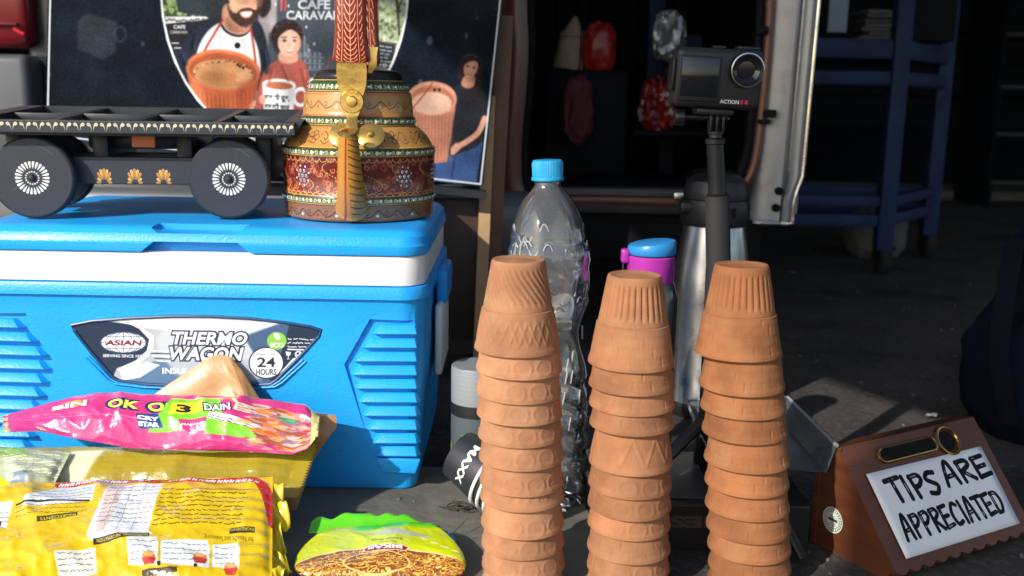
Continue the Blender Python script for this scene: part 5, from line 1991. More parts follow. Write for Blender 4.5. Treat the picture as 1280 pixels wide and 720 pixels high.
for a in (200, 320, 85):
    t = math.radians(a)
    e = Vector((.115 * math.cos(t), .095 * math.sin(t), .004))
    MB().tube([base + Vector((0, 0, .012)), base * .5 + e * .5 + Vector((.01 * math.cos(t), .01 * math.sin(t), .008)), e], [(.008, .006), (.0085, .0055), (.006, .005)], 10).build('leg', M_stick, stick)
for dx_ in (-.0062, -.0002, .0058):
    MB().box(topv + Vector((dx_, 0, .0195)), (.0032, .013, .019), .0012).build('clevis', M_stick, stick)
c0 = topv + Vector((0, -.0, .024))
MB().tube([c0 + Vector((-.034, 0, 0)), c0 + Vector((.011, 0, 0))], .0028, 12).build('screw', M_stick, stick)
MB().lathe([(0, -.005), (.0075, -.005), (.0085, -.003), (.0085, .004), (0, .005)], 14, Matrix.Translation(c0 + Vector((-.036, 0, 0))) @ Matrix.Rotation(PI / 2, 4, 'Y')).build('thumb_knob', M_stick, stick)
MB().lathe([(0, 0), (.0028, 0), (.0028, .0012), (0, .0018)], 10, Matrix.Translation(c0 + Vector((.011, 0, 0))) @ Matrix.Rotation(PI / 2, 4, 'Y')).build('screw_end', M_chrome, stick)

cw = at(893, 94, YS)
acw, ach = .0835, .0560
cam_bot = (ST + topv).z + .030
CB = Vector((cw.x, YS, cam_bot))
ac = thing('action_camera', 'small black action camera with a square front screen on the stick', 'action camera', CB, (math.radians(2), math.radians(2.2), math.radians(3)))
M_cambody = mat('camera_body', (.016, .016, .018), .45, bump=.2, bscale=800)
M_screen = mat('screen_glass', (.006, .008, .012), .08, coat=.5)
MB().box((0, 0, ach / 2 + .003), (acw, .030, ach), .006, 4).build('body', M_cambody, ac)
MB().box((-.020, -.0155, ach / 2 + .002), (.0405, .0025, .0425), .003, 3).build('screen_frame', M_cambody, ac)
MB().box((-.0195, -.0170, ach / 2 + .0035), (.0355, .0012, .0365), .001, 2).build('screen', M_screen, ac)
lz = ach / 2 + .0125
RX = Matrix.Translation((.0240, -.015, lz)) @ Matrix.Rotation(PI / 2, 4, 'X')
ln = MB().lathe([(.0150, -.002), (.0165, 0), (.0165, .006), (.0155, .0078), (.0140, .0080), (.0130, .0070), (.0128, .0040)], 48, RX).build('lens', M_stick, ac)
MB().lathe([(.0128, .0042), (.0085, .0025), (.0080, .0035), (0, .0038)], 40, RX).build('lens_glass', M_screen, ln)
MB().lathe([(.0155, .0080), (.0160, .0084), (.0150, .0086), (.0148, .0080)], 40, RX).build('lens_ring', M_chrome, ln)
cu_ = MB()


def text_mesh(s, bold, size, mtx):
    co, tr = text_tris(s, bold)
    k = size / .7
    mb = MB()
    mb.add([(x * k, 0, y * k) for x, y in co], [tuple(t) for t in tr], mtx)
    return mb


tw = text_mesh('ACTION', .03, .0034, Matrix.Translation((.0025, -.0153, .0085)))
tw.build('lettering', mat('white_print', (.75, .75, .75), .5), ac, 0)
tw = text_mesh('5', .05, .0038, Matrix.Translation((.0224, -.0153, .0085)))
for p in ((.0258, .0085),):
    tw.box((p[0] + .0022, -.0153, p[1] + .0019), (.0030, .0002, .0036))
tw.build('lettering', mat('red_print', (.65, .03, .03), .5), ac, 0)
MB().box((0, 0, ach + .0042), (.012, .012, .003), .001).build('shutter_button', M_stick, ac)
MB().box((.028, 0, ach + .0046), (.022, .014, .004), .0015).build('top_clip', M_stick, ac)
MB().box((0, 0, -.0005), (.036, .024, .006), .0015).build('mount_plate', M_stick, ac)
MB().box((-acw / 2 - .0015, 0, ach / 2 + .004), (.003, .022, .030), .001).build('side_door', M_stick, ac)

# ================================================================== PACKETS
def pillow(quad, T_top, T_bot, nu=70, nv=40, seed=0.0, crump=.004, freq=9.0, crimp=(.05, .05, 0, 0), pw=.55, sag=0.0, zig=0.0, sharp=1.0, base=None):
    """A sealed film pack on four corner points TL, TR, BR, BL (u across, v from the TL-TR edge down). Two skins that
    meet at the seams, creased by ridged noise; crimp = flat seal width at left, right, top, bottom."""
    TL, TR, BRq, BL = [Vector(p) for p in quad]
    nrm_ = (TR - TL).cross(BL - TL).normalized() * -1
    if nrm_.z < 0:
        nrm_ = -nrm_
    W = (TR - TL).length
    H_ = (BL - TL).length

    def prof(u, v):
        def edge(t, a, b):
            if t <= a or t >= 1 - b:
                return 0.0
            s = (t - a) / (1 - a - b)
            return (4 * s * (1 - s)) ** pw
        return edge(u, crimp[0], crimp[1]) * edge(v, crimp[2], crimp[3])

    def skin(side):
        def fn(u, v):
            p = base(u, v) if base else TL.lerp(TR, u).lerp(BL.lerp(BRq, u), v)
            h = prof(u, v)
            q = Vector((u * W * 60 / 6, v * H_ * 60 / 6, seed + (0 if side > 0 else 7)))
            rn = noise.ridged_multi_fractal(q * freq * .1, 1.0, 2.2, 4, 1.0, 2.0) - 1.1
            n2 = noise.noise(q * freq * .05 + Vector((3, 1, 2)))
            # gathers run out from the seals
            e = min(u, 1 - u, .5) * W
            gth = math.sin(v * H_ * 420 + 3 * n2) * math.exp(-e / .030) * .0022 * (1 if (crimp[0] or crimp[1]) else 0)
            off = (T_top if side > 0 else -T_bot) * h * (1 + .35 * n2)
            off += (crump * rn * sharp + gth) * min(1, h * 2 + .15) * (1 if side > 0 else .8)
            zz_ = 0
            if zig and (u < .001 or u > .999):
                zz_ = zig * (1 if int(v * nv) % 2 else -1)
            ed = (TR - TL).normalized()
            return p + nrm_ * off + ed * zz_ * (1 if u > .5 else -1) + Vector((0, 0, -sag * (2 * u - 1) ** 2))
        return fn
    top_, bot_ = MB(), MB()
    top_.grid(skin(1), nu, nv, lambda u, v: (u, 1 - v))
    bot_.grid(skin(-1), nu, nv, lambda u, v: (u, 1 - v))
    return top_, bot_


def film(name, img, rough=.16, **kw):
    return mat(name, (1, 1, 1), rough, img=img, coat=.5, bump=.45, bscale=60, bdist=.004, spec=.6, **kw)


# --- yellow noodle multipack in front
Y_ = (204, 172, 8)
ky = Canvas(1200, 640, Y_)
px2uv = fit([(-40, 601), (338, 590), (-40, 741), (338, 730)], [(0, 0), (1200, 0), (0, 640), (1200, 640)])
ky.M = px2uv
ky.poly([(-40, 592), (345, 585), (345, 600), (-40, 606)], (232, 182, 20))
ky.poly([(60, 603), (150, 599), (240, 597), (300, 593), (322, 592), (334, 602), (345, 628), (340, 646), (350, 660), (350, 590), (322, 586), (200, 594), (60, 598)], (226, 170, 20), 1, 1)
ky.stroke([(80, 604), (150, 601), (215, 601), (260, 598), (300, 596), (322, 600), (333, 618), (341, 650)], 12, (186, 34, 22), 1, 6)
ky.stroke([(80, 598), (150, 595), (215, 594), (260, 592), (305, 590)], 1.5, (240, 214, 180), .8, 6)
for (a, b) in ((78, 162), (178, 186), (212, 322)):
    x = a
    while x < b:
        y = 603.5 - (x - 80) * .026 + (max(0, x - 300) * .18)
        ky.stroke([(x, y + 2), (x + 2, y - 2.4), (x + 3.6, y + 2), (x + 5.4, y - 1.6)], 1.5, (244, 232, 226))
        x += 6.6 + 1.5 * ky.rng.random()
ky.poly([(116, 676), (140, 612), (208, 607), (190, 668)], (214, 218, 222), 1, .6)
ky.poly([(140, 612), (163, 610), (140, 672), (127, 674)], (196, 150, 130), .55, 2)
for k in range(9):
    ky.lines(144 - 2.2 * k, 614 + 5.8 * k, 206 - 2.0 * k, 617 + 5.8 * k, 1, (86, 90, 104), 2.4, -.06)
for k in range(4):
    ky.stroke([(140 + 16 * k, 612 - k), (120 + 16.5 * k, 674 - 1.4 * k)], .5, (120, 124, 136))
ky.poly([(116, 676), (190, 667), (196, 672), (120, 682)], (226, 226, 226), 1, .6)
ky.poly([(124, 680), (192, 671), (192, 676), (124, 686)], (52, 46, 30))
ky.text('NUTRITIONAL INFORMATION', 190, 672.5, 3.2, (226, 206, 60), rot=PI - .13, width=62)
ky.poly([(38, 627), (80, 607), (127, 610), (122, 633), (36, 640)], (204, 206, 206), 1, .8)
for k in range(4):
    ky.lines(48, 614 + 5.2 * k, 122, 617 + 5.2 * k, 1, (96, 96, 104), 2.4, -.03)
ky.stroke([(28, 635), (50, 632), (78, 631), (118, 633)], 2.6, (40, 36, 28))
for k in range(3):
    ky.lines(26, 637 + 5.0 * k, 116, 640 + 5.0 * k, 1, (104, 92, 10), 2.2, -.04)
ky.poly([(54, 652), (104, 646), (104, 651), (54, 658)], (64, 56, 20))
ky.text('INGREDIENTS', 102, 647.8, 3.2, (226, 206, 60), rot=PI - .12, width=44)
ky.poly([(-10, 632), (24, 630), (14, 660), (-10, 662)], (206, 208, 208), 1, .6)
ky.lines(-8, 640, 18, 656, 3, (120, 120, 126), 2.4)
ky.poly([(-10, 655), (9, 653), (6, 660), (-10, 661)], (64, 56, 20))
for k in range(9):
    y = 616 + 5.4 * k
    ky.lines(208 - 1.6 * k, y, 312 - 1.2 * k, y + 4, 1, (74, 64, 16), 3.0, -.05)
ky.poly([(288, 661), (318, 658), (318, 665), (288, 668)], (54, 46, 24))
ky.text('INGREDIENTS', 317, 659, 3.8, (230, 210, 70), rot=PI - .08, width=28)
ky.text('for Noodle and Seasoning', 316, 669, 4.4, (64, 54, 22), rot=PI - .03, width=58)
ky.poly([(76, 694), (126, 688), (126, 712), (80, 720)], (214, 216, 216), .9, .8)
ky.lines(80, 694, 122, 714, 4, (90, 92, 100), 2.4, -.08)
for (x0, x1) in ((166, 203), (206, 264), (267, 300)):
    ky.poly([(x0, 680), (x1 - 3, 675), (x1, 682), (x1, 708), (x0, 706)], (220, 222, 222), 1, .8)
    ky.lines(x0 + 3, 680, x1 - 4, 704, 4, (96, 98, 110), 2.6, -.04)
for (x, y) in ((192, 700), (253, 696), (290, 706)):
    ky.ell(x, y, 8, 6, (196, 116, 60))
    ky.poly([(x - 9, y + 1), (x + 9, y + 1), (x + 6, y + 7), (x - 6, y + 7)], (170, 50, 40), 1, .5)
    ky.ell(x, y - 3, 6, 3, (226, 170, 90))
for (x, y) in ((204, 706), (248, 706)):
    ky.ell(x, y, 2.4, 2.4, (60, 40, 30))
ky.poly([(182, 711), (226, 709), (226, 714), (182, 717)], (70, 58, 20))
ky.poly([(-40, 690), (60, 680), (90, 745), (-40, 745)], (226, 192, 6), .6, 4)
quadY = [at(-44, 606, .945), at(341, 596, .935), at(340, 748, .800), at(-44, 758, .800)]
tY, bY = pillow(quadY, .018, .028, 150, 84, 1.3, .0085, 9, (.0, .012, 0, 0), .5, zig=.0)
noodle = thing('noodle_packet', 'big yellow noodle multipack with a red stripe, back side up, nearest in the heap', 'packet', tuple(sum((Vector(q) for q in quadY), Vector()) / 4), world=True)
img_y = ky.image('noodle_print')
M_y = film('noodle_film', img_y, .17)
tY.build('front_film', M_y, noodle, 60, weld=False)
bY.build('back_film', M_y, noodle, 60, weld=False)
# crumpled seal at its right end
fin = MB()
e0, e1 = at(341, 606, .928), at(342, 744, .800)


def finfn(u, v):
    p = Vector(e0).lerp(Vector(e1), v)
    o = Vector((1, -.25, -.35)).normalized()
    w = .020 + .014 * noise.noise(Vector((v * 7, 2, 0)))
    z_ = math.sin(v * 34 + u * 2) * .006 * u + noise.noise(Vector((v * 16, u * 3, 5))) * .012 * u
    return p + o * (u * w - .006) + Vector((0, 0, z_ - .012 * (1 - abs(2 * v - 1))))


fin.grid(finfn, 10, 60, lambda u, v: (.96 + .03 * u, .75 - .2 * v))
fo = fin.build('crimped_end', film('noodle_film_plain', None, .2) if False else mat('noodle_film_yellow', (.62, .47, .006), .18, coat=.5, bump=.3, bscale=50, bdist=.003), noodle, 60)
fo.modifiers.new('thick', 'SOLIDIFY').thickness = .0004

# --- yellow packet under the pink one (its end hangs out at the right, in the shade)
quadU = [at(-60, 560, 1.0), at(396, 556, 1.0), at(372, 622, .955), at(-60, 622, .955)]
tU, bU = pillow(quadU, .010, .030, 90, 40, 4.4, .005, 10, (0, .05, 0, 0), .5, zig=.0022)
under = thing('yellow_packet', 'second yellow packet lying under the pink snack bag in the shade', 'packet', tuple(sum((Vector(q) for q in quadU), Vector()) / 4), world=True)
kU = Canvas(900, 400, (160, 140, 40))
kU.lines(60, 40, 860, 380, 7, (120, 110, 50), 9, 0, .5)
kU.poly([(300, 40), (380, 40), (340, 360), (250, 360)], (226, 226, 214), .8, 4)
M_u = film('under_film', kU.image('under_print'), .2)
tU.build('front_film', M_u, under, 60, weld=False)
bU.build('back_film', M_u, under, 60, weld=False)

# --- pink snack bag on top
PK = (200, 54, 122)
kp_ = Canvas(1200, 560, PK)
kp_.M = fit([(0, 530), (398, 540), (88, 484), (396, 505), (170, 556), (390, 566)], [(0, 270), (1200, 300), (230, 0), (1190, 60), (480, 540), (1180, 545)])
kp_.M = None
k_ = kp_
# (drawn in its own frame: 1200 wide, print read from the far side)
k_.poly([(0, 0), (1200, 0), (1200, 120), (0, 120)], (202, 60, 130), .6, 20)
k_.ell(268, 180, 76, 66, (176, 40, 70))
k_.ell(262, 178, 66, 56, (236, 150, 60))
k_.text('BIN', 190, 226, 84, (196, 40, 60), bold=.08, width=142, rot=.02)
k_.text('BIN', 190, 224, 80, (244, 244, 246), bold=.04, width=138, rot=.02)
for x in (410, 560):
    k_.text('OK', x - 4, 250, 100, (30, 50, 96), bold=.13, width=136, rot=.05)
    k_.text('OK', x, 246, 92, (224, 232, 70), bold=.035, width=118, rot=.05)
k_.poly([(650, 90), (830, 60), (850, 260), (820, 420), (560, 440), (600, 300)], (122, 196, 44), 1, 2)
k_.stroke([(650, 90), (880, 70), (900, 150)], 12, (244, 206, 60))
k_.poly([(655, 150), (770, 110), (780, 250), (640, 280)], (238, 214, 40))
k_.text('3', 668, 250, 84, (40, 40, 34), bold=.05)
k_.lines(730, 140, 775, 250, 5, (70, 80, 30), 12)
k_.text('DAIN', 775, 250, 90, (28, 32, 44), bold=.10, width=112, rot=-.06)
k_.text('DAIN', 778, 248, 84, (244, 246, 248), bold=.03, width=100, rot=-.06)
k_.poly([(520, 300), (600, 270), (620, 400), (530, 420)], (36, 70, 130))
k_.text('CRY', 526, 345, 34, (244, 246, 250), bold=.06, width=80)
k_.text('STAR', 528, 396, 30, (244, 246, 250), bold=.06, width=78)
k_.poly([(680, 330), (790, 320), (780, 450), (690, 440)], PK)
k_.text('MASALA', 690, 385, 18, (246, 240, 210), bold=.02, width=84)
k_.poly([(800, 260), (1010, 360), (1000, 400), (790, 330)], (230, 232, 234))
k_.lines(806, 290, 1000, 330, 2, (40, 50, 60), 16, .42)
k_.poly([(790, 340), (1010, 400), (960, 480), (780, 470)], (122, 196, 44), 1, 2)
k_.poly([(900, 150), (1000, 150), (985, 240), (890, 240)], (222, 206, 190))
k_.lines(905, 160, 985, 235, 3, (120, 50, 70), 14)
for q in range(230):
    x, y = 1000 + 200 * k_.rng.random() - 80 * k_.rng.random(), 120 + 420 * k_.rng.random()
    r = 14 + 22 * k_.rng.random()
    c = [(216, 130, 60), (190, 90, 44), (232, 170, 104), (206, 150, 130), (160, 84, 60), (226, 190, 170), (150, 110, 140)][q % 7]
    k_.poly([(x + r * math.cos(t + q) * (1 + .4 * math.sin(3 * t)), y + r * .6 * math.sin(t + q)) for t in np.linspace(0, 6.28, 8)[:-1]], c, .9, 1)
k_.ell(1090, 220, 34, 22, (50, 160, 100), 1, 2)
k_.ell(1096, 220, 18, 10, (90, 190, 120), 1, 2)
k_.poly([(1130, 120), (1175, 130), (1170, 180), (1130, 170)], (226, 230, 240))
k_.poly([(1184, 0), (1200, 0), (1200, 560), (1176, 560)], (88, 84, 150), 1, 2)
k_.stroke([(60, 300), (240, 340), (460, 330), (560, 350)], 5, (236, 150, 190), .8)
k_.grain(.012, 2)
quadP = [at(2, 512, 1.010), at(396, 499, 1.008), at(396, 564, .968), at(4, 552, .968)]


def pinkbase(u, v):
    ty = np.interp(u, [0, .14, .3, .6, .85, .96, 1], [520, 505, 493, 494, 500, 506, 520])
    by = np.interp(u, [0, .12, .25, .4, .7, .92, .97, 1], [540, 538, 549, 560, 563, 567, 560, 545])
    return at(4 + 394 * u, ty, 1.008).lerp(at(4 + 392 * u, by, .967), v)


tP, bP = pillow(quadP, .016, .012, 150, 70, 9.1, .0120, 7, (.018, .022, 0, 0), .62, zig=.0015, base=pinkbase)


def taper(mb, w=1.0):
    out = []
    for (x, y, z), (u, v) in zip(mb.v, mb.uv):
        out.append((x, y, z))
    mb.v = out


pink = thing('pink_snack_bag', 'shiny pink snack bag with green patch and orange crisps print lying on the heap', 'packet', tuple(sum((Vector(q) for q in quadP), Vector()) / 4), world=True)
tP.build('front_film', film('pink_film', kp_.image('pink_print'), .16), pink, 60, weld=False)
kB = Canvas(1000, 300, (208, 196, 120))
kB.lines(20, 20, 980, 280, 8, (90, 88, 60), 14, 0, .7)
kB.poly([(420, 0), (520, 0), (470, 300), (350, 300)], (228, 230, 226), .8, 6)
kB.poly([(600, 0), (690, 0), (640, 300), (560, 300)], (228, 230, 226), .8, 6)
bP.build('back_film', film('pink_back_film', kB.image('pink_back_print'), .2), pink, 60, weld=False)

# --- clear green printed packet at the left edge
quadG = [at(-60, 552, .985), at(88, 566, .985), at(60, 622, .925), at(-60, 628, .925)]
tG, bG = pillow(quadG, .014, .012, 60, 44, 6.2, .007, 11, (0, .04, 0, 0), .55)
kG = Canvas(700, 500, (176, 182, 150))
kG.poly([(0, 0), (420, 0), (500, 140), (0, 150)], (138, 176, 70), 1, 10)
kG.poly([(0, 60), (330, 70), (330, 110), (0, 110)], (90, 120, 70), .7, 6)
kG.lines(330, 120, 660, 380, 9, (236, 236, 230), 17, -.25)
kG.poly([(0, 180), (240, 180), (260, 300), (0, 310)], (206, 196, 176), .9, 6)
kG.poly([(20, 230), (170, 220), (170, 290), (20, 300)], (232, 190, 90))
kG.ell(95, 260, 52, 22, (190, 40, 34))
kG.lines(200, 240, 330, 280, 2, (60, 64, 60), 15)
kG.poly([(0, 330), (330, 320), (420, 400), (330, 440), (0, 450)], (232, 212, 20), 1, 3)
kG.poly([(0, 380), (250, 390), (240, 470), (0, 470)], (80, 150, 200), 1, 4)
kG.poly([(430, 300), (520, 280), (520, 420), (420, 440)], (110, 130, 150), .9, 6)
green = thing('green_snack_packet', 'small crumpled green and clear printed packet at the left edge of the heap', 'packet', tuple(sum((Vector(q) for q in quadG), Vector()) / 4), world=True)
M_g = film('green_film', kG.image('green_print'), .18)
tG.build('front_film', M_g, green, 60, weld=False)
bG.build('back_film', M_g, green, 60, weld=False)

# --- brown paper pouch standing against the cooler
kraft = mat('kraft_paper', (.50, .255, .10), .42, var=.12, vscale=18, bump=.4, bscale=30, bdist=.003, dirt=(.60, .36, .17), dscale=14, damt=.7, coat=.15)
bp_out = [at(176, 505, 1.035), at(205, 484, 1.040), at(262, 446, 1.050), at(274, 443, 1.0515), at(288, 446, 1.050), at(303, 464, 1.047), at(326, 500, 1.042), at(372, 512, 1.036), at(398, 516, 1.032),
          at(420, 519, 1.028), at(421, 534, 1.024), at(412, 545, 1.020)]
base_z = .004
pouch = MB()
front_pts = bp_out
foot_r = [at(392, 575, 1.018), Vector((at(370, 612, 1.0).x, 1.00, base_z)), Vector((at(300, 620, 1.0).x, 1.00, base_z)), Vector((at(180, 620, 1.0).x, 1.00, base_z))]
ring_ = [Vector(p) for p in front_pts] + foot_r
cx_ = sum(ring_, Vector()) / len(ring_)
fineR = []
for i in range(len(ring_)):
    a, b = ring_[i], ring_[(i + 1) % len(ring_)]
    for k in range(6):
        fineR.append(a.lerp(b, k / 6))
nR = len(fineR)
vs, fs = [], []
LV = 12
for side in (1, -1):
    for j in range(LV + 1):
        s = 1 - j / LV
        for i, p in enumerate(fineR):
            q = cx_.lerp(p, s)
            bul = .007 * math.sqrt(max(0, 1 - s * s))
            cr_ = .0035 * (noise.ridged_multi_fractal(Vector((q.x * 30, q.z * 30, side)), 1, 2.2, 4, 1, 2) - 1.1) * min(1, (1 - s) * 4)
            off = bul * .9 + cr_
            vs.append(q + Vector((0, -1, .25)).normalized() * off * side * (1 if side > 0 else .12))
    b0 = 0 if side > 0 else (LV + 1) * nR
    for j in range(LV):
        for i in range(nR):
            a = b0 + j * nR + i
            b = b0 + j * nR + (i + 1) % nR
            f = (a, b, b + nR, a + nR)
            fs.append(f if side > 0 else f[::-1])
pouch.add(vs, fs)
single('brown_pouch', pouch, kraft, 'brown paper pouch with a pointed top leaning on the cooler front', 'pouch', (cx_.x, 1.0, 0), smooth=50)

# --- savoury mix packet lying flat, print upside down
kb = Canvas(1000, 800, (196, 206, 14))
kb.poly([(0, 0), (1000, 0), (1000, 90), (0, 90)], (86, 200, 20), 1, 20)
kb.poly([(0, 0), (300, 0), (300, 90), (0, 100)], (206, 190, 90), .8, 20)
kb.poly([(330, 0), (700, 0), (680, 80), (340, 90)], (60, 196, 16), 1, 14)
kb.poly([(0, 470), (110, 370), (260, 330), (420, 330), (640, 360), (820, 400), (960, 470), (1000, 560), (1000, 800), (0, 800)], (236, 206, 150), 1, 3)
kb.poly([(0, 486), (110, 386), (260, 346), (420, 346), (640, 376), (820, 416), (940, 480), (1000, 580), (1000, 800), (0, 800)], (122, 70, 30), 1, 3)
for q in range(900):
    x = 1000 * kb.rng.random()
    y = 360 + 440 * kb.rng.random()
    edge = 346 + (max(0, 260 - x) * .55) + max(0, x - 420) * .20
    if y < edge + 16:
        continue
    a = 6.28 * kb.rng.random()
    r = 18 + 16 * kb.rng.random()
    c = [(214, 160, 60), (232, 190, 96), (190, 126, 48), (226, 178, 70), (172, 92, 40)][q % 5]
    kind = q % 4
    if kind < 2:
        kb.ring(x, y, r * .8, r * .6, 8, (96, 52, 20), .8, a, 0, 3.6)
        kb.ring(x - 2, y - 3, r * .8, r * .6, 7, c, 1, a, 0, 3.6)
    elif kind == 2:
        kb.ell(x + 2, y + 3, r * .7, r * .45, (90, 50, 22), .8, 0, a)
        kb.ell(x, y, r * .65, r * .42, c, 1, 1, a)
    else:
        kb.stroke([(x - r, y), (x, y + 5), (x + r, y - 4)], 9, c, 1, 3)
kb.ring(480, 520, 190, 120, 12, (226, 190, 110), 1)
kb.poly([(400, 340), (440, 306), (640, 320), (690, 348), (664, 396), (400, 384)], (240, 214, 190), 1, 1)
kb.poly([(408, 344), (444, 313), (636, 327), (680, 350), (658, 388), (406, 376)], (136, 20, 34), 1, 1)
kb.text('BIKAJI', 650, 334, 38, (244, 236, 232), rot=PI + .09, bold=.05, width=220)
kb.text('Bikaneri Bhujia', 660, 250, 24, (60, 96, 10), rot=PI + .06, bold=.01, width=210)
kb.text('Namkeen', 620, 284, 18, (70, 100, 14), rot=PI + .06, width=120)
kb.poly([(420, 160), (640, 130), (820, 190), (860, 236), (660, 214), (470, 200)], (176, 186, 178), .9, 8)
for k in range(4):
    kb.ell(800 + 50 * k, 250 + 40 * k, 26, 10, (232, 236, 220), .8, 4, .4)
rows_ = np.interp(np.arange(800) / 800, [0, .60, 1], [0, .43, .82]) * 800
kb.a = kb.a[rows_.astype(int)]
kb.grain(.012, 2)
quadB = [at(402, 660, .915), at(545, 652, .920), at(588, 750, .845), at(364, 760, .838)]
for q in quadB:
    q.z = max(q.z, .010)
tB, bB = pillow(quadB, .011, .012, 90, 70, 2.7, .0042, 11, (0, 0, .02, .02), .42)


def bulge_round(mb, quad):
    c = sum((Vector(q) for q in quad), Vector()) / 4
    out = []
    for (x, y, z), (u, v) in zip(mb.v, mb.uv):
        a, b = 2 * u - 1, 2 * v - 1
        k = 1 - .10 * (a * a * b * b) + .09 * (1 - a * a) * abs(b) * .3 + .10 * (1 - b * b) * abs(a)
        out.append((c.x + (x - c.x) * k, c.y + (y - c.y) * k, max(.0025, z)))
    mb.v = out


bulge_round(tB, quadB)
bulge_round(bB, quadB)
mixp = thing('savoury_mix_packet', 'lime yellow savoury mix packet with nut picture lying flat before the cooler', 'packet', tuple(sum((Vector(q) for q in quadB), Vector()) / 4), world=True)
M_mix = film('mix_film', kb.image('mix_print'), .17)
tB.build('front_film', M_mix, mixp, 60, weld=False)
bB.build('back_film', M_mix, mixp, 60, weld=False)
# its far flap, bright green, standing up a little with a torn corner
fl0, fl1 = at(385, 660, .918), at(552, 648, .924)
flap = MB()


def flapfn(u, v):
    p = Vector(fl0).lerp(Vector(fl1), u)
    hgt = .016 * (math.sin(PI * min(1, u * 1.05 + .05)) ** .5)
    n1 = noise.noise(Vector((u * 9, v * 2, 3)))
    return Vector((p.x, p.y + .012 * v + .006 * n1 * v, max(.003, .016 + hgt * v + .005 * n1 * v)))


flap.grid(flapfn, 50, 8)
fp = flap.build('flap', mat('green_film_flap', (.10, .52, .012), .16, coat=.5, bump=.3, bscale=60, bdist=.003), mixp, 60)
fp.modifiers.new('thick', 'SOLIDIFY').thickness = .0004
for (a, b) in (((560, 672), (585, 648)), ((556, 664), (572, 690)), ((566, 676), (580, 664))):
    p0, p1 = atz(a[0], a[1], .008), atz(b[0], b[1], .016)
    MB().prism([p0, p1, p0.lerp(p1, .5) + Vector((.004, .004, .002))], (0, 0, .0006)).build('torn_corner', mat('dark_green_film', (.02, .10, .02), .25, coat=.4), mixp)

# ================================================================== GROUND SHEET UNDER THE WARES
kms = mat('grey_ground_sheet', (.135, .128, .105), .8, var=.25, vscale=14, bump=.7, bscale=30, bdist=.006, dirt=(.07, .068, .055), dscale=7, damt=.7)
gs = MB()


def gsfn(u, v):
    x, y = -1.0 + 1.09 * u, .48 + .66 * v
    x += .02 * noise.noise(Vector((y * 9, 3, 1))) * (u > .98)
    y += .03 * noise.noise(Vector((x * 6, 7, 1))) * (v > .98)
    z = .0012 + .0018 * max(0, noise.noise(Vector((x * 16, y * 16, 1))))
    return (x, y, z)


gs.grid(gsfn, 90, 60)
single('ground_sheet', gs, kms, 'dusty grey sheet spread on the ground under cooler and packets', 'sheet', (-.5, .8, 0))
# loose dry fibres on it
fb = MB()
rf = random.Random(3)
pfb = atz(575, 636, .003)
for k in range(9):
    a0 = rf.uniform(0, 6.28)
    r = rf.uniform(.006, .016)
    cx2, cy2 = pfb.x + rf.uniform(-.012, .012), pfb.y + rf.uniform(-.008, .008)
    fb.tube([(cx2 + r * math.cos(a0 + t), cy2 + r * .6 * math.sin(a0 + t), .0045 + .002 * math.sin(2 * t + k)) for t in np.linspace(0, rf.uniform(2.5, 5.5), 14)], .0006, 5)
fo_ = single('dry_fibres', fb, mat('dry_fibre', (.05, .042, .03), .8), 'tangle of dry dark fibres on the sheet before the lying cups', 'fibres', (pfb.x, pfb.y, .003))
fo_['kind'] = 'stuff'

# ================================================================== PAPER CUPS AND CHIP TUBE BY THE COOLER
M_pc = mat('printed_cup_paper', (.022, .024, .028), .45, var=.15, vscale=40)
M_rimw = mat('white_cup_rim', (.70, .72, .72), .5)
cA = at(634, 604, .985)
axis = Vector((.80, -.45, -.36)).normalized()
rot_ = Vector((0, 0, 1)).rotation_difference(axis).to_matrix().to_4x4()
first = None
ncup = 7
for i in range(ncup):
    if i == 0:
        o = MB().lathe([(0, .023), (.025, .022), (.0265, .020), (.027, .021), (.0342, .064), (.0337, .064), (.026, .026), (0, .026)], 40).build('paper_cup', M_pc, None, 40)
        rm = MB().lathe([(.0340, .0618), (.0362, .0624), (.0366, .064), (.0360, .0655), (.0342, .0658), (.0336, .064)], 40).build('rim', M_rimw, o)
        co, tr = text_tris('MAXX', .04)
        lt = MB()
        for t in tr:
            pass
        kx = .011 / .7
        lv = []
        for x, y in co:
            a = (x * kx) / .030 - 1.7
            zq = .040 + y * kx * .75
            rr_ = .027 + (zq - .021) * .1674 + .0004
            lv.append((rr_ * math.sin(a), -rr_ * math.cos(a), zq))
        lt.add(lv, [tuple(t) for t in tr])
        lt.build('lettering', M_rimw, o, 0)
        first = o
    else:
        o = first.copy()
        C.objects.link(o)
        for ch in first.children:
            d = ch.copy()
            C.objects.link(d)
            d.parent = o
    off = (i - 3) * .0088
    o.matrix_world = Matrix.Translation(Vector((cA.x, cA.y, .042)) + axis * off - axis * .06) @ rot_ @ Matrix.Rotation(.2 * i if i else 0, 4, 'Z')
    tag(o, ['dark paper cup at the rear end of the nested row lying by the cooler',
            'second dark paper cup from the rear of the nested row by the cooler', 'third dark paper cup from the rear of the nested row by the cooler', 'middle dark paper cup of the nested row by the cooler',
            'third dark paper cup from the open end of the nested row', 'second dark paper cup from the open end of the nested row', 'dark paper cup at the open end of the nested row by the terracotta stack'][i], 'paper cup', 'paper cups nested in a lying row')
kt = Canvas(600, 400, (82, 90, 95))
kt.poly([(0, 0), (600, 0), (600, 110), (0, 130)], (132, 138, 142), 1, 2)
kt.lines(20, 10, 580, 100, 6, (140, 144, 146), 10)
kt.poly([(0, 120), (600, 120), (600, 160), (0, 160)], (30, 32, 34))
for x in (40, 240, 440):
    kt.text('CUT', x, 260, 44, (150, 190, 40), bold=.06, width=130, rot=-.06)
    kt.text('WEDH', x, 320, 48, (190, 200, 40), bold=.06, width=140, rot=-.06)
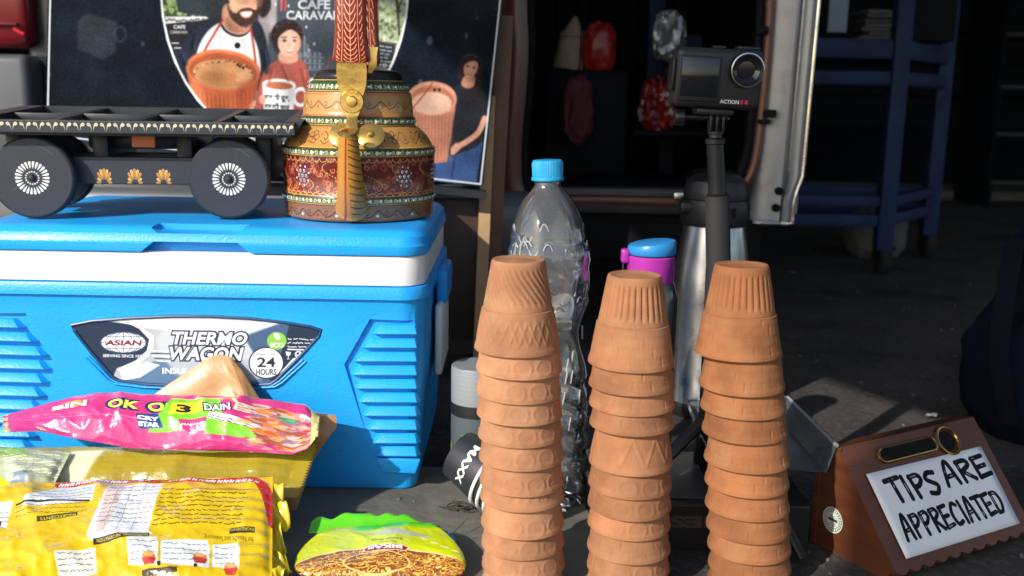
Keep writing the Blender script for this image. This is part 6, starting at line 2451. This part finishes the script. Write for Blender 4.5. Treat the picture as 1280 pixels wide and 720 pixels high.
tp_ = at(584, 520, 1.10)
zt5 = at(584, 456, 1.10).z
tube_ = MB().lathe([(0, .001), (.030, .001), (.031, .003), (.031, zt5 - .003), (.030, zt5), (0, zt5)], 40, Matrix.Translation((tp_.x + .012, 1.10, .001)) @ Matrix.Rotation(PI, 4, 'Z'), vmap=lambda z: z / zt5)
single('grey_tin', tube_, mat('tin_print', (1, 1, 1), .4, img=kt.image('tin_print')), 'dark grey printed tin with green lettering between cooler and cup stack', 'tin', (tp_.x + .012, 1.10, .001))

# ================================================================== CLEAR TRAY AND DARK CARTON AMONG THE STACKS
M_clear = clear_plastic('clear_sheet', (.70, .74, .78), .06, .12, 30, .12, .8)
tA, tBk = at(1046, 557, .93), at(985, 497, 1.05)
tray = thing('clear_tray', 'clear plastic tray standing behind the right cup stack beside the wooden box', 'tray', (tA.x - .1, 1.0, 0), world=True)


def sheet(pts, nm, th=.0016):
    a, b, c, d = [Vector(p) for p in pts]
    n_ = (b - a).cross(d - a).normalized()
    mb = MB().prism([a, b, c, d], n_ * th)
    return mb.build(nm, M_clear, tray)


tl = [tA, tBk]
dn = Vector((-.012, -.012, -.024))
sheet([tA, tBk, tBk + dn, tA + dn], 'side_wall')
bl_ = at(858, 500, 1.05)
fl2 = at(876, 545, .96)
sheet([bl_, fl2, fl2 + Vector((.012, -.01, -.024)), bl_ + Vector((.012, -.01, -.024))], 'side_wall')
sheet([tBk, bl_, bl_ + Vector((.005, -.015, -.024)), tBk + Vector((-.005, -.015, -.024))], 'back_wall')
sheet([tA + dn, tBk + dn, bl_ + Vector((.012, -.01, -.026)), fl2 + Vector((.012, -.01, -.026))], 'floor')
MB().tube([tA, tBk, bl_, fl2], .0022, 8).build('rolled_edge', clear_plastic('clear_edge', (.85, .87, .9), .35, 0, 10, .15, 2.0), tray)
# the dark carton that carries it
kc_ = Canvas(512, 256, (26, 22, 22))
kc_.text('HES', 300, 70, 60, (78, 72, 70), rot=PI, bold=.05, width=150)
kc_.poly([(330, 190), (350, 150), (370, 190)], (60, 55, 54))
kc_.poly([(0, 0), (512, 0), (512, 10), (0, 10)], (60, 56, 54))
kc_.grain(.015, 2)
cz = at(850, 610, .97).z
crt = thing('dark_carton', 'dark printed carton wedged between the middle and right cup stacks', 'carton', (.19, .99, .0), world=True)
M_ct = mat('carton_dark', (.014, .012, .012), .6, var=.2)
M_ctp = mat('carton_print', (1, 1, 1), .5, img=kc_.image('carton_print'))
MB().box((.205, 1.005, cz / 2), (.20, .15, cz), .002).build('body', M_ct, crt)
MB().add([(.106, .9295, .001), (.304, .9295, .001), (.304, .9295, cz - .001), (.106, .9295, cz - .001)], [(0, 1, 2, 3)], uv=[(0, 0), (1, 0), (1, 1), (0, 1)]).build('printed_face', M_ctp, crt, 0)
MB().box((.16, 1.00, cz + .0015), (.10, .12, .002), .0005).build('flap', mat('carton_grey', (.06, .055, .052), .6, var=.2), crt)

# ================================================================== WOODEN TIPS BOX
AB = math.radians(30)
u_ = Vector((math.cos(AB), math.sin(AB), 0))
v_ = Vector((-math.sin(AB), math.cos(AB), 0))
T0 = at(1047, 560, .93)
slant = (-v_ * .092 + Vector((0, 0, -T0.z))).normalized()
nS = u_.cross(slant).normalized()
if nS.z < 0:
    nS = -nS
M_box = mat('tips_box_wood', (.115, .036, .015), .38, var=.35, vscale=5, bump=.15, bscale=160, coat=.35, dirt=(.07, .022, .010), dscale=9, damt=.6)
nt = M_box.node_tree
# wood grain: stretch the mottling along the box
for n in nt.nodes:
    if n.type == 'TEX_NOISE' and n.inputs['Scale'].default_value in (5, 9):
        mp = nt.nodes.new('ShaderNodeMapping')
        mp.inputs['Scale'].default_value = (1.2, 1.2, 9)
        tcn = [k for k in nt.nodes if k.type == 'TEX_COORD'][0]
        nt.links.new(tcn.outputs['Object'], mp.inputs['Vector'])
        nt.links.new(mp.outputs[0], n.inputs['Vector'])
tips = thing('tips_box', 'brown wooden tips box with sloping front and brass coin slot', 'tips box', (T0.x + .1, .95, 0), world=True)
BL_ = .212
SL = (on_plane(1127, 714, T0, nS) - T0).dot(slant)
S1 = T0 + slant * SL                      # lower edge of the sloping face (near)
backv = v_ * .034
zr = T0.z
B1 = T0 + v_ * .020 + Vector((0, 0, -.008))
B0 = Vector((B1.x, B1.y, .0005))
F0 = S1 + v_ * .012
F0 = Vector((F0.x, F0.y, .0005))
ins = u_ * .006
side_poly = [T0 + slant * .004 + u_ * .002 + v_ * .004, B1 + u_ * .002, B0 + u_ * .002, F0 + u_ * .002, S1 + u_ * .002 + v_ * .006]
MB().prism(side_poly, u_ * .008).build('side_panel', M_box, tips, 0)
MB().prism([p + u_ * (BL_ - .012) for p in side_poly], u_ * .008).build('side_panel', M_box, tips, 0)
# sloping front with a scalloped lower edge
nsc = 11
fpoly = [T0, T0 + u_ * BL_]
for k in range(nsc * 6, -1, -1):
    t = k / (nsc * 6)
    fpoly.append(T0 + u_ * BL_ * t + slant * (SL + .0042 * abs(math.sin(PI * nsc * t))))
fr_ = MB().prism(fpoly, -nS * .006)
fr_.build('sloping_front', M_box, tips, 0)
MB().prism([B1, B1 + u_ * BL_, B0 + u_ * BL_, B0], v_ * .006).build('back_panel', M_box, tips, 0)
MB().prism([T0 + Vector((0, 0, .0006)), T0 + u_ * BL_ + Vector((0, 0, .0006)), B1 + u_ * BL_ + v_ * .007, B1 + v_ * .007], Vector((0, 0, -.005))).build('top_strip', M_box, tips, 0)
MB().prism([F0 + u_ * .012 + v_ * .02, F0 + u_ * (BL_ - .014) + v_ * .02, F0 + u_ * (BL_ - .014) + v_ * .02 + Vector((0, 0, .02)), F0 + u_ * .012 + v_ * .02 + Vector((0, 0, .02))], v_ * .006).build('lower_front', M_dull, tips, 0)
M_brass = mat('dark_brass', (.36, .21, .075), .28, metal=1.0, var=.2, vscale=50, rvar=.12)


def sl(px, py, d=0.0):
    return on_plane(px, py, T0 + nS * d, nS)


# coin slot: brass stadium frame with a black opening
s0, s1 = sl(1104, 569.5), sl(1163, 555)
ds = (s1 - s0).normalized()
dp = nS.cross(ds).normalized()
hw_ = (sl(1133, 570) - sl(1133, 554)).length / 2 * .92


def stadium(r, d):
    pts = []
    for k in range(13):
        a = PI / 2 + PI * k / 12
        pts.append(s0 + ds * r * math.cos(a) + dp * r * math.sin(a) + nS * d)
    for k in range(13):
        a = -PI / 2 + PI * k / 12
        pts.append(s1 + ds * r * math.cos(a) + dp * r * math.sin(a) + nS * d)
    return pts


o_r = stadium(hw_, .0012)
MB().tube(o_r + o_r[:2], .0016, 8, cap=False).build('slot_frame', M_brass, tips)
MB().prism(stadium(hw_ - .0012, .0003), nS * .0003).build('slot_opening', M_dull, tips, 0)
rc = sl(1183.5, 551)
rr_x = (sl(1197, 551) - sl(1170, 551)).length / 2
ring_pts = [rc + ds * rr_x * math.cos(t) * .95 + dp * rr_x * math.sin(t) * .95 + nS * .0014 for t in np.linspace(0, 2 * PI, 33)]
MB().tube(ring_pts, .0022, 8, cap=False).build('brass_ring', M_brass, tips)
ring_in = [rc + ds * rr_x * .7 * math.cos(t) + dp * rr_x * .7 * math.sin(t) + nS * .0004 for t in np.linspace(0, 2 * PI, 33)[:-1]]
MB().prism(ring_in, nS * .0003).build('ring_opening', M_dull, tips, 0)
# brad and side groove
for (px, py) in ((1066, 580), (1051, 562)):
    p = sl(px, py, .0006)
    MB().lathe([(0, .0012), (.0014, .0008), (.0018, 0)], 10, Matrix.Translation(p) @ Vector((0, 0, 1)).rotation_difference(nS).to_matrix().to_4x4()).build('brad', M_brass, tips)
# sticker on the left side
st_n = -u_
sc = on_plane(1041, 650, T0 + u_ * .002 - u_ * .0006, st_n)
kst = Canvas(256, 256, (206, 210, 200))
kst.ring(128, 128, 112, 112, 6, (70, 100, 80))
kst.ring(128, 128, 80, 80, 4, (80, 100, 90))
for k in range(24):
    a = 2 * PI * k / 24
    kst.stroke([(128 + 88 * math.cos(a), 128 + 88 * math.sin(a)), (128 + 104 * math.cos(a + .06), 128 + 104 * math.sin(a + .06))], 8, (60, 70, 66))
kst.poly([(66, 112), (190, 112), (190, 140), (66, 140)], (56, 66, 62))
kst.lines(80, 150, 180, 190, 3, (80, 90, 84), 12)
kst.lines(84, 76, 176, 106, 2, (80, 90, 84), 12)
r_s = .0135
pts = [sc + v_ * -1 * r_s * .95 * math.cos(t) * 1 + Vector((0, 0, 1)) * r_s * math.sin(t) for t in np.linspace(0, 2 * PI, 41)[:-1]]
uvp = [(.5 + .5 * math.cos(t), .5 + .5 * math.sin(t)) for t in np.linspace(0, 2 * PI, 41)[:-1]]
stk = MB().add([p - u_ * .0002 for p in pts], [tuple(range(40))], uv=uvp)
stk.build('round_sticker', mat('sticker_print', (1, 1, 1), .5, img=kst.image('sticker_print')), tips, 0)

# the handwritten paper
A_, B_, D_ = sl(1082, 593, .0012), sl(1224, 558.5, .0012), sl(1135, 698, .0012)
ud = (B_ - A_)
vd = (D_ - A_)
vd = vd - ud * (vd.dot(ud) / ud.dot(ud)) * .85
PWm, PHm = ud.length, vd.length
px_m = 900 / PWm
Kp = Canvas(900, int(900 * PHm / PWm), (226, 229, 234))
HP = Kp.h
INK = (18, 20, 26)
rgp = np.random.default_rng(12)


def letter(ch, x, y, w, h, wt=15):
    S = {'T': [[(0, .04), (1, 0)], [(.48, .05), (.62, 1)]], 'I': [[(.35, 0), (.6, 1)]], 'P': [[(.1, .05), (.3, 1)], [(.08, .08), (.7, .05), (.9, .28), (.55, .52), (.22, .52)]],
         'S': [[(.9, .08), (.4, .05), (.15, .28), (.5, .48), (.85, .68), (.6, .98), (.1, .92)]], 'A': [[(.05, 1), (.35, .03), (.62, .02), (.95, 1)], [(.18, .62), (.8, .58)]],
         'R': [[(.1, .04), (.25, 1)], [(.06, .06), (.7, .04), (.85, .28), (.25, .52)], [(.3, .52), (1, .98)]], 'E': [[(.1, .03), (.2, .98)], [(.06, .05), (.85, .0)], [(.14, .5), (.8, .46)], [(.18, .97), (1, .9)]],
         'C': [[(.95, .12), (.5, .02), (.12, .45), (.35, .95), (.95, .88)]], 'D': [[(.12, .03), (.22, .98)], [(.06, .04), (.7, .08), (.95, .5), (.7, .92), (.18, .97)]]}[ch]
    for st in S:
        p = [(x + a * w, y + b * h) for a, b in st]
        Kp.stroke(p, wt, INK, 1, 6 if len(p) > 2 else 0)
        j = [(a + rgp.uniform(-5, 5), b + rgp.uniform(-5, 5)) for a, b in p]
        Kp.stroke(j, wt * .7, INK, 1, 6 if len(p) > 2 else 0)
        if rgp.random() < .75:
            a, b = p[0], p[-1] if len(p) == 2 else p[1]
            t0, t1 = sorted(rgp.uniform(.15, .95, 2))
            Kp.stroke([(a[0] + (b[0] - a[0]) * t0, a[1] + (b[1] - a[1]) * t0), (a[0] + (b[0] - a[0]) * t1, a[1] + (b[1] - a[1]) * t1)], 4, (214, 218, 224), .9)


def word(s, x, y, w, h, gap, rise=0.0, wt=15):
    for ch in s:
        cw_ = w * (.5 if ch == 'I' else 1)
        letter(ch, x, y, cw_, h, wt)
        x += cw_ + gap
        y += rise


word('TIPS', 92, HP * .12, 98, HP * .27, 10, 3, 27)
word('ARE', 520, HP * .10, 108, HP * .26, 16, 2, 26)
word('APPRECIATED', 66, HP * .56, 64, HP * .26, 10.5, 0, 22)
Kp.grain(.012, 3)
pap = MB()


def papfn(u, v):
    p = A_ + ud * u + vd * v
    lift = .0030 * max(0, u - .8) * 2 * (1 - v) + .0006 * math.sin(u * 7) * math.sin(v * 5)
    return p + nS * (.0006 + lift)


pap.grid(papfn, 20, 14, lambda u, v: (u, 1 - v))
note = pap.build('paper_note', mat('note_paper', (1, 1, 1), .75, img=Kp.image('note_print'), spec=.2), None, 60, weld=False)
note.modifiers.new('thick', 'SOLIDIFY').thickness = .0003
tag(note, 'white paper with handwritten words TIPS ARE APPRECIATED stuck on the wooden box', 'note')

# ================================================================== DARK BAG BEHIND THE BOX
M_bag = mat('navy_cloth', (.004, .007, .014), .95, spec=.1, var=.3, vscale=20, bump=.5, bscale=300)
M_bag2 = mat('navy_webbing', (.005, .007, .012), .9, spec=.1, bump=.4, bscale=500)
bx = atz(1232, 556, 0) + Vector((.055, .02, 0))
bag = thing('dark_backpack', 'dark navy cloth backpack slumped behind the tips box at the right edge', 'backpack', (bx.x + .06, 1.30, 0), world=True)


def bagfn(u, v):
    a = 2 * PI * u
    z = .002 + .295 * v
    w = np.interp(v, [0, .1, .35, .5, .62, .9, 1], [.105, .125, .122, .110, .088, .080, .050])
    d = np.interp(v, [0, .1, .5, .62, .9, 1], [.075, .088, .080, .062, .055, .030])
    e = .6
    ca, sa = math.cos(a), math.sin(a)
    n1 = noise.noise(Vector((ca * 2.2, sa * 2.2, z * 14)))
    n2 = noise.ridged_multi_fractal(Vector((ca * 2, sa * 2, z * 9 + 4)), 1, 2, 3, 1, 2) - 1
    k = 1 + .09 * n1 + .05 * n2
    return (bx.x + .075 + .02 * v + w * math.copysign(abs(ca) ** e, ca) * k, 1.32 + .04 * v + d * math.copysign(abs(sa) ** e, sa) * k, z + .012 * n1)


bgm = MB().grid(bagfn, 72, 40)
topc = [bagfn(k / 72, 1) for k in range(72)]
cc = sum((Vector(p) for p in topc), Vector()) / 72 + Vector((0, 0, .012))
i0 = len(bgm.v)
bgm.v += [tuple(cc)] + [tuple(p) for p in topc]
bgm.uv += [(0, 0)] * 73
bgm.f += [(i0, i0 + 1 + k, i0 + 1 + (k + 1) % 72) for k in range(72)]
bgm.build('body', M_bag, bag, 60)
pkm = MB()


def pkfn(u, v):
    a = PI * (u - .5)
    n1 = noise.noise(Vector((u * 5, v * 5, 2)))
    return (bx.x + .07 + .085 * math.sin(a) * (1 - .25 * v), 1.265 - .055 * math.cos(a) * (.4 + .6 * math.sin(PI * min(1, v + .1))) + .004 * n1, .015 + .135 * v + .006 * n1)


pkm.grid(pkfn, 40, 20)
pkm.build('front_pocket', M_bag, bag, 60)
hp = catmull([(bx.x + .05, 1.36, .292), (bx.x + .07, 1.345, .325), (bx.x + .11, 1.345, .33), (bx.x + .13, 1.36, .296)], 6)
MB().tube(hp, [(.010, .003)] * len(hp), 8).build('strap', M_bag2, bag)
hp = catmull([(bx.x - .02, 1.31, .27), (bx.x - .055, 1.25, .22), (bx.x - .06, 1.24, .13), (bx.x - .03, 1.25, .03)], 6)
MB().tube(hp, [(.012, .003)] * len(hp), 8).build('strap', M_bag2, bag)
hp = [at(1193, 546, 1.19), at(1197, 580, 1.17)]

# ================================================================== LOOSE GRIT AND LITTER ON THE ASPHALT
gr_ = MB()
rg2 = random.Random(21)
for k in range(420):
    yy = .75 + 2.4 * rg2.random() ** 1.4
    xx = rg2.uniform(-.2, .75) * yy
    s_ = rg2.uniform(.0012, .0042) * (1 if rg2.random() < .93 else 2.0)
    m_ = Matrix.Translation((xx, yy, s_ * .35)) @ Matrix.Rotation(rg2.uniform(0, 6), 4, 'Z') @ Matrix.Rotation(rg2.uniform(0, 1), 4, 'X') @ Matrix.Diagonal((s_ * rg2.uniform(.7, 1.5), s_, s_ * rg2.uniform(.4, .9), 1))
    bmi = bmesh.new()
    bmesh.ops.create_icosphere(bmi, subdivisions=1, radius=1)
    for v in bmi.verts:
        v.co *= rg2.uniform(.75, 1.15)
    gr_.bm(bmi, m_)
go = single('grit', gr_, mat('grit_stone', (.12, .11, .10), .95, var=.5, vscale=4, spec=.2), 'loose grit and small stones scattered on the asphalt', 'grit', (0, 1, 0), smooth=0)
go['kind'] = 'stuff'
for (px, py, a, w_, h_, c_) in ((1165, 522, .4, .020, .012, (.36, .35, .32)), (742, 452, 1.2, .012, .004, (.42, .41, .38)), (990, 342, 2.2, .03, .012, (.22, .21, .2))):
    p = atz(px, py, 0)
    lm = MB()

    def lf(u, v, a=a, w_=w_, h_=h_, p=p):
        x, y = (u - .5) * w_, (v - .5) * h_ * (1 - (2 * u - 1) ** 2 * .6)
        return (p.x + x * math.cos(a) - y * math.sin(a), p.y + x * math.sin(a) + y * math.cos(a), .002 + .004 * abs(math.sin(5 * u + 3 * v + a)))
    lm.grid(lf, 8, 5)
    o = single('paper_scrap', lm, mat('scrap_paper', c_, .9, var=.2), {1165: 'pale torn paper scrap on the asphalt just behind the tips box', 742: 'thin pale paper scrap on the asphalt between the left and middle cup stacks', 990: 'grey paper scrap on the asphalt beneath the van corner'}[px], 'scrap', p)
    o.modifiers.new('thick', 'SOLIDIFY').thickness = .0004
